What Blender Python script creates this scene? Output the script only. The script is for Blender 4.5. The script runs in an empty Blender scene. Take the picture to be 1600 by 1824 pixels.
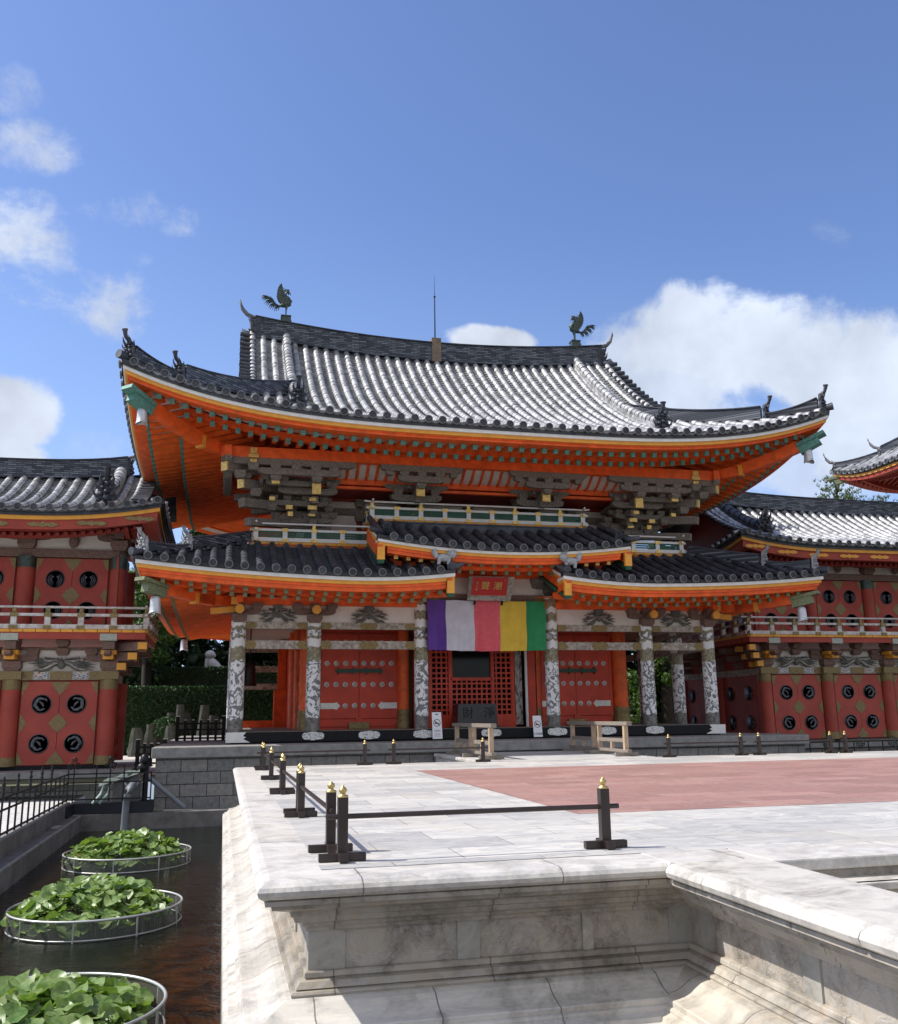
import bpy, bmesh, math, random
from math import sin, cos, pi, radians, sqrt, atan2
from mathutils import Vector, Matrix
random.seed(7)
SC = bpy.context.scene
COL = SC.collection

# ------------------------------------------------------------------ camera
cam = bpy.data.cameras.new('camera'); camo = bpy.data.objects.new('camera', cam); COL.objects.link(camo)
CH = 1.42
yw, pt, rl = radians(13.667), radians(12.505), radians(-0.771)
fw = Vector((sin(yw)*cos(pt), cos(yw)*cos(pt), sin(pt)))
rt = Vector((cos(yw), -sin(yw), 0)); up = rt.cross(fw)
rt2 = rt*cos(rl)+up*sin(rl); up2 = -rt*sin(rl)+up*cos(rl)
mw = Matrix((rt2, up2, -fw)).transposed().to_4x4(); mw.translation = Vector((0, 0, CH))
camo.matrix_world = mw
cam.sensor_fit = 'VERTICAL'; cam.sensor_height = 24.0; cam.lens = 24.0*1637.8/1824.0
cam.clip_start = 0.05; cam.clip_end = 9000
SC.camera = camo
SC.render.resolution_x = 898; SC.render.resolution_y = 1024
# ------------------------------------------------------------------ light
SUN = Vector((-0.625, 0.122, 0.72)).normalized()
EL = math.asin(SUN.z); AZ = atan2(SUN.x, SUN.y)
sl = bpy.data.lights.new('sun', 'SUN'); sl.energy = 3.9; sl.angle = radians(0.5); sl.color = (1, .955, .88)
so = bpy.data.objects.new('sun', sl); COL.objects.link(so); so.rotation_euler = SUN.to_track_quat('Z', 'Y').to_euler(); so.location = (-30, 0, 60)
SC.view_settings.view_transform = 'Standard'; SC.view_settings.look = 'None'
SC.view_settings.exposure = 0.46; SC.view_settings.gamma = 1
W = bpy.data.worlds.new('World'); SC.world = W; W.use_nodes = True

class G:
    """small node-graph helper"""
    def __init__(s, tree):
        s.t = tree; s.n = tree.nodes; s.l = tree.links
    def N(s, typ, props=None, **ins):
        n = s.n.new(typ)
        for k, v in (props or {}).items(): setattr(n, k, v)
        for k, v in ins.items():
            k = k.replace('_', ' ') if k.replace('_', ' ') in n.inputs else k
            s.put(n, int(k[1:]) if k[0] == 'i' and k[1:].isdigit() else k, v)
        return n
    def put(s, n, k, v):
        i = n.inputs[k]
        if isinstance(v, bpy.types.NodeSocket): s.l.new(v, i)
        elif isinstance(v, bpy.types.Node): s.l.new(v.outputs[0], i)
        else:
            if hasattr(i, 'default_value'):
                if isinstance(v, tuple) and len(v) == 3 and i.type == 'RGBA': v = v+(1,)
                i.default_value = v
    def math(s, op, a, b=0.0, c=0.0, clamp=False):
        n = s.n.new('ShaderNodeMath'); n.operation = op; n.use_clamp = clamp
        s.put(n, 0, a); s.put(n, 1, b)
        if op in ('MULTIPLY_ADD', 'SMOOTH_MIN', 'SMOOTH_MAX'): s.put(n, 2, c)
        return n.outputs[0]
    def mix(s, f, a, b, mode='MIX'):
        n = s.n.new('ShaderNodeMix'); n.data_type = 'RGBA'; n.blend_type = mode
        s.put(n, 0, f); s.put(n, 6, a); s.put(n, 7, b)
        return n.outputs[2]
    def ramp(s, f, stops, interp='LINEAR'):
        n = s.n.new('ShaderNodeValToRGB'); s.put(n, 0, f); cr = n.color_ramp; cr.interpolation = interp
        while len(cr.elements) < len(stops): cr.elements.new(1.0)
        for e, (p, c) in zip(cr.elements, stops):
            e.position = p; e.color = (c, c, c, 1) if not isinstance(c, tuple) else c+(1,)
        return n.outputs[0]
    def step(s, v, e, w):   # smooth 0..1 step around e
        n = s.n.new('ShaderNodeMapRange'); n.clamp = True; n.interpolation_type = 'SMOOTHSTEP'
        s.put(n, 0, v); s.put(n, 1, e-w); s.put(n, 2, e+w); s.put(n, 3, 0.0); s.put(n, 4, 1.0)
        return n.outputs[0]
    def sep(s, v):
        n = s.n.new('ShaderNodeSeparateXYZ'); s.put(n, 0, v); return n.outputs
    def comb(s, x, y, z):
        n = s.n.new('ShaderNodeCombineXYZ'); s.put(n, 0, x); s.put(n, 1, y); s.put(n, 2, z); return n.outputs[0]
    def noise(s, v, scale, det=3.0, rough=.55, dist=0.0):
        return s.N('ShaderNodeTexNoise', None, Vector=v, Scale=scale, Detail=det, Roughness=rough, Distortion=dist).outputs[0]
    def vmul(s, v, k):
        n = s.n.new('ShaderNodeVectorMath'); n.operation = 'MULTIPLY'; s.put(n, 0, v); s.put(n, 1, k); return n.outputs[0]

def world():
    g = G(W.node_tree); W.node_tree.nodes.clear()
    sky = g.N('ShaderNodeTexSky', {'sky_type': 'NISHITA', 'sun_disc': False, 'sun_elevation': EL, 'sun_rotation': AZ % (2*pi),
                                  'air_density': 1.0, 'dust_density': 0.6, 'ozone_density': 2.2, 'altitude': 0})
    tc = g.N('ShaderNodeTexCoord').outputs[0]
    x, y, z = g.sep(tc)
    yy = g.math('MAXIMUM', y, .05)
    p = g.math('DIVIDE', x, yy); q = g.math('DIVIDE', z, yy)
    pq = g.comb(p, q, 0.0)
    n1 = g.noise(tc, 8.0, 12.0, .60, .15); n2 = g.noise(g.vmul(tc, (1, 1, 1.25)), 12.0, 12.0, .66, .2)
    # cumulus banks and wisps: (centre p, q, radius p, q, density)
    cl = CLOUDS
    tot = None
    for (cx, cy, rx, ry, den, wisp) in cl:
        a = g.math('DIVIDE', g.math('SUBTRACT', p, cx), rx); b = g.math('DIVIDE', g.math('SUBTRACT', q, cy), ry)
        r2 = g.math('ADD', g.math('MULTIPLY', a, a), g.math('MULTIPLY', b, b))
        nz = n2 if wisp else n1
        v = g.math('SUBTRACT', 1.0, r2)                       # 1 centre .. 0 edge
        v = g.math('ADD', v, g.math('MULTIPLY', g.math('SUBTRACT', nz, .5), 5.5 if wisp else 3.2))
        m = g.step(v, 1.0 if wisp else .34, .95 if wisp else .26)
        fall = g.step(r2, 1.6, .7); m = g.math('MULTIPLY', m, g.math('SUBTRACT', 1.0, fall))
        m = g.math('MULTIPLY', m, den)
        tot = m if tot is None else g.math('MAXIMUM', tot, m)
    shade = g.noise(tc, 7.0, 5.0, .55)
    shade = g.math('MULTIPLY_ADD', g.ramp(shade, [(.3, 0.0), (.7, 1.0)]), .50, .72)
    cc = g.vmul(g.comb(4.4, 4.8, 5.5), g.comb(shade, shade, shade))
    # unseen broken cloud added behind the viewer to whiten the fill light
    bk = g.math('MULTIPLY', g.step(g.math('MULTIPLY', y, -1.0), .12, .22), g.ramp(g.noise(tc, 2.2, 6, .6), [(.32, .15), (.62, .85)]))
    hz = g.mix(g.math('SUBTRACT', 1.0, g.step(q, .30, .34)), (0, 0, 0), (1, 1, 1))
    skyc = g.mix(1.0, sky.outputs[0], (.86, .90, 1.10), 'MULTIPLY')
    skyc = g.mix(g.math('MULTIPLY', g.sep(hz)[0], .40), skyc, (3.1, 4.2, 6.2))
    col = g.mix(tot, skyc, cc)
    col = g.mix(bk, col, (5.2, 5.05, 4.8))
    bg = g.N('ShaderNodeBackground', None, Color=col, Strength=0.13)
    out = g.N('ShaderNodeOutputWorld'); g.l.new(bg.outputs[0], out.inputs[0])
def pq_of(x, y):
    d = rt2*(x-800)/1637.8 - up2*(y-912)/1637.8 + fw
    return d.x/d.y, d.z/d.y
CLOUDS = []
# (direction of each cloud, angular half sizes, density, wispy)  -- fixed in the world around the temple
for (px, py, rx, ry, den, w) in [(1470, 640, 330, 125, .88, 0), (1590, 700, 260, 180, .85, 0), (1180, 690, 150, 120, .8, 0), (1330, 800, 330, 120, .62, 0),
        (890, 606, 95, 30, .95, 0), (30, 745, 110, 80, .92, 0), (20, 815, 90, 50, .9, 0), (200, 800, 90, 40, .35, 1),
        (45, 440, 110, 105, .92, 1), (205, 535, 85, 70, .85, 1), (70, 262, 105, 52, .75, 1), (245, 378, 120, 46, .7, 1), (15, 155, 65, 55, .65, 1), (1487, 420, 45, 35, .3, 1), (250, 462, 30, 20, .25, 1)]:
    a, b = pq_of(px, py); c, d = pq_of(px+rx, py); e, f = pq_of(px, py-ry)
    CLOUDS.append((a, b, abs(c-a), abs(f-b), den, w))
world()

# ------------------------------------------------------------------ materials
MATS = {}
def P(name, col, rough=.6, metal=0.0, var=.0, vscale=3.0, bump=0.0, bscale=20., spec=.5, coat=0.0, col2=None, stretch=None):
    m = bpy.data.materials.new(name); m.use_nodes = True; nt = m.node_tree; nt.nodes.clear(); g = G(nt)
    b = g.N('ShaderNodeBsdfPrincipled', None, Roughness=rough, Metallic=metal)
    b.inputs['Specular IOR Level'].default_value = spec
    if coat: b.inputs['Coat Weight'].default_value = coat; b.inputs['Coat Roughness'].default_value = .15
    o = g.N('ShaderNodeOutputMaterial'); g.l.new(b.outputs[0], o.inputs[0])
    tc = g.N('ShaderNodeTexCoord').outputs[3]
    v = tc if stretch is None else g.vmul(tc, stretch)
    c = col
    if var or col2:
        n = g.noise(v, vscale, 6, .6)
        f = g.ramp(n, [(.3, 0.0), (.7, 1.0)])
        c2 = col2 or tuple(x*(1-var) for x in col); c1 = col if col2 else tuple(min(1, x*(1+var*.5)) for x in col)
        c = g.mix(f, c1, c2)
        rn = g.math('MULTIPLY_ADD', g.noise(v, vscale*2.3, 4), .25, rough-.125); g.put(b, 'Roughness', rn)
    g.put(b, 'Base Color', c)
    if bump:
        bn = g.noise(v, bscale, 5); bb = g.N('ShaderNodeBump', None, Strength=bump, Distance=.02, Height=bn); g.put(b, 'Normal', bb.outputs[0])
    MATS[name] = m; m['_c'] = 0
    return m, g, b, v, c
def simple(*a, **k): return P(*a, **k)[0]

M = {}
M['vermilion'] = simple('vermilion_paint', (.88, .125, .016), .55, var=.30, vscale=2.6, bump=.2, bscale=12)
M['soffit'] = simple('bounce_tinted_vermilion', (.91, .155, .016), .6, var=.28, vscale=2.2, bump=.2, bscale=14)  # same vermilion, with the undersides' warm bounce glow put into the colour
M['doorred'] = simple('door_red_paint', (.58, .045, .012), .5, var=.3, vscale=1.0)
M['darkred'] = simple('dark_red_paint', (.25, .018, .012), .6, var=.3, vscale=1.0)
M['yellow'] = simple('yellow_ochre_paint', (.80, .36, .045), .55, var=.15)
M['gold'] = simple('gilded_metal', (.78, .53, .17), .42, .55, var=.35, vscale=9, bump=.4, bscale=40)
M['oldgold'] = simple('tarnished_gold', (.36, .25, .085), .5, .5, vscale=14, col2=(.12, .10, .06), bump=.5, bscale=40)
M['white'] = simple('white_paint', (.78, .77, .74), .5, var=.12, vscale=4)
M['plaster'] = simple('aged_plaster', (.74, .67, .60), .85, var=.13, vscale=1.2, bump=.1)
M['cream'] = simple('pale_soffit_board', (.62, .56, .5), .8, var=.15)
M['teal'] = simple('verdigris_cap', (.13, .34, .28), .6, .1, vscale=12, col2=(.06, .16, .13))
M['olive'] = simple('aged_bronze_cap', (.25, .27, .14), .5, .35, vscale=12, col2=(.12, .14, .08))
M['green'] = simple('green_panel', (.012, .10, .055), .5, var=.3)
M['wood'] = simple('weathered_carved_wood', (.30, .265, .225), .85, vscale=16, col2=(.09, .075, .06), bump=.9, bscale=26)
M['woodred'] = simple('weathered_painted_carving', (.30, .19, .15), .8, vscale=22, col2=(.09, .05, .04), bump=.8, bscale=30)
M['deco'] = simple('weathered_painted_beam', (.60, .55, .47), .75, vscale=7, col2=(.17, .13, .10), bump=.4, bscale=30)
M['black'] = simple('black_lacquer', (.010, .010, .012), .6, var=.2, spec=.25)
M['iron'] = simple('black_iron', (.012, .012, .013), .42, .4)
M['barrier'] = simple('dark_brown_lacquer', (.030, .019, .016), .38, var=.3, vscale=6, stretch=(1, 1, .3))
M['brass'] = simple('polished_brass', (.52, .38, .16), .42, .85)
M['bronze'] = simple('verdigris_bronze', (.10, .13, .11), .5, .55, vscale=6, col2=(.045, .055, .05))
M['plain_wood'] = simple('bare_cedar', (.50, .36, .24), .7, vscale=5, col2=(.36, .25, .17), stretch=(4, 4, 1))
M['grey_wood'] = simple('greyed_cedar', (.27, .23, .19), .75, vscale=6, col2=(.18, .15, .125), stretch=(1, 1, 4))
M['wingred'] = simple('faded_red_paint', (.42, .066, .040), .65, vscale=.9, col2=(.30, .040, .026), bump=.15, bscale=12)
M['wornwhite'] = simple('worn_white_rail', (.70, .67, .64), .6, vscale=5, col2=(.36, .31, .28))
M['silver'] = simple('silvered_bell', (.62, .64, .67), .42, .4, var=.25, vscale=6)
M['bellbronze'] = simple('dark_bell_bronze', (.045, .035, .028), .5, .5, var=.4, vscale=6)
M['statue'] = simple('white_statue', (.75, .75, .74), .6, var=.1)
M['pipe'] = simple('grey_plastic_pipe', (.17, .19, .215), .5, var=.15)
M['hose'] = simple('pale_green_hose', (.33, .43, .38), .6)
M['tank'] = simple('dark_blue_tank', (.012, .015, .024), .45, var=.3)
M['inner'] = simple('dark_interior', (.02, .014, .012), .8)
M['glass'] = simple('dark_glass', (.008, .009, .010), .12, 0.0, spec=.2)
M['rock'] = simple('grey_standing_stone', (.085, .09, .075), .9, vscale=4, col2=(.05, .055, .045), bump=.8, bscale=8)
M['soil'] = simple('bark', (.035, .028, .02), .9, var=.4, vscale=8)
M['koi'] = simple('orange_koi', (.95, .16, .02), .4, var=.3, vscale=8)
M['stem'] = simple('lotus_stem', (.10, .16, .05), .6)

def tile_mat(name, base, base2, rough, metal):
    m, g, b, v, c = P(name, base, rough, metal, vscale=1.6, col2=base2)
    n = g.noise(v, 14, 4); w = g.N('ShaderNodeTexVoronoi', {'feature': 'F1'}, Vector=g.vmul(v, (1.75, 3.2, 3.2)), Scale=1.0)
    tint = g.math('MULTIPLY_ADD', g.sep(w.outputs[1])[0], .7, .62)
    g.put(b, 'Base Color', g.mix(1.0, c, g.comb(tint, tint, g.math('MULTIPLY', tint, 1.03)), 'MULTIPLY'))
    g.put(b, 'Roughness', g.math('MULTIPLY_ADD', n, .22, rough-.1))
    return m
M['tile'] = tile_mat('silver_grey_roof_tile', (.50, .50, .49), (.36, .36, .355), .52, .55)
M['pan'] = tile_mat('shaded_pan_tile', (.27, .27, .265), (.16, .16, .16), .6, .15)  # same tile as the rolls; shade between the rolls put into the colour
M['tiled'] = tile_mat('dark_roof_tile', (.062, .067, .080), (.028, .031, .040), .50, .1)
M['pandark'] = tile_mat('shaded_dark_pan_tile', (.035, .038, .046), (.018, .02, .026), .6, .0)  # pans of the dark roofs, shade between rolls painted in likewise
M['tilec'] = simple('eave_disc_tile', (.20, .20, .205), .6, vscale=8, col2=(.10, .10, .105), bump=.3, bscale=40)
def ridge_mat():
    m, g, b, v, c = P('stacked_ridge_tile', (.1, .1, .1), .5, 0.1)
    x, y, z = g.sep(v)
    u = g.comb(g.math('ADD', x, y), z, 0.0)
    br = g.N('ShaderNodeTexBrick', {'offset': .37, 'offset_frequency': 2}, Vector=u, Scale=1.0)
    br.inputs['Color1'].default_value = (.035, .042, .06, 1); br.inputs['Color2'].default_value = (.20, .215, .25, 1)
    br.inputs['Mortar'].default_value = (.012, .014, .02, 1); br.inputs['Mortar Size'].default_value = .014
    br.inputs['Brick Width'].default_value = .42; br.inputs['Row Height'].default_value = .10; br.inputs['Bias'].default_value = -.15
    g.put(b, 'Base Color', br.outputs[0])
    bb = g.N('ShaderNodeBump', None, Strength=.8, Distance=.03, Height=g.math('SUBTRACT', 1.0, br.outputs[1])); g.put(b, 'Normal', bb.outputs[0])
    return m
M['ridge'] = ridge_mat()

def marble(name, slab=None, dirty=0.0, base=(.70, .68, .655), offs=(0, 0), joints=None, veins=.5, warm=(.66, .60, .50), jaxis='auto', relief=False):
    """veined marble; slab=(w,h) lays horizontal slabs, joints=step along x+y for blocks, dirty adds grime"""
    m, g, b, v, c = P(name, base, .42)
    x, y, z = g.sep(v)
    nv = g.noise(g.vmul(v, (1.0, 2.6, 2.0)), .9, 8, .62, 1.6)
    col = g.mix(g.math('MULTIPLY', g.ramp(nv, [(.36, 0.0), (.5, 1.0), (.54, .15), (.7, .6)]), veins), base, (.42, .43, .44))
    wn = g.noise(v, .7, 5, .6); col = g.mix(g.math('MULTIPLY', g.ramp(wn, [(.52, 0.0), (.75, 1.0)]), .7), col, warm)
    hgt = None
    if slab:
        br = g.N('ShaderNodeTexBrick', {'offset': .5, 'offset_frequency': 2}, Vector=g.comb(g.math('ADD', x, offs[0]), g.math('ADD', y, offs[1]), 0.0), Scale=1.0)
        br.inputs['Color1'].default_value = (.58, .60, .62, 1); br.inputs['Color2'].default_value = (1, 1, .97, 1); br.inputs['Mortar'].default_value = (.36, .34, .31, 1)
        br.inputs['Brick Width'].default_value = slab[0]; br.inputs['Row Height'].default_value = slab[1]; br.inputs['Mortar Size'].default_value = .008; br.inputs['Bias'].default_value = .15
        col = g.mix(.85, col, br.outputs[0], 'MULTIPLY')
    if joints:
        cs = y if jaxis == 'y' else g.math('ADD', g.math('MULTIPLY', x, g.math('LESS_THAN', y, 1.15)), g.math('MULTIPLY', y, g.math('GREATER_THAN', y, 1.15)))
        s = g.math('ADD', cs, g.math('MULTIPLY', g.noise(v, 4, 3), .03))
        fr = g.math('FRACT', g.math('DIVIDE', s, joints))
        jn = g.math('LESS_THAN', g.math('ABSOLUTE', g.math('SUBTRACT', fr, .5)), .0035/joints*2)
        near = g.math('SUBTRACT', 1.0, g.step(g.math('ABSOLUTE', g.math('SUBTRACT', fr, .5)), .05/joints, .05/joints))
        near = g.math('MULTIPLY', near, g.ramp(g.noise(v, 5, 4), [(.5, 0.0), (.62, 1.0)]))
        col = g.mix(g.math('MULTIPLY', near, .6*min(1, dirty+.3)), col, (.12, .105, .085))
        col = g.mix(g.math('MULTIPLY', jn, .75), col, (.09, .075, .065))
    if dirty:
        d1 = g.noise(g.vmul(v, (1, 1, .8)), 1.5, 9, .68, .8); d2 = g.noise(v, 14, 5, .7)
        f = g.math('MULTIPLY', g.ramp(d1, [(.46, 0.0), (.62, 1.0)]), g.ramp(d2, [(.3, .35), (.65, 1.0)]))
        col = g.mix(g.math('MULTIPLY', f, dirty), col, (.10, .092, .075))
        r = g.noise(v, 1.1, 6, .7, 1.0); col = g.mix(g.math('MULTIPLY', g.ramp(r, [(.60, 0.0), (.72, 1.0)]), dirty*.5), col, (.36, .24, .17))
    g.put(b, 'Base Color', col)
    bn = g.noise(v, 30, 6, .6)
    if relief:
        rl = g.noise(v, 3.6, 2, .5, 3.0); rs = g.ramp(rl, [(.42, 0.0), (.48, 1.0), (.56, .35), (.6, 1.0)])
        bn = g.math('MULTIPLY_ADD', rs, 1.6, bn)
        col = g.mix(g.math('MULTIPLY', g.ramp(rl, [(.45, 1.0), (.5, 0.0), (.55, .6)]), .35), col, (.50, .43, .36)); g.put(b, 'Base Color', col)
    bb = g.N('ShaderNodeBump', None, Strength=.12+.25*dirty, Distance=.012, Height=bn); g.put(b, 'Normal', bb.outputs[0])
    g.put(b, 'Roughness', g.math('MULTIPLY_ADD', nv, .2, .36))
    return m
M['m_floor'] = marble('marble_paving', slab=(1.55, .78), offs=(.2, .63), base=(.74, .70, .645), veins=.7)
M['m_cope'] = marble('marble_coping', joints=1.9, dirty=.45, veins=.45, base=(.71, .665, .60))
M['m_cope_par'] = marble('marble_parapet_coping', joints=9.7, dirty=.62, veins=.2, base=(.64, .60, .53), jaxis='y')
M['m_mould'] = marble('marble_moulding', joints=1.5, dirty=.85, base=(.38, .33, .26), veins=.35, warm=(.30, .24, .17))  # grime, plus a base colour lowered to paint in the front's shade
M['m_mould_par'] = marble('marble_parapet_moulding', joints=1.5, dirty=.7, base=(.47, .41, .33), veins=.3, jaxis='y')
M['m_panel'] = marble('stained_marble_panel', dirty=1.0, base=(.40, .355, .285), veins=.5, warm=(.34, .25, .18), relief=True)  # stains over a base colour darkened to paint in the front's shade
M['m_pil'] = marble('marble_pilaster', dirty=.6, base=(.38, .36, .31), veins=.2)
M['m_apron'] = marble('marble_apron', joints=1.1, dirty=.5, base=(.66, .62, .55), veins=.35)
M['m_apron_par'] = marble('marble_parapet_apron', joints=1.1, dirty=.5, base=(.58, .52, .42), veins=.3, jaxis='y')
M['m_walk'] = marble('marble_walkway', slab=(1.2, .9), base=(.62, .62, .61))
def red_floor():
    m, g, b, v, c = P('worn_red_floor', (.42, .17, .14), .55)
    n1 = g.noise(g.vmul(v, (.5, 2.5, 1)), 1.2, 9, .7, .6); n2 = g.noise(g.vmul(v, (1, 3, 1)), 6, 6, .7)
    col = g.mix(g.ramp(n1, [(.35, 0.0), (.7, 1.0)]), (.45, .245, .205), (.35, .205, .175))
    f = g.math('MULTIPLY', g.ramp(n1, [(.45, 0.0), (.62, 1.0)]), g.ramp(n2, [(.5, 0.0), (.6, 1.0)]))
    col = g.mix(g.math('MULTIPLY', f, .85), col, (.56, .42, .37))
    sc = g.noise(g.vmul(v, (1.2, 9, 1)), 3.0, 8, .75); col = g.mix(g.ramp(sc, [(.58, 0.0), (.66, .75)]), col, (.64, .54, .48))
    xx, yy_, zz_ = g.sep(v); br = g.N('ShaderNodeTexBrick', {'offset': .5}, Vector=g.comb(xx, yy_, 0.0), Scale=1.0)
    br.inputs['Color1'].default_value = (.74, .71, .71, 1); br.inputs['Color2'].default_value = (1, 1, 1, 1); br.inputs['Mortar'].default_value = (.62, .55, .52, 1); br.inputs['Brick Width'].default_value = 1.2; br.inputs['Row Height'].default_value = .6; br.inputs['Mortar Size'].default_value = .010
    col = g.mix(1.0, col, br.outputs[0], 'MULTIPLY')
    g.put(b, 'Base Color', col); return m
M['redfloor'] = red_floor()
def stone_wall(name, w, h, c1, c2, mort):
    m, g, b, v, c = P(name, c1, .85)
    x, y, z = g.sep(v)
    br = g.N('ShaderNodeTexBrick', {'offset': .5, 'offset_frequency': 2}, Vector=g.comb(g.math('ADD', x, y), g.math('ADD', z, .02), 0.0), Scale=1.0)
    br.inputs['Color1'].default_value = c1+(1,); br.inputs['Color2'].default_value = c2+(1,); br.inputs['Mortar'].default_value = mort+(1,)
    br.inputs['Brick Width'].default_value = w; br.inputs['Row Height'].default_value = h; br.inputs['Mortar Size'].default_value = .014
    n = g.noise(v, 6, 8, .7, .5); f = g.ramp(n, [(.25, .5), (.75, 1.25)])
    g.put(b, 'Base Color', g.mix(1.0, br.outputs[0], f, 'MULTIPLY'))
    h_ = g.math('ADD', g.math('MULTIPLY', g.math('SUBTRACT', 1.0, br.outputs[1]), 1.5), g.noise(v, 5, 7, .65))
    bb = g.N('ShaderNodeBump', None, Strength=.8, Distance=.05, Height=h_); g.put(b, 'Normal', bb.outputs[0])
    return m
M['podium'] = stone_wall('split_granite_blocks', .95, .44, (.21, .205, .20), (.30, .285, .26), (.04, .04, .04))
M['granite'] = simple('grey_granite', (.33, .32, .305), .8, vscale=3, col2=(.19, .185, .175), bump=.3, bscale=60)
M['granite_dark'] = simple('dark_pond_stone', (.20, .19, .18), .8, vscale=2, col2=(.09, .085, .08), bump=.3, bscale=30)
M['paving'] = stone_wall('pale_paving', .6, .3, (.62, .61, .60), (.7, .69, .68), (.4, .4, .4))
M['gravel'] = simple('pale_gravel', (.74, .69, .60), .9, vscale=30, col2=(.42, .40, .36), bump=.4, bscale=60)
M['earth'] = simple('earth_ground', (.16, .145, .11), .95, vscale=.3, col2=(.08, .10, .04), bump=.4, bscale=6)

def leaf_mat(name, c1, c2, rough=.45, trans=.25, sc=1.0):
    m = bpy.data.materials.new(name); m.use_nodes = True; nt = m.node_tree; nt.nodes.clear(); g = G(nt)
    tc = g.N('ShaderNodeTexCoord').outputs[3]; n = g.noise(tc, 3*sc, 4); n2 = g.noise(tc, 17*sc, 3)
    f = g.ramp(g.math('MULTIPLY_ADD', n2, .5, g.math('MULTIPLY', n, .5)), [(.35, 0.0), (.65, 1.0)])
    c = g.mix(f, c1, c2)
    b = g.N('ShaderNodeBsdfPrincipled', None, Roughness=rough); g.put(b, 'Base Color', c)
    t = g.N('ShaderNodeBsdfTranslucent'); g.put(t, 'Color', g.mix(1.0, c, (1.3, 1.5, .5), 'MULTIPLY'))
    mx = g.N('ShaderNodeMixShader', None, i0=trans); g.l.new(b.outputs[0], mx.inputs[1]); g.l.new(t.outputs[0], mx.inputs[2])
    o = g.N('ShaderNodeOutputMaterial'); g.l.new(mx.outputs[0], o.inputs[0]); return m
M['leafdark'] = leaf_mat('dark_evergreen_leaf', (.012, .032, .010), (.035, .075, .018))
M['hedge'] = leaf_mat('clipped_hedge_leaf', (.014, .045, .010), (.030, .085, .016))
M['maple'] = leaf_mat('bright_maple_leaf', (.03, .07, .014), (.12, .20, .03), trans=.3, sc=.5)
M['pine'] = leaf_mat('pine_needles', (.06, .10, .04), (.10, .14, .05), .6)
M['midleaf'] = leaf_mat('mid_green_leaf', (.05, .11, .025), (.10, .17, .04), .4, trans=.3)
M['lotus'] = leaf_mat('lotus_leaf', (.09, .19, .03), (.30, .38, .14), .40, .25, 1.1)
M['lotus_old'] = leaf_mat('yellowing_lotus_leaf', (.34, .33, .08), (.30, .20, .07), .5, .2, 2)

def column_mat(name, stops, z0, z1, tscale=1.5):
    m, g, b, v, c = P(name, (.8, .8, .8), .5)
    x, y, z = g.sep(v)
    ang = g.math('ARCTAN2', g.math('SUBTRACT', g.math('FRACT', g.math('MULTIPLY', x, .001)), 0), 1.0)
    nz = g.noise(g.vmul(v, (1.3, 1.3, 1.25)), tscale*1.25, 4, .5, 3.0)
    clo = g.ramp(nz, [(.525, 0.0), (.54, 1.0)])
    fine = g.noise(v, 14, 4)
    dk = g.mix(fine, (.12, .12, .13), (.26, .26, .27))
    edge = g.ramp(nz, [(.51, 0.0), (.527, .75), (.55, .0)])
    pat = g.mix(edge, g.mix(clo, (.78, .78, .77), dk), (.03, .03, .035))
    hb = g.N('ShaderNodeBump', None, Strength=.6, Distance=.03, Height=clo); g.put(b, 'Normal', hb.outputs[0])
    brz = g.mix(g.ramp(g.noise(v, 9, 5), [(.35, 0.0), (.62, 1.0)]), (.16, .135, .075), (.36, .33, .22))
    carv = g.mix(g.ramp(g.noise(v, 8, 5), [(.35, 0.0), (.62, 1.0)]), (.085, .08, .075), (.25, .235, .21))
    # jagged borders
    wob = g.math('MULTIPLY', g.math('SUBTRACT', g.noise(g.vmul(v, (5, 5, .01)), 1.0, 1), .5), .34)
    zz = g.math('ADD', z, wob)
    t = g.math('DIVIDE', g.math('SUBTRACT', zz, z0), z1-z0)
    code = {'w': 0.0, 'p': .33, 'b': .66, 'c': 1.0}
    idx = g.ramp(t, [((zc-z0)/(z1-z0), code[k]) for zc, k in stops], 'CONSTANT')
    a = g.mix(g.math('GREATER_THAN', idx, .16), (.80, .79, .77), pat)
    a = g.mix(g.math('GREATER_THAN', idx, .5), a, brz)
    a = g.mix(g.math('GREATER_THAN', idx, .83), a, carv)
    g.put(b, 'Base Color', a); return m
CST = [(.9, 'c'), (1.42, 'p'), (3.72, 'b'), (4.28, 'w'), (4.62, 'b'), (4.74, 'p'), (5.0, 'b'), (5.12, 'w')]
M['column'] = column_mat('painted_column', CST, .9, 6.7)
M['column_tall'] = column_mat('painted_tall_column', CST+[(5.48, 'b'), (5.84, 'w'), (6.1, 'b'), (6.5, 'w')], .9, 6.8)
def stain_red():
    m, g, b, v, c = P('scuffed_red_door', (.43, .062, .042), .55)
    n = g.noise(v, .9, 5); col = g.mix(g.ramp(n, [(.3, 0.0), (.7, 1.0)]), (.43, .062, .038), (.31, .040, .026))
    s = g.noise(g.vmul(v, (5, 5, .8)), 2.2, 6, .75); z = g.sep(v)[2]
    low = g.math('SUBTRACT', 1.0, g.step(z, 1.4, 1.2))
    f = g.math('MULTIPLY', g.ramp(s, [(.66, 0.0), (.70, 1.0)]), low)
    g.put(b, 'Base Color', g.mix(g.math('MULTIPLY', f, .7), col, (.55, .40, .36))); return m
M['scuffed'] = stain_red()
def medallion_mat():
    m, g, b, v, c = P('crest_medallion', (.02, .022, .028), .35, .2)
    n = g.noise(v, 3.4, 2, .4, 1.2)
    g.put(b, 'Base Color', g.mix(g.ramp(n, [(.52, 0.0), (.56, 1.0)]), (.010, .011, .016), (.095, .10, .115))); return m
M['medallion'] = medallion_mat()
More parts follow.
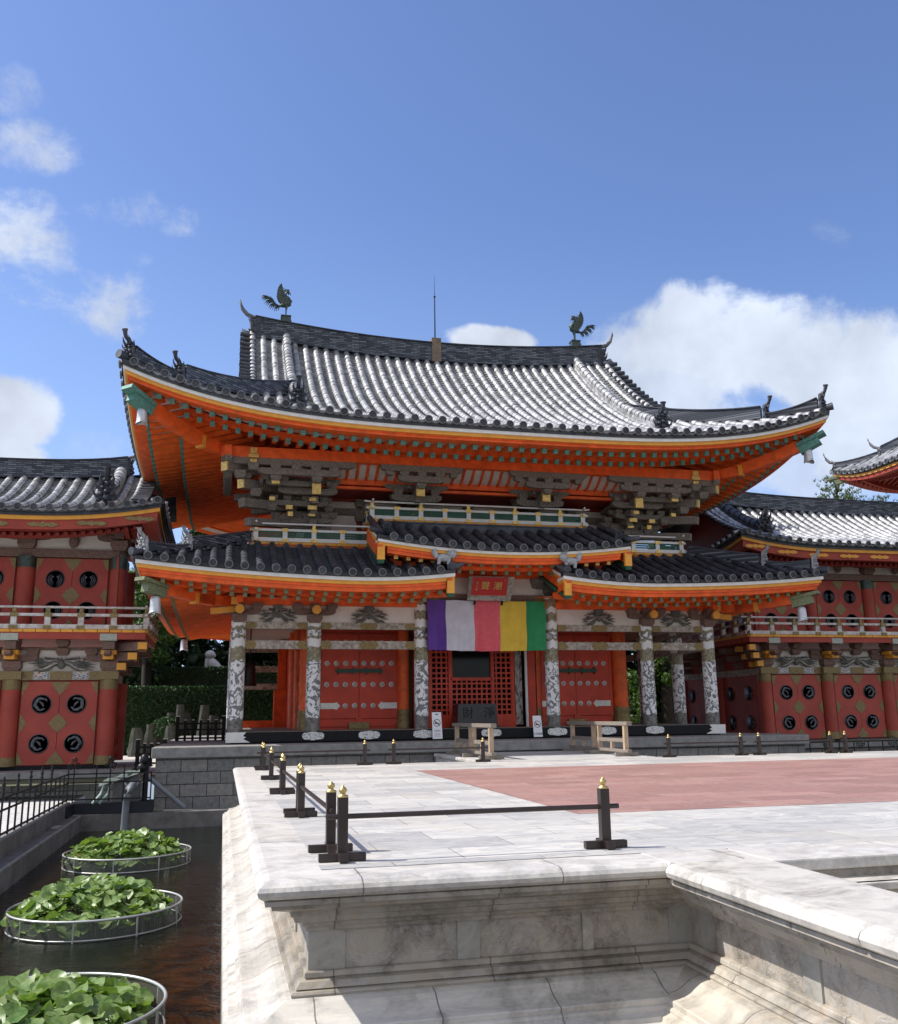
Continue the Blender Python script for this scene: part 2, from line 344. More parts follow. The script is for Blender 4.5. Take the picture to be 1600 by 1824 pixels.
def weather_board():
    m, g, b, v, c = P('peeling_board', (.3, .28, .25), .8)
    n = g.noise(g.vmul(v, (2, 2, .8)), 2.5, 8, .7, 1); g.put(b, 'Base Color', g.mix(g.ramp(n, [(.42, 0.0), (.55, 1.0)]), (.12, .085, .065), (.42, .39, .34))); return m
M['peeling'] = weather_board()
def water_mat():
    m = bpy.data.materials.new('murky_pond_water'); m.use_nodes = True; nt = m.node_tree; nt.nodes.clear(); g = G(nt)
    tc = g.N('ShaderNodeTexCoord').outputs[3]
    n1 = g.noise(tc, 2.4, 5, .6, .5); n2 = g.noise(tc, 9, 4, .6)
    x, y, z = g.sep(tc)
    bn = g.N('ShaderNodeBump', None, Strength=.55, Distance=.05, Height=g.math('MULTIPLY_ADD', n2, .5, n1))
    gl = g.N('ShaderNodeBsdfGlossy', None, Roughness=.05); g.l.new(bn.outputs[0], gl.inputs['Normal']); g.put(gl, 'Color', (.9, .9, .9))
    tr = g.N('ShaderNodeBsdfTransparent'); g.put(tr, 'Color', (.20, .21, .13))
    df = g.N('ShaderNodeBsdfDiffuse'); g.put(df, 'Color', g.mix(g.ramp(n1, [(.4, 0.0), (.65, 1.0)]), (.006, .008, .005), g.mix(g.math('MULTIPLY', g.step(x, -1.1, .6), g.math('SUBTRACT', 1.0, g.step(y, 17.5, 2.5))), (.014, .016, .009), (.075, .028, .008))))
    mt = g.N('ShaderNodeMixShader', None, i0=.68); g.l.new(tr.outputs[0], mt.inputs[1]); g.l.new(df.outputs[0], mt.inputs[2])
    fr = g.N('ShaderNodeFresnel', None, IOR=1.33); g.l.new(bn.outputs[0], fr.inputs['Normal'])
    mx = g.N('ShaderNodeMixShader'); g.l.new(fr.outputs[0], mx.inputs[0]); g.l.new(mt.outputs[0], mx.inputs[1]); g.l.new(gl.outputs[0], mx.inputs[2])
    o = g.N('ShaderNodeOutputMaterial'); g.l.new(mx.outputs[0], o.inputs[0]); return m
M['water'] = water_mat()
def mesh_mat():
    m = bpy.data.materials.new('wire_mesh'); m.use_nodes = True; nt = m.node_tree; nt.nodes.clear(); g = G(nt)
    b = g.N('ShaderNodeBsdfPrincipled', None, Roughness=.6, Metallic=.3); g.put(b, 'Base Color', (.16, .17, .16))
    tr = g.N('ShaderNodeBsdfTransparent')
    mx = g.N('ShaderNodeMixShader', None, i0=.48); g.l.new(tr.outputs[0], mx.inputs[1]); g.l.new(b.outputs[0], mx.inputs[2])
    o = g.N('ShaderNodeOutputMaterial'); g.l.new(mx.outputs[0], o.inputs[0]); return m
M['wiremesh'] = mesh_mat()
M['rim'] = simple('galvanised_rim', (.55, .56, .54), .45, .6)
def cloth(name, c, pat=False):
    m, g, b, v, cc = P(name, c, .8, var=.14, vscale=2.0)
    if pat:
        n = g.noise(v, 3.2, 2, .4, 1.5); f = g.math('SUBTRACT', 1.0, g.step(g.math('ABSOLUTE', g.math('SUBTRACT', n, .5)), .008, .007))
        g.put(b, 'Base Color', g.mix(g.math('MULTIPLY', f, .5), c, tuple(min(1, x*1.6+.1) for x in c)))
    return m
M['c_purple'] = cloth('purple_cloth', (.12, .045, .30)); M['c_white'] = cloth('white_cloth', (.62, .60, .66))
M['c_red'] = cloth('coral_red_cloth', (.72, .11, .14), True); M['c_yellow'] = cloth('yellow_cloth', (.74, .50, .055)); M['c_green'] = cloth('green_cloth', (.025, .27, .095))
M['paper'] = simple('white_notice', (.8, .8, .82), .5)
M['ink'] = simple('black_ink', (.01, .01, .01), .5)
M['plaqueframe'] = simple('silvered_frame', (.55, .52, .44), .45, .5, vscale=8, col2=(.2, .19, .16), bump=.4)
M['plaquered'] = simple('plaque_red_ground', (.50, .025, .02), .5)

M['silver_tile'] = simple('silvered_ridge_face', (.42, .43, .45), .55, .1, vscale=12, col2=(.2, .2, .21), bump=.5)
M['statuegrey'] = simple('pale_grey_lion', (.45, .47, .49), .6, vscale=10, col2=(.25, .26, .28))
M['silverplate'] = simple('silvery_strap', (.62, .60, .56), .4, .4, var=.2, vscale=9)
M['greenmetal'] = simple('dark_green_bar', (.015, .055, .035), .45, .2)
M['carvdark'] = simple('dark_painted_carving', (.05, .06, .058), .6, vscale=12, col2=(.17, .16, .14))
def fret():
    m, g, b, v, c = P('fretted_silver_plate', (.7, .7, .68), .45, .3)
    n = g.noise(v, 7.5, 2, .4, 1.8); f = g.math('LESS_THAN', g.math('ABSOLUTE', g.math('SUBTRACT', n, .5)), .022)
    g.put(b, 'Base Color', g.mix(f, (.74, .74, .72), (.03, .03, .03))); return m
M['fret'] = fret()

M['blackstone'] = simple('black_polished_stone', (.018, .019, .023), .3, var=.3, vscale=4)
M['carve'] = simple('carved_dark_lettering', (.004, .004, .005), .8)
M['rustybox'] = simple('rusty_tan_box', (.26, .20, .15), .7, vscale=2.5, col2=(.13, .075, .05), bump=.2)
M['doorgold'] = simple('chased_brown_gold', (.33, .24, .10), .55, .4, vscale=22, col2=(.13, .095, .05), bump=.5, bscale=40)

def pattern_mat():
    m, g, b, v, c = P('patterned_beam_insert', (.5, .5, .5), .7)
    x, y, z = g.sep(v); w = g.N('ShaderNodeTexVoronoi', {'feature': 'DISTANCE_TO_EDGE'}, Vector=g.comb(g.math('MULTIPLY', x, 9.0), 0.0, g.math('MULTIPLY', z, 12.0)), Scale=1.0)
    f = g.math('LESS_THAN', w.outputs[0], .13); n = g.noise(v, 3.0, 2)
    base = g.mix(g.ramp(n, [(.48, 0.0), (.54, 1.0)]), (.13, .19, .30), (.34, .13, .09))
    g.put(b, 'Base Color', g.mix(f, base, (.55, .52, .46))); return m
M['pattern'] = pattern_mat()
M['drape'] = simple('grey_green_cloth', (.11, .14, .125), .8, var=.3, vscale=6)
M['crest'] = simple('grey_crest_relief', (.13, .135, .15), .5, .1, vscale=14, col2=(.045, .047, .055), bump=.4, bscale=40)
M['medbase'] = simple('black_medallion', (.012, .013, .017), .4, .2)
M['medrim'] = simple('medallion_rim', (.10, .11, .13), .4, .4)
# ------------------------------------------------------------------ mesh builder
def V(*a): return Vector(a)
class MB:
    def __init__(s): s.v = []; s.f = []; s.sm = []; s.mi = []; s.cuts = []
    def cut(s): s.cuts.append((len(s.v), len(s.f))); return s
    def add(s, vs, fs, smooth=False, mi=0):
        o = len(s.v); s.v.extend(tuple(p) for p in vs)
        for f in fs: s.f.append(tuple(o+i for i in f)); s.sm.append(smooth); s.mi.append(mi)
    def box(s, x0, x1, y0, y1, z0, z1, mi=0):
        s.add([(x0, y0, z0), (x1, y0, z0), (x1, y1, z0), (x0, y1, z0), (x0, y0, z1), (x1, y0, z1), (x1, y1, z1), (x0, y1, z1)],
              [(0, 3, 2, 1), (4, 5, 6, 7), (0, 1, 5, 4), (1, 2, 6, 5), (2, 3, 7, 6), (3, 0, 4, 7)], mi=mi)
    def bar(s, p, q, w, h, upv=None, mi=0):
        p = Vector(p); q = Vector(q); d = (q-p).normalized(); u = Vector(upv or (0, 0, 1))
        if abs(d.dot(u)) > .99: u = Vector((0, 1, 0))
        r = d.cross(u).normalized(); u = r.cross(d)
        vs = []
        for c in (p, q):
            for a, b in ((-1, -1), (1, -1), (1, 1), (-1, 1)): vs.append(c+r*a*w/2+u*b*h/2)
        s.add(vs, [(0, 1, 2, 3), (7, 6, 5, 4), (0, 4, 5, 1), (1, 5, 6, 2), (2, 6, 7, 3), (3, 7, 4, 0)], mi=mi)
    def tube(s, pts, rs, n=8, caps=True, mi=0, flat=1.0, fdir=None):
        pts = [Vector(p) for p in pts]
        if not hasattr(rs, '__len__'): rs = [rs]*len(pts)
        o = []; ref = Vector(fdir) if fdir else None
        for i, p in enumerate(pts):
            d = (pts[min(i+1, len(pts)-1)]-pts[max(i-1, 0)]).normalized()
            u = ref or (Vector((0, 0, 1)) if abs(d.z) < .9 else Vector((0, 1, 0)))
            a = d.cross(u).normalized(); b = a.cross(d)
            for k in range(n):
                t = 2*pi*k/n; o.append(p+a*cos(t)*rs[i]+b*sin(t)*rs[i]*flat)
        fs = []
        for i in range(len(pts)-1):
            for k in range(n): fs.append((i*n+k, i*n+(k+1) % n, (i+1)*n+(k+1) % n, (i+1)*n+k))
        s.add(o, fs, True, mi)
        if caps:
            m = len(pts)-1; s.add(o[:n], [tuple(range(n-1, -1, -1))], False, mi); s.add(o[m*n:], [tuple(range(n))], False, mi)
    def lathe(s, c, prof, n=16, mi=0, smooth=True, axis='z'):
        o = []
        for r, z in prof:
            for k in range(n):
                t = 2*pi*k/n
                if axis == 'z': o.append((c[0]+r*cos(t), c[1]+r*sin(t), c[2]+z))
                elif axis == 'y': o.append((c[0]+r*cos(t), c[1]+z, c[2]+r*sin(t)))
                else: o.append((c[0]+z, c[1]+r*cos(t), c[2]+r*sin(t)))
        fs = [(i*n+k, i*n+(k+1) % n, (i+1)*n+(k+1) % n, (i+1)*n+k) for i in range(len(prof)-1) for k in range(n)]
        s.add(o, fs, smooth, mi)
        s.add(o[:n], [tuple(range(n-1, -1, -1))], False, mi); s.add(o[-n:], [tuple(range(n))], False, mi)
    def ball(s, c, r, n=8, sc=(1, 1, 1), mi=0):
        pr = [(max(1e-3, sin(pi*i/n)), -cos(pi*i/n)) for i in range(n+1)]
        o = []
        for a, z in pr:
            for k in range(n*2):
                t = pi*k/n; o.append((c[0]+a*cos(t)*r*sc[0], c[1]+a*sin(t)*r*sc[1], c[2]+z*r*sc[2]))
        m = n*2
        s.add(o, [(i*m+k, i*m+(k+1) % m, (i+1)*m+(k+1) % m, (i+1)*m+k) for i in range(n) for k in range(m)], True, mi)
    def prism(s, poly, fn, a, b, mi=0, smooth=False):
        """poly of 2-D points, fn(p,q,t)->xyz, extruded t=a..b"""
        n = len(poly); o = [fn(p, q, a) for p, q in poly]+[fn(p, q, b) for p, q in poly]
        s.add(o, [(i, (i+1) % n, n+(i+1) % n, n+i) for i in range(n)], smooth, mi)
        s.add(o, [tuple(range(n-1, -1, -1)), tuple(range(n, 2*n))], False, mi)
    def grid(s, rows, smooth=True, mi=0, close=False):
        n = len(rows[0]); o = [p for r in rows for p in r]
        fs = [(i*n+k, i*n+(k+1) % n, (i+1)*n+(k+1) % n, (i+1)*n+k) for i in range(len(rows)-1) for k in range(n if close else n-1)]
        s.add(o, fs, smooth, mi)
    def pieces(s):
        c = sorted(set([(0, 0)]+s.cuts))+[(len(s.v), len(s.f))]; out = []
        for (v0, f0), (v1, f1) in zip(c, c[1:]):
            if f1 <= f0: continue
            m = MB(); m.v = s.v[v0:v1]; m.f = [tuple(i-v0 for i in f) for f in s.f[f0:f1]]; m.sm = s.sm[f0:f1]; m.mi = s.mi[f0:f1]; out.append(m)
        return out
    def each(s, name, mats, parent=None, limit=100, bv=0):
        ps = s.pieces(); out = []
        for m in ps[:limit]:
            o = m.build(name, mats, parent); out.append(o)
            if bv: bevel(o, bv)
        if len(ps) > limit:
            r = MB()
            for m in ps[limit:]: r.add(m.v, m.f); r.sm[-len(m.f):] = m.sm; r.mi[-len(m.f):] = m.mi
            tag(r.build(name, mats, parent), kind='stuff')
        return out
    def build(s, name, mats, parent=None, recalc=False):
        me = bpy.data.meshes.new(name)
        off = ORG.get(parent.name, Vector((0, 0, 0))) if parent else Vector((0, 0, 0))
        vs = [(x-off.x, y-off.y, z-off.z) for x, y, z in s.v] if parent else s.v
        me.from_pydata(vs, [], s.f); me.polygons.foreach_set('use_smooth', s.sm); me.polygons.foreach_set('material_index', s.mi)
        if not isinstance(mats, (list, tuple)): mats = [mats]
        for m in mats: me.materials.append(M[m] if isinstance(m, str) else m)
        me.update()
        if recalc:
            bm = bmesh.new(); bm.from_mesh(me); bmesh.ops.recalc_face_normals(bm, faces=bm.faces); bm.to_mesh(me); bm.free()
        o = bpy.data.objects.new(name, me); COL.objects.link(o)
        if parent: o.parent = parent; ORG[o.name] = off
        return o
ORG = {}
def tag(o, label=None, cat=None, group=None, kind=None):
    if label: o['label'] = label
    if cat: o['category'] = cat
    if group: o['group'] = group
    if kind: o['kind'] = kind
    return o
def thing(name, label, cat, loc, group=None):
    o = bpy.data.objects.new(name, None); COL.objects.link(o); o.location = loc; o.empty_display_size = .3
    ORG[o.name] = Vector(loc); return tag(o, label, cat, group)
def copy_tree(o, parent=None):
    c = o.copy(); COL.objects.link(c); c.parent = parent
    for ch in list(o.children): copy_tree(ch, c)
    return c
def bevel(o, w=.01, seg=2):
    m = o.modifiers.new('bevel', 'BEVEL'); m.width = w; m.segments = seg; m.limit_method = 'ANGLE'; m.angle_limit = radians(40); return o
def structure(mb, name, mat): return tag(mb.build(name, mat), kind='structure')

# ------------------------------------------------------------------ roofs
class Roof:
    def __init__(s, xc, ym, hw, hd, zb, prof, lift, gh, pitch=.575, r=.15, ridge_lift=0.0, crop=None):
        s.xc, s.ym, s.hw, s.hd, s.zb, s.prof, s.lift, s.gh, s.pitch, s.r, s.rl, s.crop = xc, ym, hw, hd, zb, prof, lift, gh, pitch, r, ridge_lift, crop
    def xy(s, side, t, d):
        if side == 0: return s.xc+t, s.ym-s.hd+d
        if side == 2: return s.xc-t, s.ym+s.hd-d
        if side == 1: return s.xc-s.hw+d, s.ym-t
        return s.xc+s.hw-d, s.ym+t
    def half(s, side): return s.hw if side in (0, 2) else s.hd
    def pt(s, side, t, d, dz=0.0, fade=0.0):
        x, y = s.xy(side, t, d); h = s.half(side)
        z = s.zb+s.prof(d)+s.lift(max(0, h-abs(t)))+dz
        if s.rl and side in (0, 2): z += s.rl*(t/s.gh)**2*(max(d, 0)/s.hd)**2
        return Vector((x, y, z))
    def band(s, side, d, dz, t, shrink=7.0):
        """eave understructure: flat profile, corner lift fading inward"""
        x, y = s.xy(side, t, d); h = s.half(side)
        k = max(0.0, 1-d/shrink)
        return Vector((x, y, s.zb+s.lift(max(0, h-abs(t)*h/(h-min(d, h*.9))))*k+dz))
    def dmax(s, side, t):
        h = s.half(side); c = h-abs(t)
        if side in (0, 2): return s.hd if abs(t) <= s.gh else max(c, 0)
        return min(c, s.hw-s.gh+.75)
    def ok(s, side, t):
        if s.crop is None: return True
        x, y = s.xy(side, t, 0); return s.crop(x, y)
    def tiles(s, parent, mats, sides=(0, 1, 3), course=.24, roll=.42, tmin=None, dlim=None):
        mb = MB(); disc = MB(); pan = MB()
        for side in sides:
            h = s.half(side); n = int(h/s.pitch); ts = [(i)*s.pitch for i in range(-n, n+1)]
            for t in ts:
                if abs(t) > h-.12 or not s.ok(side, t): continue
                if tmin and side == 0 and abs(t) < tmin: continue
                dm = s.dmax(side, t)
                if dlim: dm = min(dm, dlim)
                if dm < .12: continue
                nseg = max(1, int(dm/roll)); k6 = 6
                for i in range(nseg):
                    d0 = -.05+(dm+.05)*i/nseg; d1 = -.05+(dm+.05)*(i+1)/nseg
                    rings = []
                    jr = random.uniform(-.006, .006)
                    for d, rr in ((d0, s.r*1.04+jr), (d1, s.r*.93+jr)):
                        c = s.pt(side, t, d); e = s.pt(side, t, d+.1)-c; e.normalize()
                        lat = Vector((e.y, -e.x, 0)).normalized(); nn = lat.cross(e)
                        if nn.z < 0: nn = -nn
                        rings.append([c+lat*cos(pi*j/k6)*rr+nn*(sin(pi*j/k6)*rr+.02) for j in range(k6+1)])
                    mb.grid(rings, True)
                    if i == 0 or True: mb.add(rings[0], [tuple(range(k6, -1, -1))])
                # round end disc with raised ring
                disc.cut()
                c = s.pt(side, t, -.05); e = s.pt(side, t, .05)-c; e.z *= .3; e.normalize()
                lat = Vector((e.y, -e.x, 0)).normalized(); nn = lat.cross(e)
                if nn.z < 0: nn = -nn
                c = c+nn*.02; N = 12
                def ring(rad, off): return [c-e*off+(lat*cos(2*pi*j/N)+nn*sin(2*pi*j/N))*rad for j in range(N)]
                R1, R2, R3, R4, R5 = ring(s.r*1.08, 0), ring(s.r*1.08, .07), ring(s.r*.84, .075), ring(s.r*.80, .045), ring(s.r*.3, .05)
                disc.grid([R1, R2, R3], False, close=True); disc.grid([R3, R4, R5], False, mi=1, close=True); disc.add(R5, [tuple(range(N))], mi=1)
            # pan tiles in stepped courses between the rolls
            for t in ts[:-1]:
                t1 = t+s.pitch; ta = t; tb = t1
                if not s.ok(side, t): continue
                if tmin and side == 0 and (abs(t) < tmin or abs(t1) < tmin): continue
                dm = s.dmax(side, (t+t1)/2)+.2
                if dlim: dm = min(dm, dlim)
                nc = max(1, int(dm/course)); rows = []
                tm = (t+t1)/2
                for i in range(nc):
                    d0 = -.02+dm*i/nc; d1 = -.02+dm*(i+1)/nc
                    rows.append([s.pt(side, q, d0, z) for q, z in ((ta, .035), (tm, -.035), (tb, .035))])
                    rows.append([s.pt(side, q, d1, z) for q, z in ((ta, -.03), (tm, -.10), (tb, -.03))])
                if rows:
                    pan.grid(rows, False)
                    r0 = rows[0]; pan.add([r0[0], r0[1], r0[2], r0[2]-Vector((0, 0, .09)), r0[1]-Vector((0, 0, .11)), r0[0]-Vector((0, 0, .09))], [(0, 5, 4, 3, 2, 1)])
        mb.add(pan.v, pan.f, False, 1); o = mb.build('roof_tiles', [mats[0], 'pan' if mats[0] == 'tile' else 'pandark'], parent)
        disc.each('disc_tile', [mats[1], mats[2] if len(mats) > 2 else mats[1]], o)
        return o
    def strip(s, mb, side, poly, t0=None, t1=None, n=40, shrink=7.0, mi=0, cap=True):
        """sweep a (d,dz) polygon along one eave with mitred corners"""
        h = s.half(side); rows = []
        a = -1.0 if t0 is None else t0/h; b = 1.0 if t1 is None else t1/h
        for i in range(n+1):
            q = a+(b-a)*i/n
            row = []
            for d, z in poly:
                t = q*h
                if t0 is None or t1 is None or True:
                    lim = h-d
                    t = max(-lim, min(lim, t)) if abs(q) < .999 else math.copysign(lim, q)
                if side in (0, 2) and (t0 is not None or t1 is not None): pass
                row.append(s.band(side, d, z, t, shrink))
            rows.append(row)
        if s.crop:
            rows = [r for r in rows if s.crop(r[0].x, r[0].y)]
            if len(rows) < 2: return
        mb.grid(rows, False, mi, close=True)
        if cap: mb.add(rows[0], [tuple(range(len(poly)))], mi=mi); mb.add(rows[-1], [tuple(range(len(poly)-1, -1, -1))], mi=mi)
    def rafters(s, mb, cap, side, d0, z0, d1, z1, w, hgt, pitch, t0=None, t1=None, shrink=7.0, capw=1.15):
        h = s.half(side); n = int(h/pitch)
        for i in range(-n, n+1):
            t = (i+.5)*pitch
            if abs(t) > h-d0-.12: continue
            if t0 is not None and (t < t0 or t > t1): continue
            x, y = s.xy(side, t, d0)
            if s.crop and not s.crop(x, y): continue
            de = min(d1, h-abs(t)-.05)
            if de < d0+.08: continue
            tt = t; p = s.band(side, d0, z0, tt, shrink); f = (de-d0)/(d1-d0); q = s.band(side, de, z0+(z1-z0)*f, tt, shrink)
            mb.cut(); mb.bar(p, q, w, hgt)
            if cap is not None:
                e = (q-p).normalized(); cap.cut(); cap.bar(p-e*.03, p+e*.10, w*capw, hgt*capw)

def sweep_ridge(mb, path, w, hgt, cap_r, capmb=None, taper=1.0):
    """stacked-tile ridge wall following path (bottom points), with a round cap"""
    path = [Vector(p) for p in path]; rows = []; tops = []
    for i, p in enumerate(path):
        d = path[min(i+1, len(path)-1)]-path[max(i-1, 0)]; d.z = 0; d.normalize(); r = Vector((d.y, -d.x, 0))
        hh = hgt(i/(len(path)-1)) if callable(hgt) else hgt
        a = w/2
        rows.append([p+r*a*1.12, p+r*a+V(0, 0, .12), p+r*a+V(0, 0, hh), p-r*a+V(0, 0, hh), p-r*a+V(0, 0, .12), p-r*a*1.12])
        tops.append(p+V(0, 0, hh+.01))
    mb.grid(rows, False, close=True); mb.add(rows[0], [(5, 4, 3, 2, 1, 0)]); mb.add(rows[-1], [(0, 1, 2, 3, 4, 5)])
    if capmb is not None:
        # cap roll in short overlapping lengths
        acc = 0; k = 0
        for i in range(len(tops)-1):
            capmb.tube([tops[i], tops[i+1]], [cap_r*1.05, cap_r*.95], 10)
            e = (rows[i][2]+rows[i][3])/2
        r2 = []
        for rw in rows:
            r2.append([rw[2]+(rw[2]-rw[3])*.12, rw[2]+(rw[2]-rw[3])*.12+V(0, 0, .05), rw[3]-(rw[2]-rw[3])*.12+V(0, 0, .05), rw[3]-(rw[2]-rw[3])*.12])
        capmb.grid(r2, False, close=True)
    return tops

def onigawara(mb, pos, d, s=1.0, horn=True, tubelen=.9, curl=1.0, disc=None):
    """ridge-end demon tile: slab with brow, jaws, horns; optional bird-perch tube above"""
    pos = Vector(pos); d = Vector((d[0], d[1], 0)).normalized(); r = Vector((d.y, -d.x, 0)); u = V(0, 0, 1)
    def q(a, b, c): return pos+r*a*s+d*b*s+u*c*s
    out = [(-.34, 0), (-.38, .25), (-.30, .5), (-.33, .72), (-.2, .95), (0, 1.02), (.2, .95), (.33, .72), (.30, .5), (.38, .25), (.34, 0)]
    mb.prism(out, lambda a, c, t: q(a, t, c), -.12, .06)
    rnd = random.Random(int(abs(pos.x*13+pos.y*7)*10))
    for a, b, c, rad in [(-.15, .1, .66, .085), (.15, .1, .66, .085), (0, .16, .5, .1), (-.2, .1, .42, .1), (.2, .1, .42, .1), (0, .13, .26, .13), (-.26, .06, .2, .1), (.26, .06, .2, .1), (0, .1, .82, .1), (-.2, .05, .85, .07), (.2, .05, .85, .07), (-.1, .14, .1, .08), (.1, .14, .1, .08)]:
        mb.ball(q(a, b, c), rad*s, 5, (1, 1, .85))
    for sg in (-1, 1):
        mb.tube([q(.17*sg, .08, .8), q(.24*sg, .16, 1.0), q(.2*sg, .26, 1.2)], [.075*s, .05*s, .012*s], 6)
        mb.tube([q(.32*sg, .02, .3), q(.44*sg, .08, .42), q(.5*sg, .12, .62)], [.07*s, .05*s, .012*s], 6)
        mb.tube([q(.3*sg, .02, .62), q(.42*sg, .06, .78), q(.44*sg, .1, .95)], [.06*s, .04*s, .01*s], 6)
        mb.tube([q(.06*sg, .2, .38), q(.08*sg, .26, .3), q(.1*sg, .24, .22)], [.03*s, .02*s, .006*s], 5)
    if horn:
        pts = [q(0, -.12, .95), q(0, .05, 1.02), q(0, .22*curl+.05, 1.15), q(0, .36*curl, 1.15+tubelen*.45), q(0, .40*curl, 1.15+tubelen)]
        rs = [.10*s, .10*s, .10*s, .105*s, .125*s]
        mb.tube(pts, rs, 10)
        if disc is not None:
            e = (pts[-1]-pts[-2]).normalized()
            disc.tube([pts[-1]-e*.02*s, pts[-1]+e*.03*s], [.15*s, .15*s], 14); 

def tail_horn(mb, p, d, s=1.0):
    """slender up-curved end of a ridge"""
    p = Vector(p); d = Vector((d[0], d[1], 0)).normalized(); u = V(0, 0, 1)
    mb.tube([p-d*.4*s, p, p+d*.35*s+u*.12*s, p+d*.62*s+u*.42*s, p+d*.78*s+u*.85*s, p+d*.8*s+u*1.05*s], [.11*s, .12*s, .13*s, .12*s, .07*s, .02*s], 8)

# boat-shaped bracket arm along an axis, lower corners cut to a curve
def arm(mb, c, L, h, w, ax='x', mi=0, dirv=None):
    k = min(L*.16, h*1.3)
    poly = [(-L/2, h/2), (-L/2, -.02*h), (-L/2+k*.25, -h*.3), (-L/2+k, -h/2), (L/2-k, -h/2), (L/2-k*.25, -h*.3), (L/2, -.02*h), (L/2, h/2)]
    c = Vector(c); a = Vector(dirv).normalized() if dirv else (V(1, 0, 0) if ax == 'x' else V(0, 1, 0)); r = V(-a.y, a.x, 0)
    mb.prism(poly, lambda p, q, t: c+a*p+V(0, 0, q)+r*t, -w/2, w/2, mi)
def block(mb, c, s=.42, h=.34, mi=0):
    x, y, z = c; a = s/2; b = s*.34
    vs = []
    for k, zz in ((b, z-h/2), (a, z-h*.08), (a, z+h/2)):
        vs += [(x-k, y-k, zz), (x+k, y-k, zz), (x+k, y+k, zz), (x-k, y+k, zz)]
    fs = [(3, 2, 1, 0), (8, 9, 10, 11)]
    for o in (0, 4):
        for i in range(4): fs.append((o+i, o+(i+1) % 4, o+4+(i+1) % 4, o+4+i))
    mb.add(vs, fs, mi=mi)

def rafter_parts(mb, cp, name, mat, capmat, parent, limit=100):
    a = mb.pieces(); b = cp.pieces() if cp else []
    for i, m in enumerate(a[:limit]):
        o = m.build(name, mat, parent)
        if b: b[i].build('rafter_cap', capmat, o)
    if len(a) > limit:
        r = MB(); c = MB()
        for m in a[limit:]: r.add(m.v, m.f)
        for m in b[limit:]: c.add(m.v, m.f)
        o = tag(r.build(name, mat, parent), kind='stuff')
        if b: tag(c.build('rafter_cap', capmat, o), kind='stuff')
# ================================================================== MAIN HALL
XC, YM = 11.12, 48.5
H = thing('temple_hall', 'large vermilion two-storey temple hall with sweeping grey tiled roofs behind the marble platform', 'temple', (XC, YM, 0))
def sm(x): return max(0.0, x)
R1 = Roof(XC, YM, 15.4, 13.6, 13.2, lambda d: .25*d+.0255*d*abs(d), lambda tc: 1.75*(sm(15.2-tc)/15.2)**3.6, 10.7, .574, .155, .5)
roof = H
R1.tiles(roof, ['tile', 'tilec', 'tiled'], (0, 1, 3))
# plain rear slope and gables close the roof
mb = MB()
rows = []
for i in range(15):
    d = 13.6*i/14; row = []
    for k in range(31):
        h = 15.4; lim = h-min(d, 4.7); t = -lim+2*lim*k/30; row.append(R1.pt(2, t, d))
    rows.append(row)
mb.grid(rows, True); mb.build('rear_roof_slope', 'tiled', H)
E1 = MB(); E1w = MB(); E1y = MB(); E1o = MB(); E1c = MB(); E1i = MB()
for sd in (0, 1, 3, 2):
    R1.strip(E1, sd, [(.0, -.02), (.03, -.26), (.4, -.27), (.4, -.03)])
    R1.strip(E1w, sd, [(.07, -.26), (.07, -.40), (.95, -.40), (.95, -.26)])
    R1.strip(E1y, sd, [(.15, -.40), (.15, -.55), (.95, -.55), (.95, -.40)])
    R1.strip(E1o, sd, [(.24, -.545), (.24, -.60), (.29, -.61), (.31, -.69), (1.0, -.68), (1.0, -.545)])
    R1.strip(E1o, sd, [(2.28, -.46), (2.28, -.75), (2.5, -.75), (2.5, -.46)])
    R1.strip(E1c, sd, [(.9, -.62), (.9, -.67), (2.45, -.37), (2.45, -.32)])
    R1.strip(E1i, sd, [(2.4, -.66), (2.4, -.70), (7.6, .64), (7.6, .70)])
E1.build('eave_edge', 'tiled', H); E1w.build('eave_white_board', 'white', H); E1y.build('eave_yellow_board', 'yellow', H); E1o.build('eave_beam', 'vermilion', H); E1c.build('soffit', 'cream', H); E1i.build('inner_soffit', 'soffit', H)
mb = MB(); cp = MB()
for sd in (0, 1, 3):
    R1.rafters(mb, cp, sd, .80, -.80, 2.42, -.48, .17, .18, .51)
rafter_parts(mb, cp, 'flying_rafter', 'soffit', 'teal', H)
mb = MB(); cp = MB()
for sd in (0, 1, 3):
    R1.rafters(mb, cp, sd, 2.08, -.88, 7.4, .44, .17, .19, .51)
rafter_parts(mb, cp, 'base_rafter', 'soffit', 'teal', H)
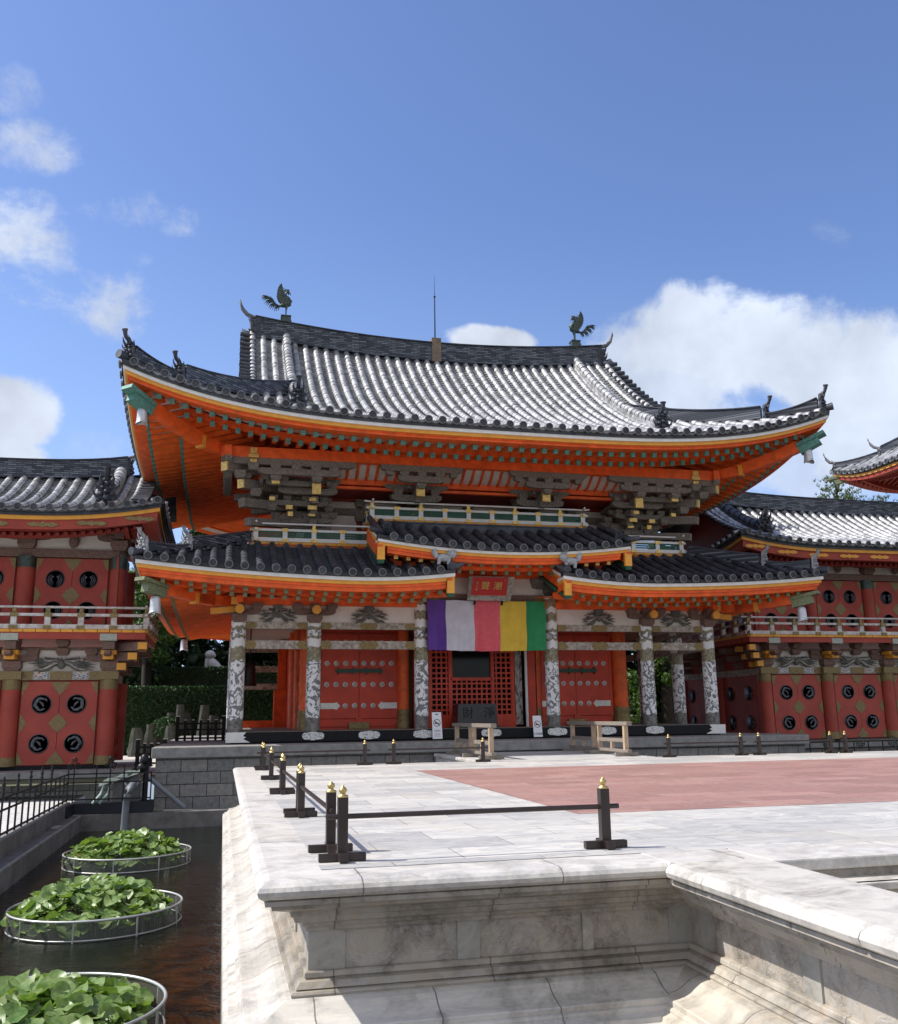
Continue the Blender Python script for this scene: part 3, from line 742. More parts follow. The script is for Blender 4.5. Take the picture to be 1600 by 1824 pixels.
# corner beams with bronze heads
def corner_beams(R, parent, sgn, a, mat, hs, zo, s1, s2, low):
    mb = MB(); hd = MB(); yl = MB()
    def cpt(s, z): return V(R.xc+sgn*(R.hw-s), R.ym-R.hd+s, z)
    def zs(s): return R.zb+R.lift(s)*max(0, 1-s/7.0)+zo
    P_ = [cpt(s, zs(s)-.05) for s in (s1+.6, s1+1.4, s1+2.4, s2)]
    for p, q in zip(P_, P_[1:]): mb.bar(p, q, .36*hs, .5*hs)
    q0, q1 = cpt(s1-.22, zs(s1)+.10), cpt(s1+.65, zs(s1+.65)-.0)
    hd.bar(q0, q1, .62*hs, .16*hs)
    q0, q1 = cpt(s1-.02, zs(s1)-.14), cpt(s1+.62, zs(s1+.62)-.20); hd.bar(q0, q1, .46*hs, .52*hs)
    P_ = [cpt(s, zs(s)+low+.12*(s-s2)) for s in (s2-.1, s2+1.6, s2+4.2)]
    for p, q in zip(P_, P_[1:]): mb.bar(p, q, .36*hs, .46*hs)
    d = (P_[0]-P_[1]).normalized(); yl.bar(P_[0]-d*.05, P_[0]+d*.14, .4*hs, .5*hs)
    b = mb.build('corner_beam', 'vermilion', parent); hd.build('beam_cap', mat, b); yl.build('beam_end_plate', 'yellow', b)
    return cpt(s1+.35, zs(s1)-.35*hs)
BELLS = []
for sg in (-1, 1): BELLS.append(corner_beams(R1, H, sg, 0, 'teal', 1.0, -.92, .45, 3.1, -.1))
# purlins
mb = MB()
mb.box(XC-11.6, XC+11.6, 38.42, 38.74, 12.24, 12.70)
for sg in (-1, 1): mb.cut(); mb.box(XC+sg*11.32-.15, XC+sg*11.32+.15, 38.2, 46, 12.24, 12.68)
mb.cut(); mb.box(XC-8.6, XC+8.6, 39.82, 40.08, 11.60, 11.86)
mb.cut(); mb.box(XC-8.6, XC+8.6, 39.84, 40.06, 11.40, 11.52)
for sg in (-1, 1): mb.cut(); mb.box(XC+sg*9.9-.12, XC+sg*9.9+.12, 39.6, 57, 11.60, 11.86)
mb.each('purlin', 'vermilion', H)
mb = MB(); rb = MB()
mb.grid([[V(XC-10, 38.8, 12.5), V(XC+10, 38.8, 12.5)], [V(XC-9.6, 39.0, 12.3), V(XC+9.6, 39.0, 12.3)], [V(XC-9, 39.5, 11.95), V(XC+9, 39.5, 11.95)], [V(XC-8.6, 39.84, 11.84), V(XC+8.6, 39.84, 11.84)]])
for k in range(-19, 20):
    x = XC+k*.44
    rb.tube([V(x, 38.78, 12.46), V(x, 38.98, 12.26), V(x, 39.45, 11.93), V(x, 39.83, 11.80)], .065, 4, False)
cv = mb.build('coved_ceiling', 'cream', H); rb.build('ceiling_ribs', 'vermilion', cv)
# upper storey walls
mb = MB()
mb.box(XC-7.4, XC+7.4, 42.05, 42.2, 8.2, 11.4)
for sg in (-1, 1): mb.box(XC+sg*7.45-.08, XC+sg*7.45+.08, 42.1, 55, 8.2, 11.4)
mb.build('upper_wall', 'plaster', H)
mb = MB()
mb.box(XC-8.4, XC+8.4, 40.1, 56, 11.46, 11.56); mb.box(XC-7.6, XC+7.6, 41.9, 42.04, 11.3, 11.44)
mb.build('upper_ceiling', 'darkred', H); mb = MB()
for u in (-7.5, -2.95, 2.95, 7.5): mb.cut(); mb.lathe((XC+u, 42.0, 8.2), [(.30, 0), (.30, 3.1)], 14)
mb.each('upper_column', 'darkred', H); mb = MB()
for u in (-5.25, 0, 5.25):
    for z0, z1 in ((9.0, 10.55), (10.95, 11.3)): mb.cut(); mb.box(XC+u-.13, XC+u+.13, 41.93, 42.04, z0, z1)
mb.each('upper_strut', 'darkred', H)
mb = MB(); mb.box(XC-7.9, XC+7.9, 41.85, 42.03, 10.66, 10.96)
for u in (-5.25, 0, 5.25):
    for z in (10.5, 11.2): block(mb, (XC+u, 41.9, z), .42, .34)
mb.build('upper_tie_beam', 'wood', H)
# ---- bracket clusters
def cluster(u, kind):
    mb = MB(); g = MB(); x = XC+u; sg = 1 if u > 0 else -1
    if kind == 'mid':
        arm(mb, (x, 38.58, 12.10), 3.7, .27, .30); arm(mb, (x, 38.62, 11.64), 2.15, .28, .28)
        for k in (-.8, 0, .8): block(mb, (x+k, 38.6, 11.87), .40, .24)
        block(mb, (x, 38.8, 11.42), .42, .26)
        arm(mb, (x, 39.85, 11.06), 2.3, .30, .28)
        for k in (-.85, .85): block(mb, (x+k, 39.85, 11.34), .42, .30)
        for k in (-1.45, 1.45): block(mb, (x+k, 38.6, 11.88), .34, .2)
        arm(mb, (x, 39.85, 11.56), 2.9, .24, .22); arm(mb, (x, 40.9, 11.2), 2.0, .26, .22)
        for k in (-.9, 0, .9): block(mb, (x+k, 40.9, 11.44), .38, .24)
        for k in (-.42, .42): mb.bar((x+k, 41.9, 11.3), (x+k, 39.3, 11.5), .16, .2)
        mb.bar((x, 42, 11.75), (x, 38.95, 11.2), .30, .34); mb.bar((x, 42, 11.1), (x, 39.3, 10.95), .28, .30)
        arm(mb, (x, 41.0, 10.4), 1.9, .3, .26)
        for k in (-.75, 0, .75): block(mb, (x+k, 41.0, 10.68), .42, .28)
        mb.bar((x, 42, 10.4), (x, 40.1, 10.4), .26, .28)
        g.cut(); g.box(x-.19, x+.19, 38.86, 39.02, 10.97, 11.40); g.cut(); g.box(x-.17, x+.17, 39.98, 40.1, 10.26, 10.56)
    else:
        xs = x-sg*0
        arm(mb, (XC+sg*8.75, 38.58, 12.10), 5.7, .27, .30); arm(mb, (XC+sg*8.30, 38.62, 11.70), 3.6, .27, .28)
        for k in (6.85, 7.63, 8.46, 9.34): block(mb, (XC+sg*k, 38.6, 11.90), .42, .24)
        arm(mb, (XC+sg*7.85, 39.75, 11.15), 2.6, .28, .28); arm(mb, (XC+sg*7.75, 40.6, 10.95), 2.1, .26, .26)
        for k in (6.8, 7.6, 8.5): block(mb, (XC+sg*k, 39.7, 11.45), .42, .30)
        for k in (7.56, 9.31): block(mb, (XC+sg*k, 38.75, 11.46), .44, .26)
        arm(mb, (XC+sg*7.55, 41.0, 10.36), 2.3, .30, .26)
        for k in (6.8, 7.55, 8.4): block(mb, (XC+sg*k, 41.0, 10.66), .40, .28)
        arm(mb, (XC+sg*7.6, 41.2, 9.8), 1.9, .3, .26)
        for yy, zz in ((38.95, 11.2), (39.5, 10.75), (40.0, 10.4), (40.4, 9.9)): mb.bar((x, 42, zz+.35), (x, yy, zz), .30, .30)
        arm(mb, (XC+sg*8.1, 39.75, 11.62), 3.4, .24, .22); arm(mb, (XC+sg*8.6, 39.3, 11.38), 2.2, .22, .2); arm(mb, (XC+sg*8.2, 40.3, 10.72), 2.6, .24, .24); arm(mb, (XC+sg*8.0, 40.8, 10.05), 2.6, .24, .24)
        for k in (7.1, 7.9, 8.7, 9.3): block(mb, (XC+sg*k, 40.3, 10.94), .36, .22); block(mb, (XC+sg*(k-.1), 40.8, 10.26), .36, .2)
        for k in (8.9, 9.7, 10.5): block(mb, (XC+sg*k, 39.2, 11.6), .36, .22)
        for k in (6.9, 8.3, 9.0, 9.8): mb.bar((XC+sg*k, 41.8, 11.2), (XC+sg*(k+.1), 39.2, 11.45), .16, .2)
        # side-facing arms
        for cx, cy, cz, L in ((11.30, 41.0, 12.10, 5.6), (11.28, 41.2, 11.70, 3.6), (10.2, 42.0, 11.15, 2.6), (9.0, 42.2, 10.4, 2.3)):
            arm(mb, (XC+sg*cx, cy, cz), L, .27, .30, 'y')
        for cy in (39.6, 40.6, 41.6, 42.6, 43.6): block(mb, (XC+sg*11.3, cy, 11.9), .42, .24)
        for xx, zz in ((11.0, 11.3), (10.2, 10.7), (9.4, 10.2)): mb.bar((XC+sg*7.5, 42.1, zz+.3), (XC+sg*xx, 42.1, zz), .3, .3)
        # diagonal tail beams
        for a, z, w in ((3.95, 11.80, .40), (3.25, 11.24, .40), (3.2, 10.42, .38), (2.9, 9.65, .34)):
            p = V(XC+sg*(7.5+a), 42.1-a*.92, z); q = V(XC+sg*7.5, 42.1, z+.45)
            mb.bar(p, q, .36, w)
            if z > 11: e = (q-p).normalized(); g.cut(); g.bar(p-e*.03, p+e*.04, .37, w-.02)
        for a, z in ((2.6, 10.95), (1.9, 10.5), (1.3, 10.1), (3.3, 11.55)): block(mb, (XC+sg*(7.5+a), 42.1-a, z), .46, .32)
        g.cut(); g.box(x-.19, x+.19, 38.84, 39.0, 10.86, 11.34)
        for uu, yy, zz, w, h in ((9.31, 38.72, 11.28, .40, .22), (9.42, 39.2, 10.65, .28, .2), (8.64, 39.9, 10.46, .36, .22), (8.57, 40.1, 10.2, .27, .24), (7.64, 39.85, 10.47, .48, .22), (7.63, 40.15, 10.2, .36, .14), (7.65, 39.5, 10.76, .36, .18),
                                 (10.27, 38.36, 12.52, .34, .30), (10.27, 38.34, 12.28, .50, .2), (10.27, 38.38, 12.05, .34, .22)):
            w *= .82; h *= .82; g.cut(); g.box(XC+sg*uu-w/2, XC+sg*uu+w/2, yy-.06, yy+.12, zz-h/2, zz+h/2)
        block(mb, (XC+sg*10.27, 38.5, 11.85), .44, .3)
    b = mb.build('bracket_cluster', 'wood', H); g.each('gilded_cap', 'gold', b)
for u, k in ((-7.55, 'c'), (-2.95, 'mid'), (2.95, 'mid'), (7.55, 'c')): cluster(u, k)
# gables
for sg in (-1, 1):
    mb = MB(); gt = MB(); x = XC+sg*9.95
    N = 12; top = [R1.pt(0, sg*9.95, d, -.25) for d in [4.6+(13.6-4.6)*i/N for i in range(N+1)]]
    pts = [(p.y, p.z) for p in top]+[(2*YM-p.y, p.z) for p in reversed(top[:-1])]
    mb.prism(pts, lambda p, q, t: V(t, p, q), x-.05, x+.05)
    mb.build('gable_wall', 'plaster', H)
    for i in range(N):
        for mir in (0, 1):
            a = R1.pt(0, sg*10.5, 4.4+9.2*i/N, -.38); b = R1.pt(0, sg*10.5, 4.4+9.2*(i+1)/N, -.38)
            if mir: a.y = 2*YM-a.y; b.y = 2*YM-b.y
            gt.bar(a, b, .14, .55)
    gt.build('bargeboard', 'vermilion', H)
    vt = MB(); ds = MB()
    for i in range(19):
        d = 4.9+.48*i
        if d > 13.5: break
        for yy in (0, 1):
            p = R1.pt(0, sg*10.15, d, .10); q = R1.pt(0, sg*10.98, d, .02)
            if yy: p.y = 2*YM-p.y; q.y = 2*YM-q.y
            vt.tube([p, q], .135, 8); 
            p2 = R1.pt(0, sg*10.3, d+.24, -.08); q2 = R1.pt(0, sg*10.92, d+.24, -.16)
            if yy: p2.y = 2*YM-p2.y; q2.y = 2*YM-q2.y
            vt.bar(p2, q2, .5, .08)
    vt.build('verge_tiles', 'tiled', H)
# ridges
def zr(u): return 21.25+.62*(u/10.3)**2
mb = MB(); cp = MB()
path = [V(XC+u, YM, zr(u)) for u in [-10.2+20.4*i/30 for i in range(31)]]
tops = sweep_ridge(mb, path, .62, lambda t: 1.08+.10*abs(2*t-1)**2, .13, cp)
mr = mb.build('main_ridge', 'ridge', H); cp.build('ridge_cap', 'tiled', mr)
for sg in (-1, 1):
    mb = MB(); e = tops[0] if sg < 0 else tops[-1]
    onigawara(mb, (e.x+sg*.08, YM, e.z-1.25), (sg, 0), 1.15, horn=False)
    mb.build('ridge_end_tile', 'tiled', mr)
    mb = MB(); tail_horn(mb, e+V(sg*.1, 0, .06), (sg, 0), .95); mb.build('ridge_horn', 'tilec', mr)
    mb = MB(); mb.box(XC+sg*10.05-.12, XC+sg*10.05+.12, YM-.34, YM+.34, zr(10)-.2, zr(10)+1.15); mb.build('ridge_end_post', 'tiled', mr)
for sg in (-1, 1):   # descending ridges
    mb = MB(); cp = MB()
    path = [R1.pt(0, sg*8.5, 13.2-(13.2-3.15)*i/18, .02) for i in range(19)]
    sweep_ridge(mb, path, .46, .34, .2, None)
    n = 26
    for i in range(n):
        d0 = 13.4-(13.4-3.1)*i/n; d1 = 13.4-(13.4-3.1)*(i+1)/n
        cp.tube([R1.pt(0, sg*8.5, d0, .44), R1.pt(0, sg*8.5, d1, .44)], [.195, .235], 10)
    k = mb.build('descending_ridge', 'tile', H); cp.build('ridge_cap', 'tile', k)
    mb = MB(); p = R1.pt(0, sg*8.5, 3.0, -.05); onigawara(mb, p, (0, -1), .95, tubelen=.30, curl=.6, disc=mb); mb.build('ridge_end_tile', 'tiled', k)
def corner_ridge(R, parent, sg, s0, s1, s2, h0, zlift, sc, mats=('ridge', 'tiled', 'tiled', 'tilec')):
    """two-stage ridge along the hip: s = distance from the corner"""
    def hp(s, dz=0.0):
        p = R.pt(0, sg*(R.hw-s), s, dz); return p
    mb = MB(); cp = MB()
    path = [hp(s0+(s1-s0)*i/12, -.05) for i in range(13)]
    t1 = sweep_ridge(mb, path, .42*sc, lambda t: h0+.10*t, .10*sc, cp)
    path2 = [hp(s1-.1+(s2-s1+.1)*i/10, -.05) for i in range(11)]
    t2 = sweep_ridge(mb, path2, .38*sc, lambda t: h0*.55+.30*t*t*sc, .10*sc, cp)
    k = mb.build('corner_ridge', mats[0], parent); cp.build('ridge_cap', mats[1], k)
    dr = (sg, -1)
    dc = MB(); og = MB(); onigawara(og, hp(s1-.15, -.0), dr, .78*sc, tubelen=.12*zlift, disc=dc, curl=.8); og.build('ridge_end_tile', mats[2], k)
    og = MB(); onigawara(og, hp(s2-.12, .0), dr, .78*sc, tubelen=.12*zlift, disc=dc, curl=.8); og.build('ridge_end_tile', mats[2], k)
    dc.build('perch_disc', mats[3], k)
    tp = MB(); a = hp(.5, .05); b = hp(.12, .08); c = hp(-.10, .12); tp.tube([a, b, c], [.14*sc, .15*sc, .18*sc], 12); tp.build('corner_tip_tile', 'tiled', k)
for sg in (-1, 1): corner_ridge(R1, H, sg, 6.9, 2.15, .35, .62, 3.0, 1.0)

# ------------------------------------------------------------------ lower roof
def lz(tc): return .55*(sm(14.3-tc)/14.3)**3.0
class Lower(Roof):
    def pt(s, side, t, d, dz=0.0, fade=0.0):
        p = Roof.pt(s, side, t, d, dz)
        if side == 0 and abs(t) < 6.8: p.z += .30*((6.8-abs(t))/4.5)**2
        return p
    def band(s, side, d, dz, t, shrink=7.0):
        p = Roof.band(s, side, d, dz, t, shrink)
        if side == 0 and abs(t) < 6.8: p.z += .30*((6.8-abs(t))/4.5)**2*max(0, 1-d/4)
        return p
R2 = Lower(XC, YM, 14.55, 13.2, 6.88, lambda d: .34*d+.018*d*abs(d), lz, 30, .585, .15)
R2.dmax = lambda side, t: min(3.9, (14.55 if side in (0, 2) else 13.2)-abs(t))
R2.tiles(H, ['tiled', 'tilec', 'tiled'], (0, 1, 3), tmin=2.35, roll=.46)
A = [MB() for _ in range(5)]
for sd, a, b in ((0, -14.55, -2.3), (0, 2.3, 14.55), (1, None, None), (3, None, None), (2, None, None)):
    h = R2.half(sd)
    for k, poly in ((0, [(.0, -.04), (.03, -.17), (.4, -.22), (.4, -.03)]), (1, [(.06, -.17), (.06, -.31), (.8, -.31), (.8, -.17)]), (2, [(.13, -.305), (.13, -.45), (.8, -.45), (.8, -.305)]),
                    (3, [(.2, -.445), (.2, -.56), (.26, -.57), (.29, -.72), (.8, -.70), (.8, -.445)]), (3, [(1.32, -.66), (1.32, -.86), (1.5, -.86), (1.5, -.66)]),
                    (4, [(.75, -.70), (.75, -.73), (1.45, -.64), (1.45, -.6)]), (4, [(1.3, -.80), (1.3, -.83), (4.4, -.25), (4.4, -.2)])):
        R2.strip(A[k], sd, poly, a, b, shrink=6)
for m_, nm, mt in zip(A, ('lower_eave_edge', 'lower_eave_white_board', 'lower_eave_yellow_board', 'lower_eave_beam', 'lower_soffit'), ('tiled', 'white', 'yellow', 'vermilion', 'soffit')): m_.build(nm, mt, H)
mb = MB(); cp = MB()
R2.rafters(mb, cp, 0, .62, -.79, 1.5, -.72, .14, .15, .51, -14.5, -2.5, shrink=6); R2.rafters(mb, cp, 0, .62, -.79, 1.5, -.72, .14, .15, .51, 2.5, 14.5, shrink=6)
for sd in (1, 3): R2.rafters(mb, cp, sd, .62, -.78, 1.5, -.70, .14, .15, .5, shrink=6)
rafter_parts(mb, cp, 'lower_flying_rafter', 'soffit', 'olive', H)
mb = MB(); cp = MB()
R2.rafters(mb, cp, 0, 1.24, -.95, 4.2, -.42, .14, .15, .51, -13.0, -3.3, shrink=6); R2.rafters(mb, cp, 0, 1.24, -.95, 4.2, -.42, .14, .15, .51, 3.3, 13.0, shrink=6)
for sd in (1, 3): R2.rafters(mb, cp, sd, 1.24, -.94, 4.2, -.42, .14, .15, .5, shrink=6)
rafter_parts(mb, cp, 'lower_base_rafter', 'soffit', 'olive', H)
for sg in (-1, 1): BELLS.append(corner_beams(R2, H, sg, 0, 'olive', .85, -.90, .45, 2.3, -.12))
for sg in (-1, 1): corner_ridge(R2, H, sg, 4.2, 1.95, .4, .42, 2.2, .86, ('ridge', 'tiled', 'silver_tile', 'tilec'))
# inner ends of the lower roof, beside the raised centre
def roof_end(R, sg, t, d0, d1, zt, parent, y_drop=.0):
    a = [MB() for _ in range(5)]
    n = 8
    for i in range(n):
        da = d0+(d1-d0)*i/n; db = d0+(d1-d0)*(i+1)/n
        for k, zc, hh, off in ((0, -.10, .14, .0), (1, -.24, .14, .0), (2, -.38, .15, .04), (3, -.66, .44, .10)):
            p = R.pt(0, sg*t, da, zc); q = R.pt(0, sg*t, db, zc); p.x += sg*off; q.x += sg*off
            a[k].bar(p, q, .22, hh)
    for k, nm, mt in ((0, 'roof_end_edge', 'tiled'), (1, 'roof_end_white_board', 'white'), (2, 'roof_end_yellow_board', 'yellow'), (3, 'roof_end_board', 'vermilion')): a[k].build(nm, mt, parent)
    mb = MB(); p = R.pt(0, sg*t, d0, -.72); p.x += sg*.06; mb.box(p.x-.15, p.x+.15, p.y-.05, p.y+.12, p.z-.3, p.z+.27); mb.build('roof_end_yellow_post', 'yellow', parent)
    mb = MB(); q = R.pt(0, sg*t, d1, -1.04); mb.bar((p.x, p.y-.02, p.z-.38), (p.x, q.y, q.z), .26, .16); mb.build('roof_end_green_trim', 'green', parent)
for sg in (-1, 1):
    roof_end(R2, sg, 2.42, .12, 3.3, 0, H)
    mb = MB(); 
    p0 = R2.pt(0, sg*2.42, 0, .1)
    mb.tube([R2.pt(0, sg*2.42, 3.4, .12), R2.pt(0, sg*2.42, .1, .12), R2.pt(0, sg*2.42, -.1, .14)], [.12, .14, .15], 10)
    mb.tube([R2.pt(0, sg*2.6, .1, .05), R2.pt(0, sg*2.2, -.02, .07), R2.pt(0, sg*1.92, -.1, .2)], [.12, .12, .05], 8)
    mb.build('verge_roll', 'tiled', H)
    # little lion ornaments over the verge
    mb = MB(); c = R2.pt(0, sg*2.7, .25, .42)
    mb.ball(c, .22, 6, (1.5, .8, .8)); mb.ball(c+V(-sg*.34, -.05, .14), .17, 6); mb.tube([c+V(sg*.3, 0, 0), c+V(sg*.42, 0, .28), c+V(sg*.34, 0, .5)], [.11, .14, .03], 6)
    for k in range(9): a = random.uniform(0, 6.3); mb.tube([c+V(-sg*.3, 0, .14), c+V(-sg*.3+.2*cos(a), -.15, .16+.22*sin(a))], [.09, .02], 5)
    for k in (-.2, .2): mb.tube([c+V(k, -.05, 0), c+V(k-.05, -.08, -.3)], [.09, .07], 6)
    mb.build('lion_ornament', 'statuegrey', H)

# ------------------------------------------------------------------ raised centre roof
R3 = Roof(XC, YM, 5.42, 13.1, 8.10, lambda d: .34*d+.02*d*abs(d), lambda tc: .40*(sm(5.42-tc)/5.42)**2, 30, .60, .155)
R3.dmax = lambda side, t: 3.1
R3.half = lambda side: 5.42
R3.tiles(H, ['tiled', 'tilec', 'tiled'], (0,), roll=.46)
A = [MB() for _ in range(5)]
def flat(R, mb, poly, t1, lift_k=1.0, n=24):
    rows = []
    for i in range(n+1):
        t = -t1+2*t1*i/n; rows.append([V(R.xc+t, R.ym-R.hd+d, R.zb+R.lift(R.hw-abs(t))*lift_k+z) for d, z in poly])
    mb.grid(rows, False, close=True); mb.add(rows[0], [tuple(range(len(poly)))]); mb.add(rows[-1], [tuple(range(len(poly)-1, -1, -1))])
flat(R3, A[0], [(0, -.03), (.03, -.16), (.4, -.2), (.4, -.03)], 5.42); flat(R3, A[1], [(.06, -.16), (.06, -.27), (.8, -.27), (.8, -.16)], 5.40)
flat(R3, A[2], [(.13, -.265), (.13, -.39), (.8, -.39), (.8, -.265)], 5.2); flat(R3, A[3], [(.2, -.385), (.2, -.50), (.26, -.51), (.29, -.64), (.8, -.62), (.8, -.385)], 5.0)
flat(R3, A[3], [(1.3, -.56), (1.3, -.76), (1.5, -.76), (1.5, -.56)], 4.6, .5); flat(R3, A[4], [(.75, -.5), (.75, -.53), (3.4, .1), (3.4, .15)], 4.9, .6)
for m_, nm, mt in zip(A, ('centre_eave_edge', 'centre_white_board', 'centre_yellow_board', 'centre_eave_beam', 'centre_soffit'), ('tiled', 'white', 'yellow', 'vermilion', 'vermilion')): m_.build(nm, mt, H)
mb = MB(); cp = MB(); cg = MB()
for k in range(-9, 10):
    t = k*.51; lf = R3.lift(5.42-abs(t)); p = V(XC+t, 36.0, 7.47+lf*.8); q = V(XC+t, 37.2, 7.60+lf*.6); mb.cut(); mb.bar(p, q, .14, .15); (cg if abs(t) > 3.4 else cp).cut()
    (cg if abs(t) > 3.4 else cp).bar(p+V(0, -.03, 0), p+V(0, .1, 0), .165, .175)
    if abs(t) < 3.0:
        p = V(XC+t+.25, 36.7, 7.27+lf*.4); q = V(XC+t+.25, 39, 7.6); mb.cut(); mb.bar(p, q, .14, .15); cp.cut(); cp.bar(p+V(0, -.03, 0), p+V(0, .1, 0), .165, .175)
mb.each('centre_rafter', 'vermilion', H); cp.each('rafter_end_cap', 'olive', H); cg.each('rafter_end_cap', 'gold', H)
for sg in (-1, 1):
    roof_end(R3, sg, 5.22, .12, 3.0, 0, H)
    mb = MB(); mb.tube([R3.pt(0, sg*5.3, 3.1, .1), R3.pt(0, sg*5.35, 0, .12), R3.pt(0, sg*5.75, -.15, .22)], [.12, .14, .09], 10)
    c = R3.pt(0, sg*5.0, .35, .3); onigawara(mb, c+V(0, 0, -.3), (sg*.6, -1), .5, horn=False); mb.build('verge_roll', 'tiled', H)
mb = MB(); rows = [V(XC+u, 38.55, 9.25) for u in (-4.9, -2.5, 0, 2.5, 4.9)]; sweep_ridge(mb, rows, .4, .36, .1, mb); mb.build('centre_roof_ridge', 'tiled', H)
for sg in (-1, 1):
    mb = MB(); sweep_ridge(mb, [V(XC+sg*u, 39.1, 8.22) for u in (5.2, 7, 9.0, 10.2)], .4, .24, .09, mb); mb.build('lower_roof_ridge', 'tiled', H)
    mb = MB(); sweep_ridge(mb, [V(XC+sg*10.45, y, 8.22) for y in (39.1, 45, 51, 57)], .4, .24, .09, mb); mb.build('lower_roof_ridge', 'tiled', H)

# ------------------------------------------------------------------ balconies
def balcony(parent, pts, z, post=1.13, panel=True, wh=('white', 'gold', 'green'), sc=1.0, ends=(True, True), red='vermilion', dentil='yellow'):
    """railing along a polyline (front edge), z = deck level"""
    rails = MB(); posts = MB(); caps = MB(); pan = MB(); dt = MB(); rd = MB()
    pts = [Vector((p[0], p[1], 0)) for p in pts]
    for a, b in zip(pts, pts[1:]):
        L = (b-a).length; e = (b-a)/L; out = V(e.y, -e.x, 0)
        up_ = V(0, 0, 1)
        rails.cut(); rails.tube([a-e*.35*sc+up_*(z+.80*sc+.03), a-e*.1+up_*(z+.80*sc), b+e*.1+up_*(z+.80*sc), b+e*.35*sc+up_*(z+.80*sc+.03)], .045*sc, 8)
        rails.cut(); rails.bar(a-e*.25+up_*(z+.52*sc), b+e*.25+up_*(z+.52*sc), .11*sc, .10*sc); rails.cut(); rails.bar(a-e*.25+up_*(z+.09*sc), b+e*.25+up_*(z+.09*sc), .15*sc, .16*sc)
        n = max(1, round(L/post)); 
        for i in range(n+1):
            p = a+e*(L*i/n)
            first = a is pts[0] or i > 0
            if first:
                posts.cut(); posts.box(p.x-.10*sc, p.x+.10*sc, p.y-.072*sc, p.y+.072*sc, z-.004, z+.56*sc)
                caps.cut(); caps.box(p.x-.135*sc, p.x+.135*sc, p.y-.11*sc, p.y+.11*sc, z+.44*sc, z+.587*sc); caps.cut(); caps.box(p.x-.14*sc, p.x+.14*sc, p.y-.115*sc, p.y+.115*sc, z-.006, z+.13*sc)
            if first and (i % 2 == 0 or not panel): caps.cut(); caps.box(p.x-.07*sc, p.x+.07*sc, p.y-.055*sc, p.y+.055*sc, z+.58*sc, z+.76*sc)
            if panel and i < n:
                p2 = a+e*(L*(i+1)/n); u0 = p+e*.1; u1 = p2-e*.1
                pan.cut()
                for zz in (.24, .34, .44): pan.bar(u0+up_*(z+zz*sc)+out*-.0, u1+up_*(z+zz*sc), .035, .075*sc)
        if ends[0] and a is pts[0] or b is pts[-1] and ends[1]:
            pass
        m = int(L/.46)
        for i in range(m): 
            p = a+e*(L*(i+.5)/m); c = p+up_*(z-.06)
            dt.bar(c-e*(L/m/2-.012), c+e*(L/m/2-.012), .14, .12)
        rd.bar(a+up_*(z-.26)+out*-.05, b+up_*(z-.26)+out*-.05, .12, .28)
    for p in (pts[0], pts[-1]):
        caps.cut(); caps.ball((p.x, p.y, z+.95*sc), .085*sc, 6); caps.box(p.x-.08*sc, p.x+.08*sc, p.y-.08*sc, p.y+.08*sc, z+.59*sc, z+.88*sc)
    r = rails.each('balcony_rail', wh[0], parent)[0]; posts.each('balcony_post', wh[0], parent); caps.each('metal_fitting', wh[1], parent)
    if panel: pan.each('slat_panel', wh[2], parent)
    d = dt.build('deck_edge', dentil, parent); rd.build('fascia', red, d)
    return r
balcony(H, [(XC-10.04, 46), (XC-10.04, 39.8), (XC-5.05, 39.8)], 8.88)
balcony(H, [(XC+5.05, 39.8), (XC+10.04, 39.8), (XC+10.04, 46)], 8.88)
balcony(H, [(XC-5.0, 42), (XC-5.0, 39.7), (XC+5.0, 39.7), (XC+5.0, 42)], 10.02, post=1.11)
mb = MB(); mb.box(XC-10.0, XC+10.0, 39.95, 56, 8.45, 8.80); mb.box(XC-4.95, XC+4.95, 39.8, 42, 9.55, 9.95); mb.box(XC-4.95, XC+4.95, 39.75, 39.9, 8.9, 9.75); mb.build('balcony_deck', 'vermilion', H)

# ------------------------------------------------------------------ ground storey
mb = MB(); mb.box(XC-13.45, XC+13.45, 36.35, 60.65, -1.76, .04); mb.build('podium_wall', 'podium', H)
mb = MB(); mb.box(XC-13.6, XC+13.6, 36.2, 60.8, .04, .43); bevel(mb.build('podium_coping', 'granite', H), .03)
mb = MB(); mb.box(XC-10.95, XC+10.95, 38.6, 38.95, .50, .88); mb.box(XC-10.95, XC-10.6, 38.96, 58, .50, .88); mb.box(XC+10.6, XC+10.95, 38.96, 58, .50, .88)
mb.box(XC-10.8, XC+10.8, 38.72, 58, .43, .5)
sill = mb.build('sill_beam', 'black', H)
mb = MB(); mb.box(XC-10.9, XC+10.9, 38.9, 57.9, .78, .90); mb.build('floor_boards', 'grey_wood', H)
for u in (-7.53, -5.24, -2.95, -.02, 2.95, 5.24, 7.53):
    mb = MB(); x = XC+u; n = 22
    pl = []
    for i in range(n):
        a = 2*pi*i/n; r = 1+.07*cos(8*a); px = max(-.44, min(.44, .50*cos(a)*r)); pl.append((px, .165*sin(a)*r))
    mb.prism(pl, lambda p, q, t: V(x+p, t, .70+q), 38.57, 38.6); mb.build('metal_fitting', 'fret', sill)
for sg in (-1, 1):
    mb = MB(); x0 = XC+sg*10.97; pl = [(0, -.20), (0, .20), (.78, .20), (.66, .06), (.78, 0), (.66, -.06), (.95, -.20)]
    mb.prism(pl, lambda p, q, t: V(x0-sg*p, t, .69+q), 38.56, 38.6); mb.box(x0-.01, x0+.01, 38.57, 39.4, .49, .89); mb.build('metal_fitting', 'white', sill)
UC = (-10.62, -7.53, -2.95, 2.95, 7.53, 10.62)
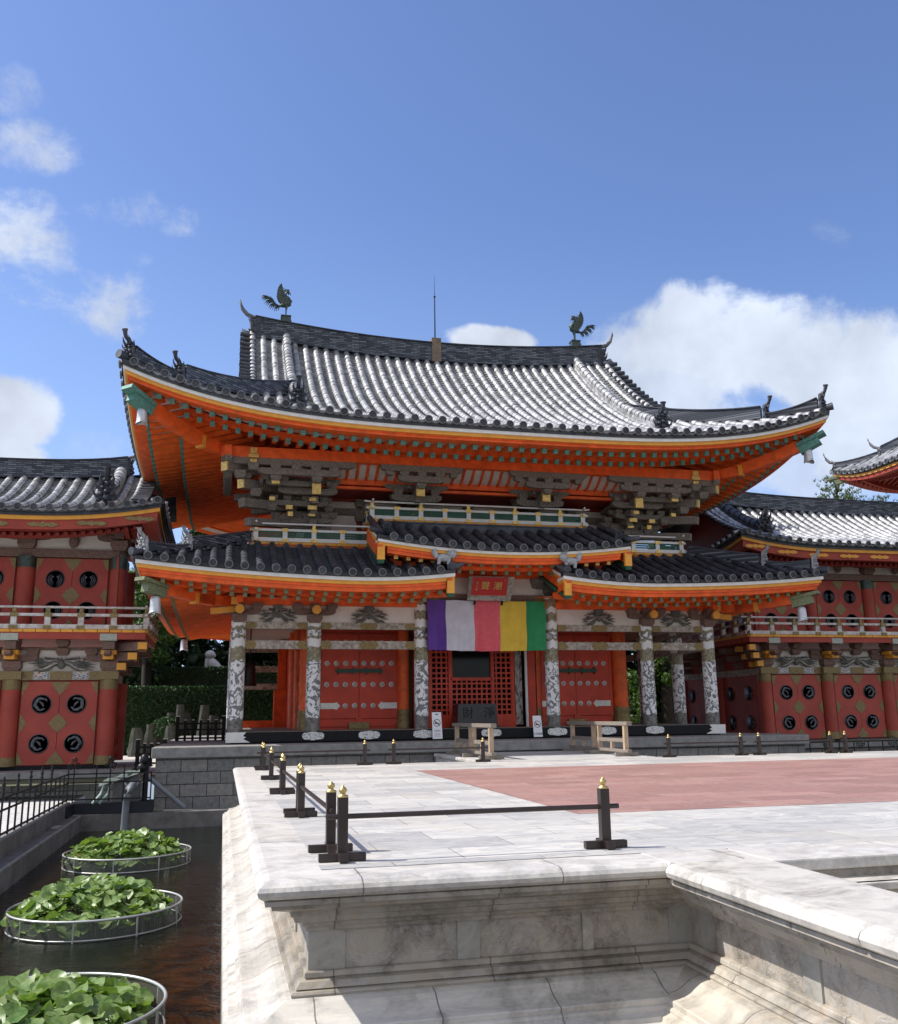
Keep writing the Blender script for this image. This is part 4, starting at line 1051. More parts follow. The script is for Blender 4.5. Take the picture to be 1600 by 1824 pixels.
def column(x, y, z1, mat, r=.30, nm='column'):
    mb = MB(); mb.lathe((x, y, .88), [(r*1.02, 0), (r, .1), (r, z1-.88)], 24); mb.build(nm, mat, H)
for u in UC:
    column(XC+u, 39.0, 6.6 if abs(u) < 3 else 5.36, 'column_tall' if abs(u) < 3 else 'column')
for y in (42.1, 45.9, 49.7, 54.0, 58.0):
    for sg in (-1, 1): column(XC+sg*10.62, y, 5.36, 'column')
# tie beams with gilded ends
def beam(x0, x1, y, z0, z1, mat='deco', gold=(.45, .8), nm='tie_beam', th=.11, mid=True):
    mb = MB(); mb.box(x0, x1, y-th, y+th, z0, z1); b = mb.build(nm, mat, H)
    g = MB(); zc = (z0+z1)/2; hh = (z1-z0)/2
    def plate(a, c, e0, e1):
        pl = [(a+e0*.1, -hh), (a, 0), (a+e0*.1, hh), (c-e1*.1, hh), (c, 0), (c-e1*.1, -hh)]
        g.cut(); g.prism(pl, lambda p, q, t: V(p, t, zc+q*.96), y-th-.015, y-th-.002)
    plate(x0, x0+gold[0], 0, 1); plate(x1-gold[0], x1, 1, 0)
    if mid and x1-x0 > 3: m = (x0+x1)/2; plate(m-gold[1]/2, m+gold[1]/2, 1, 1)
    g.each('gilded_fitting', 'oldgold', b)
for a, c in ((-10.62, -7.53), (-7.53, -2.95), (2.95, 7.53), (7.53, 10.62)):
    for z0, z1 in ((5.05, 5.32), (4.22, 4.56)): beam(XC+a+.29, XC+c-.29, 39.0, z0, z1)
beam(XC-2.66, XC+2.66, 39.0, 6.28, 6.62, 'woodred', (.5, .9))
for sg in (-1, 1):
    mb = MB(); mb.box(XC+sg*10.62-.11, XC+sg*10.62+.11, 39.3, 57.8, 5.05, 5.32); mb.box(XC+sg*10.62-.10, XC+sg*10.62+.10, 39.3, 57.8, 4.22, 4.56); mb.build('side_tie_beam', 'deco', H)
mb = MB()
mb.box(XC-10.6, XC-2.8, 38.98, 39.1, 5.32, 6.06); mb.box(XC+2.8, XC+10.6, 38.98, 39.1, 5.32, 6.06); mb.box(XC-2.7, XC+2.7, 38.98, 39.1, 6.62, 7.42)
for sg in (-1, 1): mb.box(XC+sg*10.62-.06, XC+sg*10.62+.06, 39.2, 57.8, 5.32, 6.06)
mb.build('plaster_panel', 'plaster', H)
mb = MB()
mb.box(XC-11.7, XC-2.6, 38.78, 39.02, 6.02, 6.34); mb.box(XC+2.6, XC+11.7, 38.78, 39.02, 6.02, 6.34); mb.box(XC-2.9, XC+2.9, 38.78, 39.0, 7.36, 7.66)
for sg in (-1, 1): mb.box(XC+sg*10.62-.13, XC+sg*10.62+.13, 38.0, 58, 6.02, 6.3)
mb.build('wall_plate', 'vermilion', H)
# small bracket sets over the columns
def small_bracket(u, corner=0):
    mb = MB(); g = MB(); x = XC+u; y = 38.9
    block(mb, (x, y, 5.46), .62, .36); arm(mb, (x, y-.02, 5.74), 1.75, .22, .22); arm(mb, (x, y-.2, 5.72), 1.2, .22, .2, 'y')
    for k in (-.72, 0, .72): block(mb, (x+k, y-.02, 5.97), .44, .26)
    if corner:
        arm(mb, (x, y+.3, 5.74), 1.75, .22, .22, 'y')
        for k in (-.7, .7): block(mb, (x, y+k+.3, 5.97), .44, .26)
        v2 = MB(); v2.bar((x, y, 5.85), (x+corner*1.15, y-.15, 5.72), .26, .24); v2.bar((x+corner*.1, y, 6.2), (x+corner*.2, y-.75, 6.1), .3, .3); v2.build('bracket_nose', 'yellow', H)
    g.prism([(.19*cos(pi*k/4+pi/8), .19*sin(pi*k/4+pi/8)) for k in range(8)], lambda p, q, t: V(x+p, t, 5.76+q), y-.95, y-.78)
    b = mb.build('small_bracket_set', 'woodred', H); g.build('bracket_nose', 'yellow', b)
for u in (-7.53, 7.53): small_bracket(u)
for u, c in ((-10.62, -1), (10.62, 1)): small_bracket(u, c)
mb = MB()
for u, s in ((-2.95, 1), (2.95, 1)):
    x = XC+u; block(mb, (x, 38.9, 6.78), .62, .36); arm(mb, (x, 38.88, 7.02), 1.7, .22, .22)
    for k in (-.7, 0, .7): block(mb, (x+k, 38.88, 7.24), .42, .24)
mb.build('centre_bracket_set', 'wood', H)
# carved mane-like ornaments between brackets
def carving(x, y, z, s=1.0):
    mb = MB(); rnd = random.Random(int(x*10))
    block(mb, (x, y, z+.36*s), .42*s, .22*s); mb.ball((x, y-.1, z+.02*s), .13*s, 6, (1, .7, 1.2))
    tp = MB()
    for lay in range(2):
        for k in range(17):
            a = radians(-38+k*256/16+rnd.uniform(-5, 5)); L = (.62+.28*abs(cos(a))-.16*lay)*s
            e = V(cos(a), 0, sin(a)*.60); n = V(-e.z, 0, e.x)*(1 if cos(a) > 0 else -1)
            pts = [V(x, y-.05-.04*lay, z)+e*(L*f)+n*(.09*s*sin(f*5.0+lay)) for f in (.08, .3, .52, .76, 1.0)]
            (mb if (k+lay) % 3 else tp).tube(pts, [.085*s, .08*s, .07*s, .045*s, .006*s], 5)
    b = mb.build('carved_ornament', 'carvdark', H)
    tp.build('carving_pale_strands', 'deco', b)  # pale-painted strands among the dark ones
for u in (-9.05, -5.22, 5.22, 9.05): carving(XC+u, 38.93, 5.60, .92)

# inner red wall with studded doors
YW = 42.1
mb = MB()
for sg in (-1, 1):
    mb.box(XC+sg*3.0-.05 if sg > 0 else XC-7.5, XC+7.5 if sg > 0 else XC-2.95, YW, YW+.2, .9, 5.9)
    mb.box(XC+sg*7.5-.09, XC+sg*7.5+.09, YW+.21, 55.5, .9, 5.9)
mb.box(XC-7.5, XC+7.5, YW+.0, YW+.2, 5.92, 6.6)
mb.build('inner_wall', 'doorred', H)
mb = MB(); mb.box(XC-10.6, XC+10.6, 39.14, 58, 5.95, 6.0); mb.build('gallery_ceiling', 'cream', H)
mb = MB()
for u in (-7.5, -3.05, 3.05, 7.5): mb.cut(); mb.lathe((XC+u, YW-.05, .9), [(.36, 0), (.36, 4.95)], 20)
for y in (45.9, 49.7, 55.4):
    for sg in (-1, 1): mb.cut(); mb.lathe((XC+sg*7.5, y, .9), [(.34, 0), (.34, 4.95)], 16)
mb.each('inner_column', 'vermilion', H)
mb = MB()
for u in (-7.5, -3.05, 3.05, 7.5):
    x = XC+u; n = 20; rr = [(.43, 0), (.45, .28), (.41, .34), (.40, .62), (.43, .70), (.38, .84)]
    mb.cut(); mb.lathe((x, YW-.05, .9), rr, n)
mb.each('column_base_fitting', 'oldgold', H)
STUD = None
for sg in (-1, 1):
    x0, x1 = (XC-6.92, XC-3.47) if sg < 0 else (XC+3.47, XC+6.92)
    mb = MB(); mb.box(x0, (x0+x1)/2-.006, YW-.14, YW-.02, 1.36, 5.15); mb.box((x0+x1)/2+.006, x1, YW-.14, YW-.02, 1.36, 5.15)
    dr = mb.build('studded_door', 'doorred', H); bevel(dr, .012)
    mb = MB(); mb.box(x0-.1, x1+.1, YW-.1, YW-.015, 1.02, 1.34); mb.box((x0+x1)/2-.14, (x0+x1)/2+.14, YW-.18, YW-.1, 1.1, 1.42); mb.box(x0-.14, x0-.01, YW-.13, YW-.01, 1.3, 5.2); mb.box(x1+.01, x1+.14, YW-.13, YW-.01, 1.3, 5.2); mb.build('door_frame', 'doorred', H)
    mb = MB(); mb.box((x0+x1)/2-.45, (x0+x1)/2+.45, YW-.22, YW-.11, .92, 1.2); mb.build('threshold_fitting', 'oldgold', H)
    xs = [x0+.26+(x1-x0-.52)*k/7 for k in range(8)]
    for z in (4.74, 3.80, 2.86, 1.92):
        for k, x in enumerate(xs):
            if z < 2 and (k < 2 or k > 5): continue
            if STUD is None:
                s = MB(); s.lathe((0, 0, 0), [(.115, 0), (.115, -.02), (.085, -.03)], 14, axis='y'); s.lathe((0, 0, 0), [(.085, -.022), (.075, -.05), (.045, -.085), (.01, -.10)], 12, mi=1, axis='y')
                me = bpy.data.meshes.new('stud'); me.from_pydata(s.v, [], s.f); me.polygons.foreach_set('material_index', s.mi); me.polygons.foreach_set('use_smooth', s.sm); me.materials.append(M['white']); me.materials.append(M['silverplate']); STUD = me
            o = bpy.data.objects.new('stud', STUD); COL.objects.link(o); o.parent = dr; o.location = (x-XC, YW-.142-YM, z)
    st = MB()
    for a, b in ((x0, 1), (x1, -1)):
        st.cut(); st.prism([(0, -.13), (0, .13), (.62, .13), (.72, .17), (.88, 0), (.72, -.17), (.62, -.13)], lambda p, q, t: V(a+b*p, t, 1.92+q), YW-.165, YW-.14)
    st.each('strap_plate', 'silverplate', dr)
    br = MB(); xm = (x0+x1)/2
    br.bar((xm-.95, YW-.22, 3.46), (xm+.95, YW-.22, 3.46), .09, .16)
    for k in (-.95, -.32, .32, .95): br.prism([(.15, 0), (.05, .06), (0, .17), (-.05, .06), (-.15, 0), (-.05, -.06), (0, -.17), (.05, -.06)], lambda p, q, t: V(xm+k+p, t, 3.46+q), YW-.28, YW-.15)
    br.build('door_bar', 'greenmetal', dr)
# side door leaf standing open at the left, seen edge-on with straps
mb = MB(); mb.box(XC-7.62, XC-7.55, 43.0, 45.2, 1.1, 5.2)
lf = mb.build('side_door', 'vermilion', H)
mb = MB()
for z in (4.0, 3.0, 1.9): mb.cut(); mb.box(XC-7.66, XC-7.62, 43.1, 44.9, z-.1, z+.1)
mb.each('strap_plate', 'silverplate', lf)
# rear gallery frames glimpsed through the left bay
mb = MB()
for z in (4.05, 3.05, 5.2): mb.cut(); mb.box(XC-10.5, XC-7.7, 55.3, 55.5, z, z+.34)
mb.each('rear_tie_beam', 'deco', H)
mb = MB(); mb.box(XC-10.9, XC-7.5, 55.9, 56.05, .9, 1.3); mb.box(XC-8.1, XC-7.65, 55.0, 55.4, .9, 5.9); mb.box(XC-8.3, XC-7.6, 54.8, 55.5, .9, 3.0); mb.build('rear_frame', 'vermilion', H)

# central entrance : lattice, window, boards
YE = 41.2; xa, xb = XC-2.35, XC+2.35
mb = MB(); mb.box(xa-.5, xa-.12, YE-.2, YE+.15, .9, 6.3); mb.box(xb+.12, xb+.5, YE-.2, YE+.15, .9, 6.3); mb.box(xa-.5, xb+.5, YE-.15, YE+.1, 6.3, 6.6); mb.box(xa-.3, XC+1.9, YE-.1, YE+.05, .9, 1.42); mb.build('entrance_frame', 'doorred', H)
mb = MB(); mb.box(xa-.6, xb+.6, YE+.75, YE+.8, .9, 6.4); mb.box(xa-.62, xa-.58, YE, YE+.75, .9, 6.4); mb.box(xb+.58, xb+.62, YE, YE+.75, .9, 6.4); mb.build('entrance_dark_interior', 'inner', H)
mb = MB(); x = xa+.3
xs_ = [xa+.32+.235*k for k in range(17)]
x_end = xs_[-1]
wx0, wx1, wz0, wz1 = xs_[4]+.03, xs_[12]-.06, 3.12, 4.5
for k, x in enumerate(xs_):
    if wx0 < x < wx1: mb.box(x-.035, x+.035, YE-.03, YE+.02, 1.42, wz0); mb.box(x-.035, x+.035, YE-.03, YE+.02, wz1, 6.3)
    else: mb.box(x-.035, x+.035, YE-.03, YE+.02, 1.42, 6.3)
for k in range(21):
    z = 1.44+.235*k
    if wz0 < z < wz1: mb.box(xs_[0], wx0, YE-.025, YE+.015, z-.035, z+.035); mb.box(wx1, x_end, YE-.025, YE+.015, z-.035, z+.035)
    else: mb.box(xs_[0], x_end, YE-.025, YE+.015, z-.035, z+.035)
for x in (xs_[0]-.06, xs_[3]+.16, xs_[12]+.05, x_end+.08): mb.box(x-.07, x+.07, YE-.06, YE+.03, 1.42, 6.3)
mb.box(wx0-.08, wx1+.08, YE-.06, YE+.03, wz0-.14, wz0)
mb.build('lattice_screen', 'doorred', H)
mb = MB(); mb.box(wx0, wx1, YE+.06, YE+.08, wz0, wz1); mb.build('window_pane', 'glass', H)
mb = MB(); mb.box(x_end+.18, xb-.12, YE-.08, YE+.02, 1.0, 6.3); mb.build('weathered_board', 'peeling', H)
mb = MB()
for x in (xa-.04, xb+.02): mb.cut(); mb.tube([V(x, YE-.3, .9), V(x, YE-.3, 6.2)], .065, 10)
mb.each('white_pipe', 'white', H)
# ================================================================== SETTING
mb = MB()
def sheet(x0, x1, y0, y1, z): mb.add([(x0, y0, z), (x1, y0, z), (x1, y1, z), (x0, y1, z)], [(0, 1, 2, 3)])
mb = MB(); sheet(-3000, 3000, 36.6, 5000, -.80); sheet(-3000, -8.5, -3000, 36.6, -1.40); sheet(60, 3000, -3000, 36.6, -1.4); sheet(-8.5, 60, -3000, -6, -1.4); structure(mb, 'ground', 'earth')
mb = MB(); sheet(-40, 60, 41.0, 64.5, -.78); structure(mb, 'gravel_court', 'gravel')
mb = MB(); mb.box(-22, -5.03, -6, 39.2, -1.9, -1.36); structure(mb, 'path', 'paving')
mb = MB(); sheet(-4.9, 60, -8, 36.4, -2.3); structure(mb, 'pond_water', 'water')
mb = MB(); sheet(-4.9, 60, -8, 36.4, -2.85); structure(mb, 'pond_bed', 'soil')
# pond walls and ledges
pw = thing('pond_wall', 'low grey stone wall with a ledge round the dark lotus pond', 'wall', (-4.8, 20, -2.9))
mb = MB(); mb.box(-5.0, -4.62, -8, 35.3, -2.9, -1.76); mb.box(-4.62, 0.6, 35.3, 36.34, -2.9, -1.76); mb.box(0.6, 30, 35.3, 36.34, -2.9, -1.9); mb.build('ledge', 'granite_dark', pw)
mb = MB(); mb.box(-5.12, -5.0, -8, 35.2, -2.0, -1.33); mb.build('fence_base', 'granite_dark', pw)
mb = MB(); mb.box(-5.17, -4.99, -8, 35.2, -1.33, -1.29); mb.build('fence_base_coping', 'granite', pw)
mb = MB(); mb.box(-4.66, -4.6, -8, 35.3, -1.80, -1.755); mb.build('ledge_nosing', 'granite', pw)
mb = MB(); mb.box(-4.98, -2.30, 35.42, 36.3, -1.75, -1.38); mb.box(-4.98, -4.9, 34.3, 35.42, -1.75, -1.38); tag(mb.build('water_trough', 'tank'), 'dark blue-black trough behind the far pond ledge', 'trough')

# ------------------------------------------------------------------ marble platform
PX, PY = .35, 8.72
PF = thing('marble_platform', 'broad white marble platform with rounded coping and a worn red floor', 'platform', (PX, PY, -2.3))
X1, Y1 = 27.0, 29.3
mb = MB(); mb.add([(.95, 9.40, -.004), (X1, 9.40, -.004), (X1, Y1-.5, -.004), (.95, Y1-.5, -.004)], [(0, 1, 2, 3)]); mb.build('paving', 'm_floor', PF)
mb = MB(); mb.add([(5.1, 13.25, 0.0), (24, 13.25, 0.0), (24, 25.2, 0.0), (5.1, 25.2, 0.0)], [(0, 1, 2, 3)]); mb.build('red_floor', 'redfloor', PF)
XP = 4.21           # where the stair parapet leaves the front
# profile: (offset inward o, z)
cope = [(.62, -.0), (.12, -.0), (.06, -.012), (.02, -.04), (.0, -.075), (.012, -.115), (.05, -.145), (.10, -.155), (.62, -.155)]
mould_up = [(.10, -.155), (.075, -.165), (.075, -.205), (.13, -.215), (.14, -.25), (.22, -.275), (.32, -.30), (.32, -.345), (.345, -.36), (.36, -.405), (.43, -.425), (.44, -.46), (.47, -.47), (.475, -.505), (.62, -.505)]
panel = [(.525, -.50), (.525, -.86)]
mould_lo = [(.525, -.85), (.48, -.853), (.47, -.865), (.465, -.90), (.48, -.915), (.42, -.925), (.40, -.95), (.38, -.975), (.40, -.985), (.35, -.992), (.335, -1.01), (.345, -1.035)]
apron = [(.36, -1.03), (.30, -1.035), (.24, -1.05), (.18, -1.085), (.12, -1.125), (.06, -1.15), (.0, -1.165), (-.065, -1.175), (-.075, -1.185), (-.075, -1.225)]
base = [(-.06, -1.222), (-.10, -1.235), (-.11, -1.25), (-.11, -1.27), (-.15, -1.285), (-.19, -1.295), (-.20, -1.33), (-.24, -1.345), (-.25, -1.42)]
found = [(-.22, -1.40), (-.24, -2.9)]
def run(mb, prof, pts):
    """sweep profile along plan corners: pts = list of fn(o)->(x,y)"""
    rows = [[V(*fn(o), z) for o, z in prof] for fn in pts]
    for a, b in zip(rows, rows[1:]):
        L = (b[0]-a[0]).length; n = 1
        mb.grid([a, b], False)
pA = lambda o: (PX+o, Y1-o)               # back-left
pB = lambda o: (PX+o, PY+o)               # front-left
pC = lambda o: (XP+o, PY+o)               # inner corner with the parapet
pD = lambda o: (XP+o, 2.6-o*0)            # parapet near end
pE = lambda o: (X1-o, Y1-o)
def ext(name, prof, mat, pts, bev=None):
    mb = MB(); run(mb, prof, pts); return mb.build(name, mat, PF)
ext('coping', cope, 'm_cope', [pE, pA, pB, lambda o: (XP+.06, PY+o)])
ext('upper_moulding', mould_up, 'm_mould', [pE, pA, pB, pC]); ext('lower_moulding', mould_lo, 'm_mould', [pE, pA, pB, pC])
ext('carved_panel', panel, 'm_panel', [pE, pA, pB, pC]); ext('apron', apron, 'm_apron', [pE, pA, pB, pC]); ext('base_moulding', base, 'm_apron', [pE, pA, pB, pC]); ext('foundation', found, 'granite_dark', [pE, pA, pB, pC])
# pilasters in the panel zone
mb = MB()
for x0, x1 in ((.35+.50, 1.19), (2.27, 2.49), (3.49+.06, 3.60+.06), (4.48, 4.735)): mb.cut(); mb.box(x0, x1, PY+.505, PY+.6, -.855, -.50)
for y in [PY+.52+i*1.6 for i in range(12)]: mb.cut(); mb.box(PX+.505, PX+.6, y, y+.24, -.855, -.50)
mb.each('pilaster', 'm_pil', PF)
# core
mb = MB(); mb.box(.9, X1-.6, 9.3, Y1-.6, -2.2, -.02); mb.build('core', 'granite_dark', PF)
# stair front edge to the right of the parapet
mb = MB(); mb.box(5.28, X1, 8.52, 9.39, -.115, 0.0); mb.box(4.275, 5.279, 8.705, 9.39, -.115, 0.0); bevel(mb.build('stair_coping', 'm_cope', PF), .018)
SP = thing('marble_stair', 'white marble steps going down beside the parapet at the right', 'stairs', (9, 7.5, -2.3))
for i in range(6):
    mb = MB(); z = -.20-.19*i; mb.box(5.24, 20, 8.56-.36*(i+1), 8.62-.36*i+.05, z-.07, z); o = mb.build('tread', 'm_cope_par', SP); bevel(o, .012)
    mb = MB(); mb.box(5.24, 20, 8.60-.36*i, 8.66-.36*i, z+.0, z+.19 if i else -.117); mb.build('riser', 'm_panel', SP)
# ------------------------------------------------------------------ parapet beside the stairs
PR = thing('stair_parapet', 'white marble parapet with rounded coping running towards the viewer at the right', 'parapet', (4.8, 6, -2.3))
def ext2(name, prof, mat, y0=2.0, top=0.0):
    mb = MB(); a = [V(XP+o, PY+o if o >= 0 else PY+o, z) for o, z in prof]; b = [V(XP+o, y0, z) for o, z in prof]; mb.grid([b, a], False); return mb.build(name, mat, PR)
cp2 = [(1.06, .0), (1.02, .004), (.14, .004), (.07, -.008), (.02, -.04), (.0, -.08), (.015, -.125), (.06, -.15), (.62, -.157)]
mb = MB(); L0 = 2.0
ys = [8.70, 8.0, 5.85, 5.15, 3.4, 2.0]
for ya, yb in zip(ys, ys[1:]):
    rows = []
    for y, k in ((ya-.004, .012), (ya-.03, 0), (yb+.03, 0), (yb+.004, .012)): rows.append([V(XP+o+(k if o < .5 else 0), y, z-(k if z > -.03 else 0)) for o, z in cp2])
    mb.grid(rows[::-1], False)
    mb.add(rows[0], [tuple(range(len(cp2)))]); mb.add(rows[-1], [tuple(range(len(cp2)-1, -1, -1))])
mb.build('coping', 'm_cope_par', PR)
ext2('upper_moulding', mould_up, 'm_mould_par'); ext2('carved_panel', panel, 'm_panel'); ext2('lower_moulding', mould_lo, 'm_mould_par'); ext2('apron', apron, 'm_apron_par'); ext2('base_moulding', base, 'm_apron_par'); ext2('foundation', found, 'granite_dark')
mb = MB(); mb.box(XP+.60, 5.22, 2, 8.62, -2.3, -.16); mb.build('core', 'm_panel', PR)
mb = MB()
for y in (9.0, 7.3, 5.6, 3.9): mb.cut(); mb.box(XP+.505, XP+.6, y-.24, y, -.855, -.50)
mb.each('pilaster', 'm_pil', PR)
# unseen terrace behind the camera, added for bounce light
mb = MB(); mb.box(-6, 20, -14, -4.2, -2.4, -.25); structure(mb, 'terrace', 'paving')
# walkway
WK = thing('marble_walkway', 'short white marble walkway linking the platform to the hall', 'walkway', (11.1, 32.7, -2.3))
mb = MB(); mb.box(8.25, 13.95, 28.85, 36.19, -.30, -.008); bevel(mb.build('deck', 'm_walk', WK), .01)
mb = MB(); mb.box(8.05, 8.26, 29.32, 36.18, -.12, .0); mb.box(8.12, 8.3, 29.4, 36.18, -1.2, -.12); mb.cut(); mb.box(13.94, 14.15, 29.32, 36.18, -.12, .0); mb.box(13.9, 14.08, 29.4, 36.18, -1.2, -.12); mb.each('edge_kerb', 'm_cope', WK, bv=.03)

# ================================================================== SIDE WINGS
def wing(label, X0, Yf, z0, dr, nb, lab_roof=''):
    """two-storey red corridor wing; X0 corner column, dr=-1 runs left, +1 runs right"""
    w = thing('corridor_wing', label, 'building', (X0+dr*nb*1.9, Yf+3, -.8), 'red two-storey corridor wings beside the hall')
    bay = 3.77; Z = z0; rndw = random.Random(9)
    xs = [X0+dr*bay*i for i in range(nb+1)]
    lo, hi = min(xs), max(xs)
    D = 9.0 if dr > 0 else 4.2      # depth of the returned side wall
    def B(name, mat, boxes, parent=None, bv=0):
        m = MB()
        for b in boxes: m.box(*b)
        o = m.build(name, mat, parent or w)
        if bv: bevel(o, bv)
        return o
    # terrace and base
    xe = X0-dr*1.2
    B('terrace_wall', 'podium', [(min(lo, xe)-(30 if dr < 0 else 0), max(hi, xe)+(30 if dr > 0 else 0), Yf-1.45, Yf+8.5, -2.4, z0-.42)])
    B('terrace_coping', 'granite', [(min(lo, xe)-(30 if dr < 0 else 0), max(hi, xe)+(30 if dr > 0 else 0), Yf-1.6, Yf+8.6, z0-.42, z0-.16)])
    B('sill', 'black', [(lo-.2, hi+.2, Yf-.1, Yf+.2, z0-.16, z0)])
    # storeys
    for st, (yf, za, zb_, dtop) in enumerate(((Yf, z0, z0+3.45, z0+3.36), (Yf+.8, z0+5.45, z0+8.72, z0+8.65))):
        for i, x in enumerate(xs):
            m = MB(); m.lathe((x, yf, za), [(.36, 0), (.35, zb_-za)], 20); c = m.build('column', 'wingred', w)
            if st == 0:
                m = MB(); m.lathe((x, yf, za), [(.40, 0), (.40, .1), (.37, .36)], 20); m.lathe((x, yf, zb_-.42), [(.355, 0), (.37, .08), (.37, .42)], 20); m.build('column_fitting', 'doorgold', c)
            else:
                m = MB(); m.lathe((x, yf, zb_-.5), [(.37, 0), (.37, .5)], 20); m.build('column_fitting', 'bronze', c)
        for i in range(nb):
            a, b = sorted((xs[i], xs[i+1])); x0, x1 = a+.42, b-.42; xm = (x0+x1)/2
            B('wall', 'wingred', [(a+.3, b-.3, yf+.08, yf+.25, za, zb_)])
            d = B('double_door', 'scuffed' if st == 0 else 'wingred', [(x0, xm-.008, yf-.06, yf+.07, za+.03, dtop), (xm+.008, x1, yf-.06, yf+.07, za+.03, dtop)])
            md = MB(); ft = MB(); HH = dtop-za
            for q in (.27, .73):
                for k in (.26, .73):
                    cx = x0+(x1-x0)*q; cz = za+HH*k
                    if st == 1: cz = za+HH*(.30 if k < .5 else .72)
                    md.cut(); md.lathe((cx, yf-.062, cz), [(.385, 0), (.385, -.03), (.365, -.045), (.35, -.03), (.345, -.01)], 28, axis='y', smooth=False, mi=2); md.lathe((cx, yf-.062, cz), [(.36, -.03), (.01, -.03)], 28, axis='y', smooth=False)
                    if st == 0:
                        a0 = rndw.uniform(-.3, .5); fl = 1 if q < .5 else -1
                        md.tube([V(cx+fl*r_*cos(a0+t_), yf-.098, cz+r_*sin(a0+t_)) for t_, r_ in [(.5+k_*4.9/12, .235+.02*sin(k_*2.1)) for k_ in range(13)]], [.02+.055*sin(pi*(k_+.6)/13.2)+.012*sin(k_*3) for k_ in range(13)], 7, mi=1, flat=.35, fdir=(0, 1, 0))
                        md.tube([V(cx-.08*fl, yf-.098, cz+.10), V(cx+.03*fl, yf-.10, cz+.02), V(cx+.09*fl, yf-.098, cz-.10)], [.03, .055, .02], 7, mi=1, flat=.5, fdir=(0, 1, 0))
                    else:
                        for fl in (-1, 1):
                            for r0 in (.14, .21, .28): md.tube([V(cx+fl*r0*cos(t_), yf-.098, cz-.03+r0*1.0*sin(t_)) for t_ in [-1.25+k_*2.3/8 for k_ in range(9)]], [.008+.018*sin(pi*(k_+.5)/9) for k_ in range(9)], 5, mi=1, fdir=(0, 1, 0))
                            md.ball((cx+fl*.10, yf-.10, cz+.10), .055, 5, (1, .4, 1), mi=1)
            def dia(cx, cz, rx, rz, cut=None):
                pl = []
                for j in range(24):
                    t = 2*pi*j/24; r = 1+.05*cos(8*t)
                    px = cx+rx*r*math.copysign(abs(cos(t))**1.85, cos(t)); pz = cz+rz*r*math.copysign(abs(sin(t))**1.85, sin(t))
                    px = max(x0, min(x1, px)); pz = max(za+.05, min(dtop-.01, pz)); pl.append((px, pz))
                ft.cut(); ft.prism(pl, lambda p, q_, t: V(p, t, q_), yf-.078, yf-.061)
            zc = za+HH*.5
            for cx in (x0, xm, x1):
                rx = .37 if cx == xm else .27
                dia(cx, zc, rx, .38); dia(cx, dtop, rx*1.05, .56); dia(cx, za+.05, rx*1.05, .52)
            md.each('medallion', ['medbase', 'crest', 'medrim'], d); ft.each('door_fitting', 'doorgold', d)
        # tie beam, plaster, brackets
        B('tie_beam', 'deco' if st == 0 else 'woodred', [(lo, hi, yf-.14, yf+.1, zb_-.02, zb_+.34)])
        if st == 0:
            gp = MB(); pt_ = MB()
            for x in xs:
                gp.cut(); gp.box(x-.40, x+.40, yf-.405, yf-.142, zb_-.005, zb_+.325)
                for c0, c1 in ((x-.78, x-.402), (x+.402, x+.78)):
                    if c0 > lo-.3 and c1 < hi+.3: gp.cut(); gp.box(c0, c1, yf-.17, yf-.142, zb_-.003, zb_+.323)
            for i in range(nb):
                a, b = sorted((xs[i], xs[i+1])); m_ = (a+b)/2
                gp.cut(); gp.box(m_-.42, m_+.42, yf-.17, yf-.142, zb_-.003, zb_+.323)
                for c0, c1 in ((a+.85, m_-.5), (m_+.5, b-.85)): pt_.cut(); pt_.box(c0, c1, yf-.165, yf-.143, zb_+.02, zb_+.30)
            gp.each('gilded_fitting', 'doorgold', w); pt_.each('patterned_insert', 'pattern', w)
        B('plaster_panel', 'plaster', [(lo, hi, yf-.0, yf+.12, zb_+.34, zb_+1.25)])
        m = MB(); g = MB(); lamp = MB()
        for i in range(nb*2+1):
            x = xs[0]+dr*bay*i/2; main = i % 2 == 0; y = yf-.1
            if main:
                block(m, (x, y, zb_+.52), .72, .42); arm(m, (x, y, zb_+.86), 1.9, .26, .24)
                for k in (-.75, 0, .75): block(m, (x+k, y, zb_+1.12), .48, .28)
                if st == 0:
                    arm(m, (x, y-.5, zb_+1.0), 1.6, .2, .24, 'y'); g.cut(); g.box(x-.2, x+.2, y-.9, y-.2, zb_+.78, zb_+.96); g.box(x-.30, x+.30, y-.75, y-.15, zb_+.98, zb_+1.16); m.box(x-.24, x+.24, y-1.0, y, zb_+1.18, zb_+1.5); lamp.cut(); lamp.box(x-.33, x+.33, y-1.18, y-.9, zb_+1.52, zb_+1.80)
                else:
                    m.box(x-.2, x+.2, y-.5, y, zb_+.8, zb_+1.1)
            else:
                block(m, (x, y, zb_+1.12), .50, .28)
                if st == 0: carving(x, y-.03, zb_+.78, 1.0) if False else None
                if st == 1: m.ball((x, y-.1, zb_+.68), .26, 8, (.85, .5, 1.2)); m.box(x-.12, x+.12, y-.12, y, zb_+.8, zb_+1.1)
        if st == 0:
            m.box(lo, hi, yf-.2, yf, zb_+1.2, zb_+1.32)
            for i in range(nb*2+1):
                x = xs[0]+dr*bay*i/2; block(m, (x, yf-.25, zb_+1.46), .5, .26)
        br = m.build('bracket_set', 'woodred', w); 
        if st == 0: g.each('bracket_nose', 'yellow', br); lamp.each('beam_end_block', 'greenwhite', br)
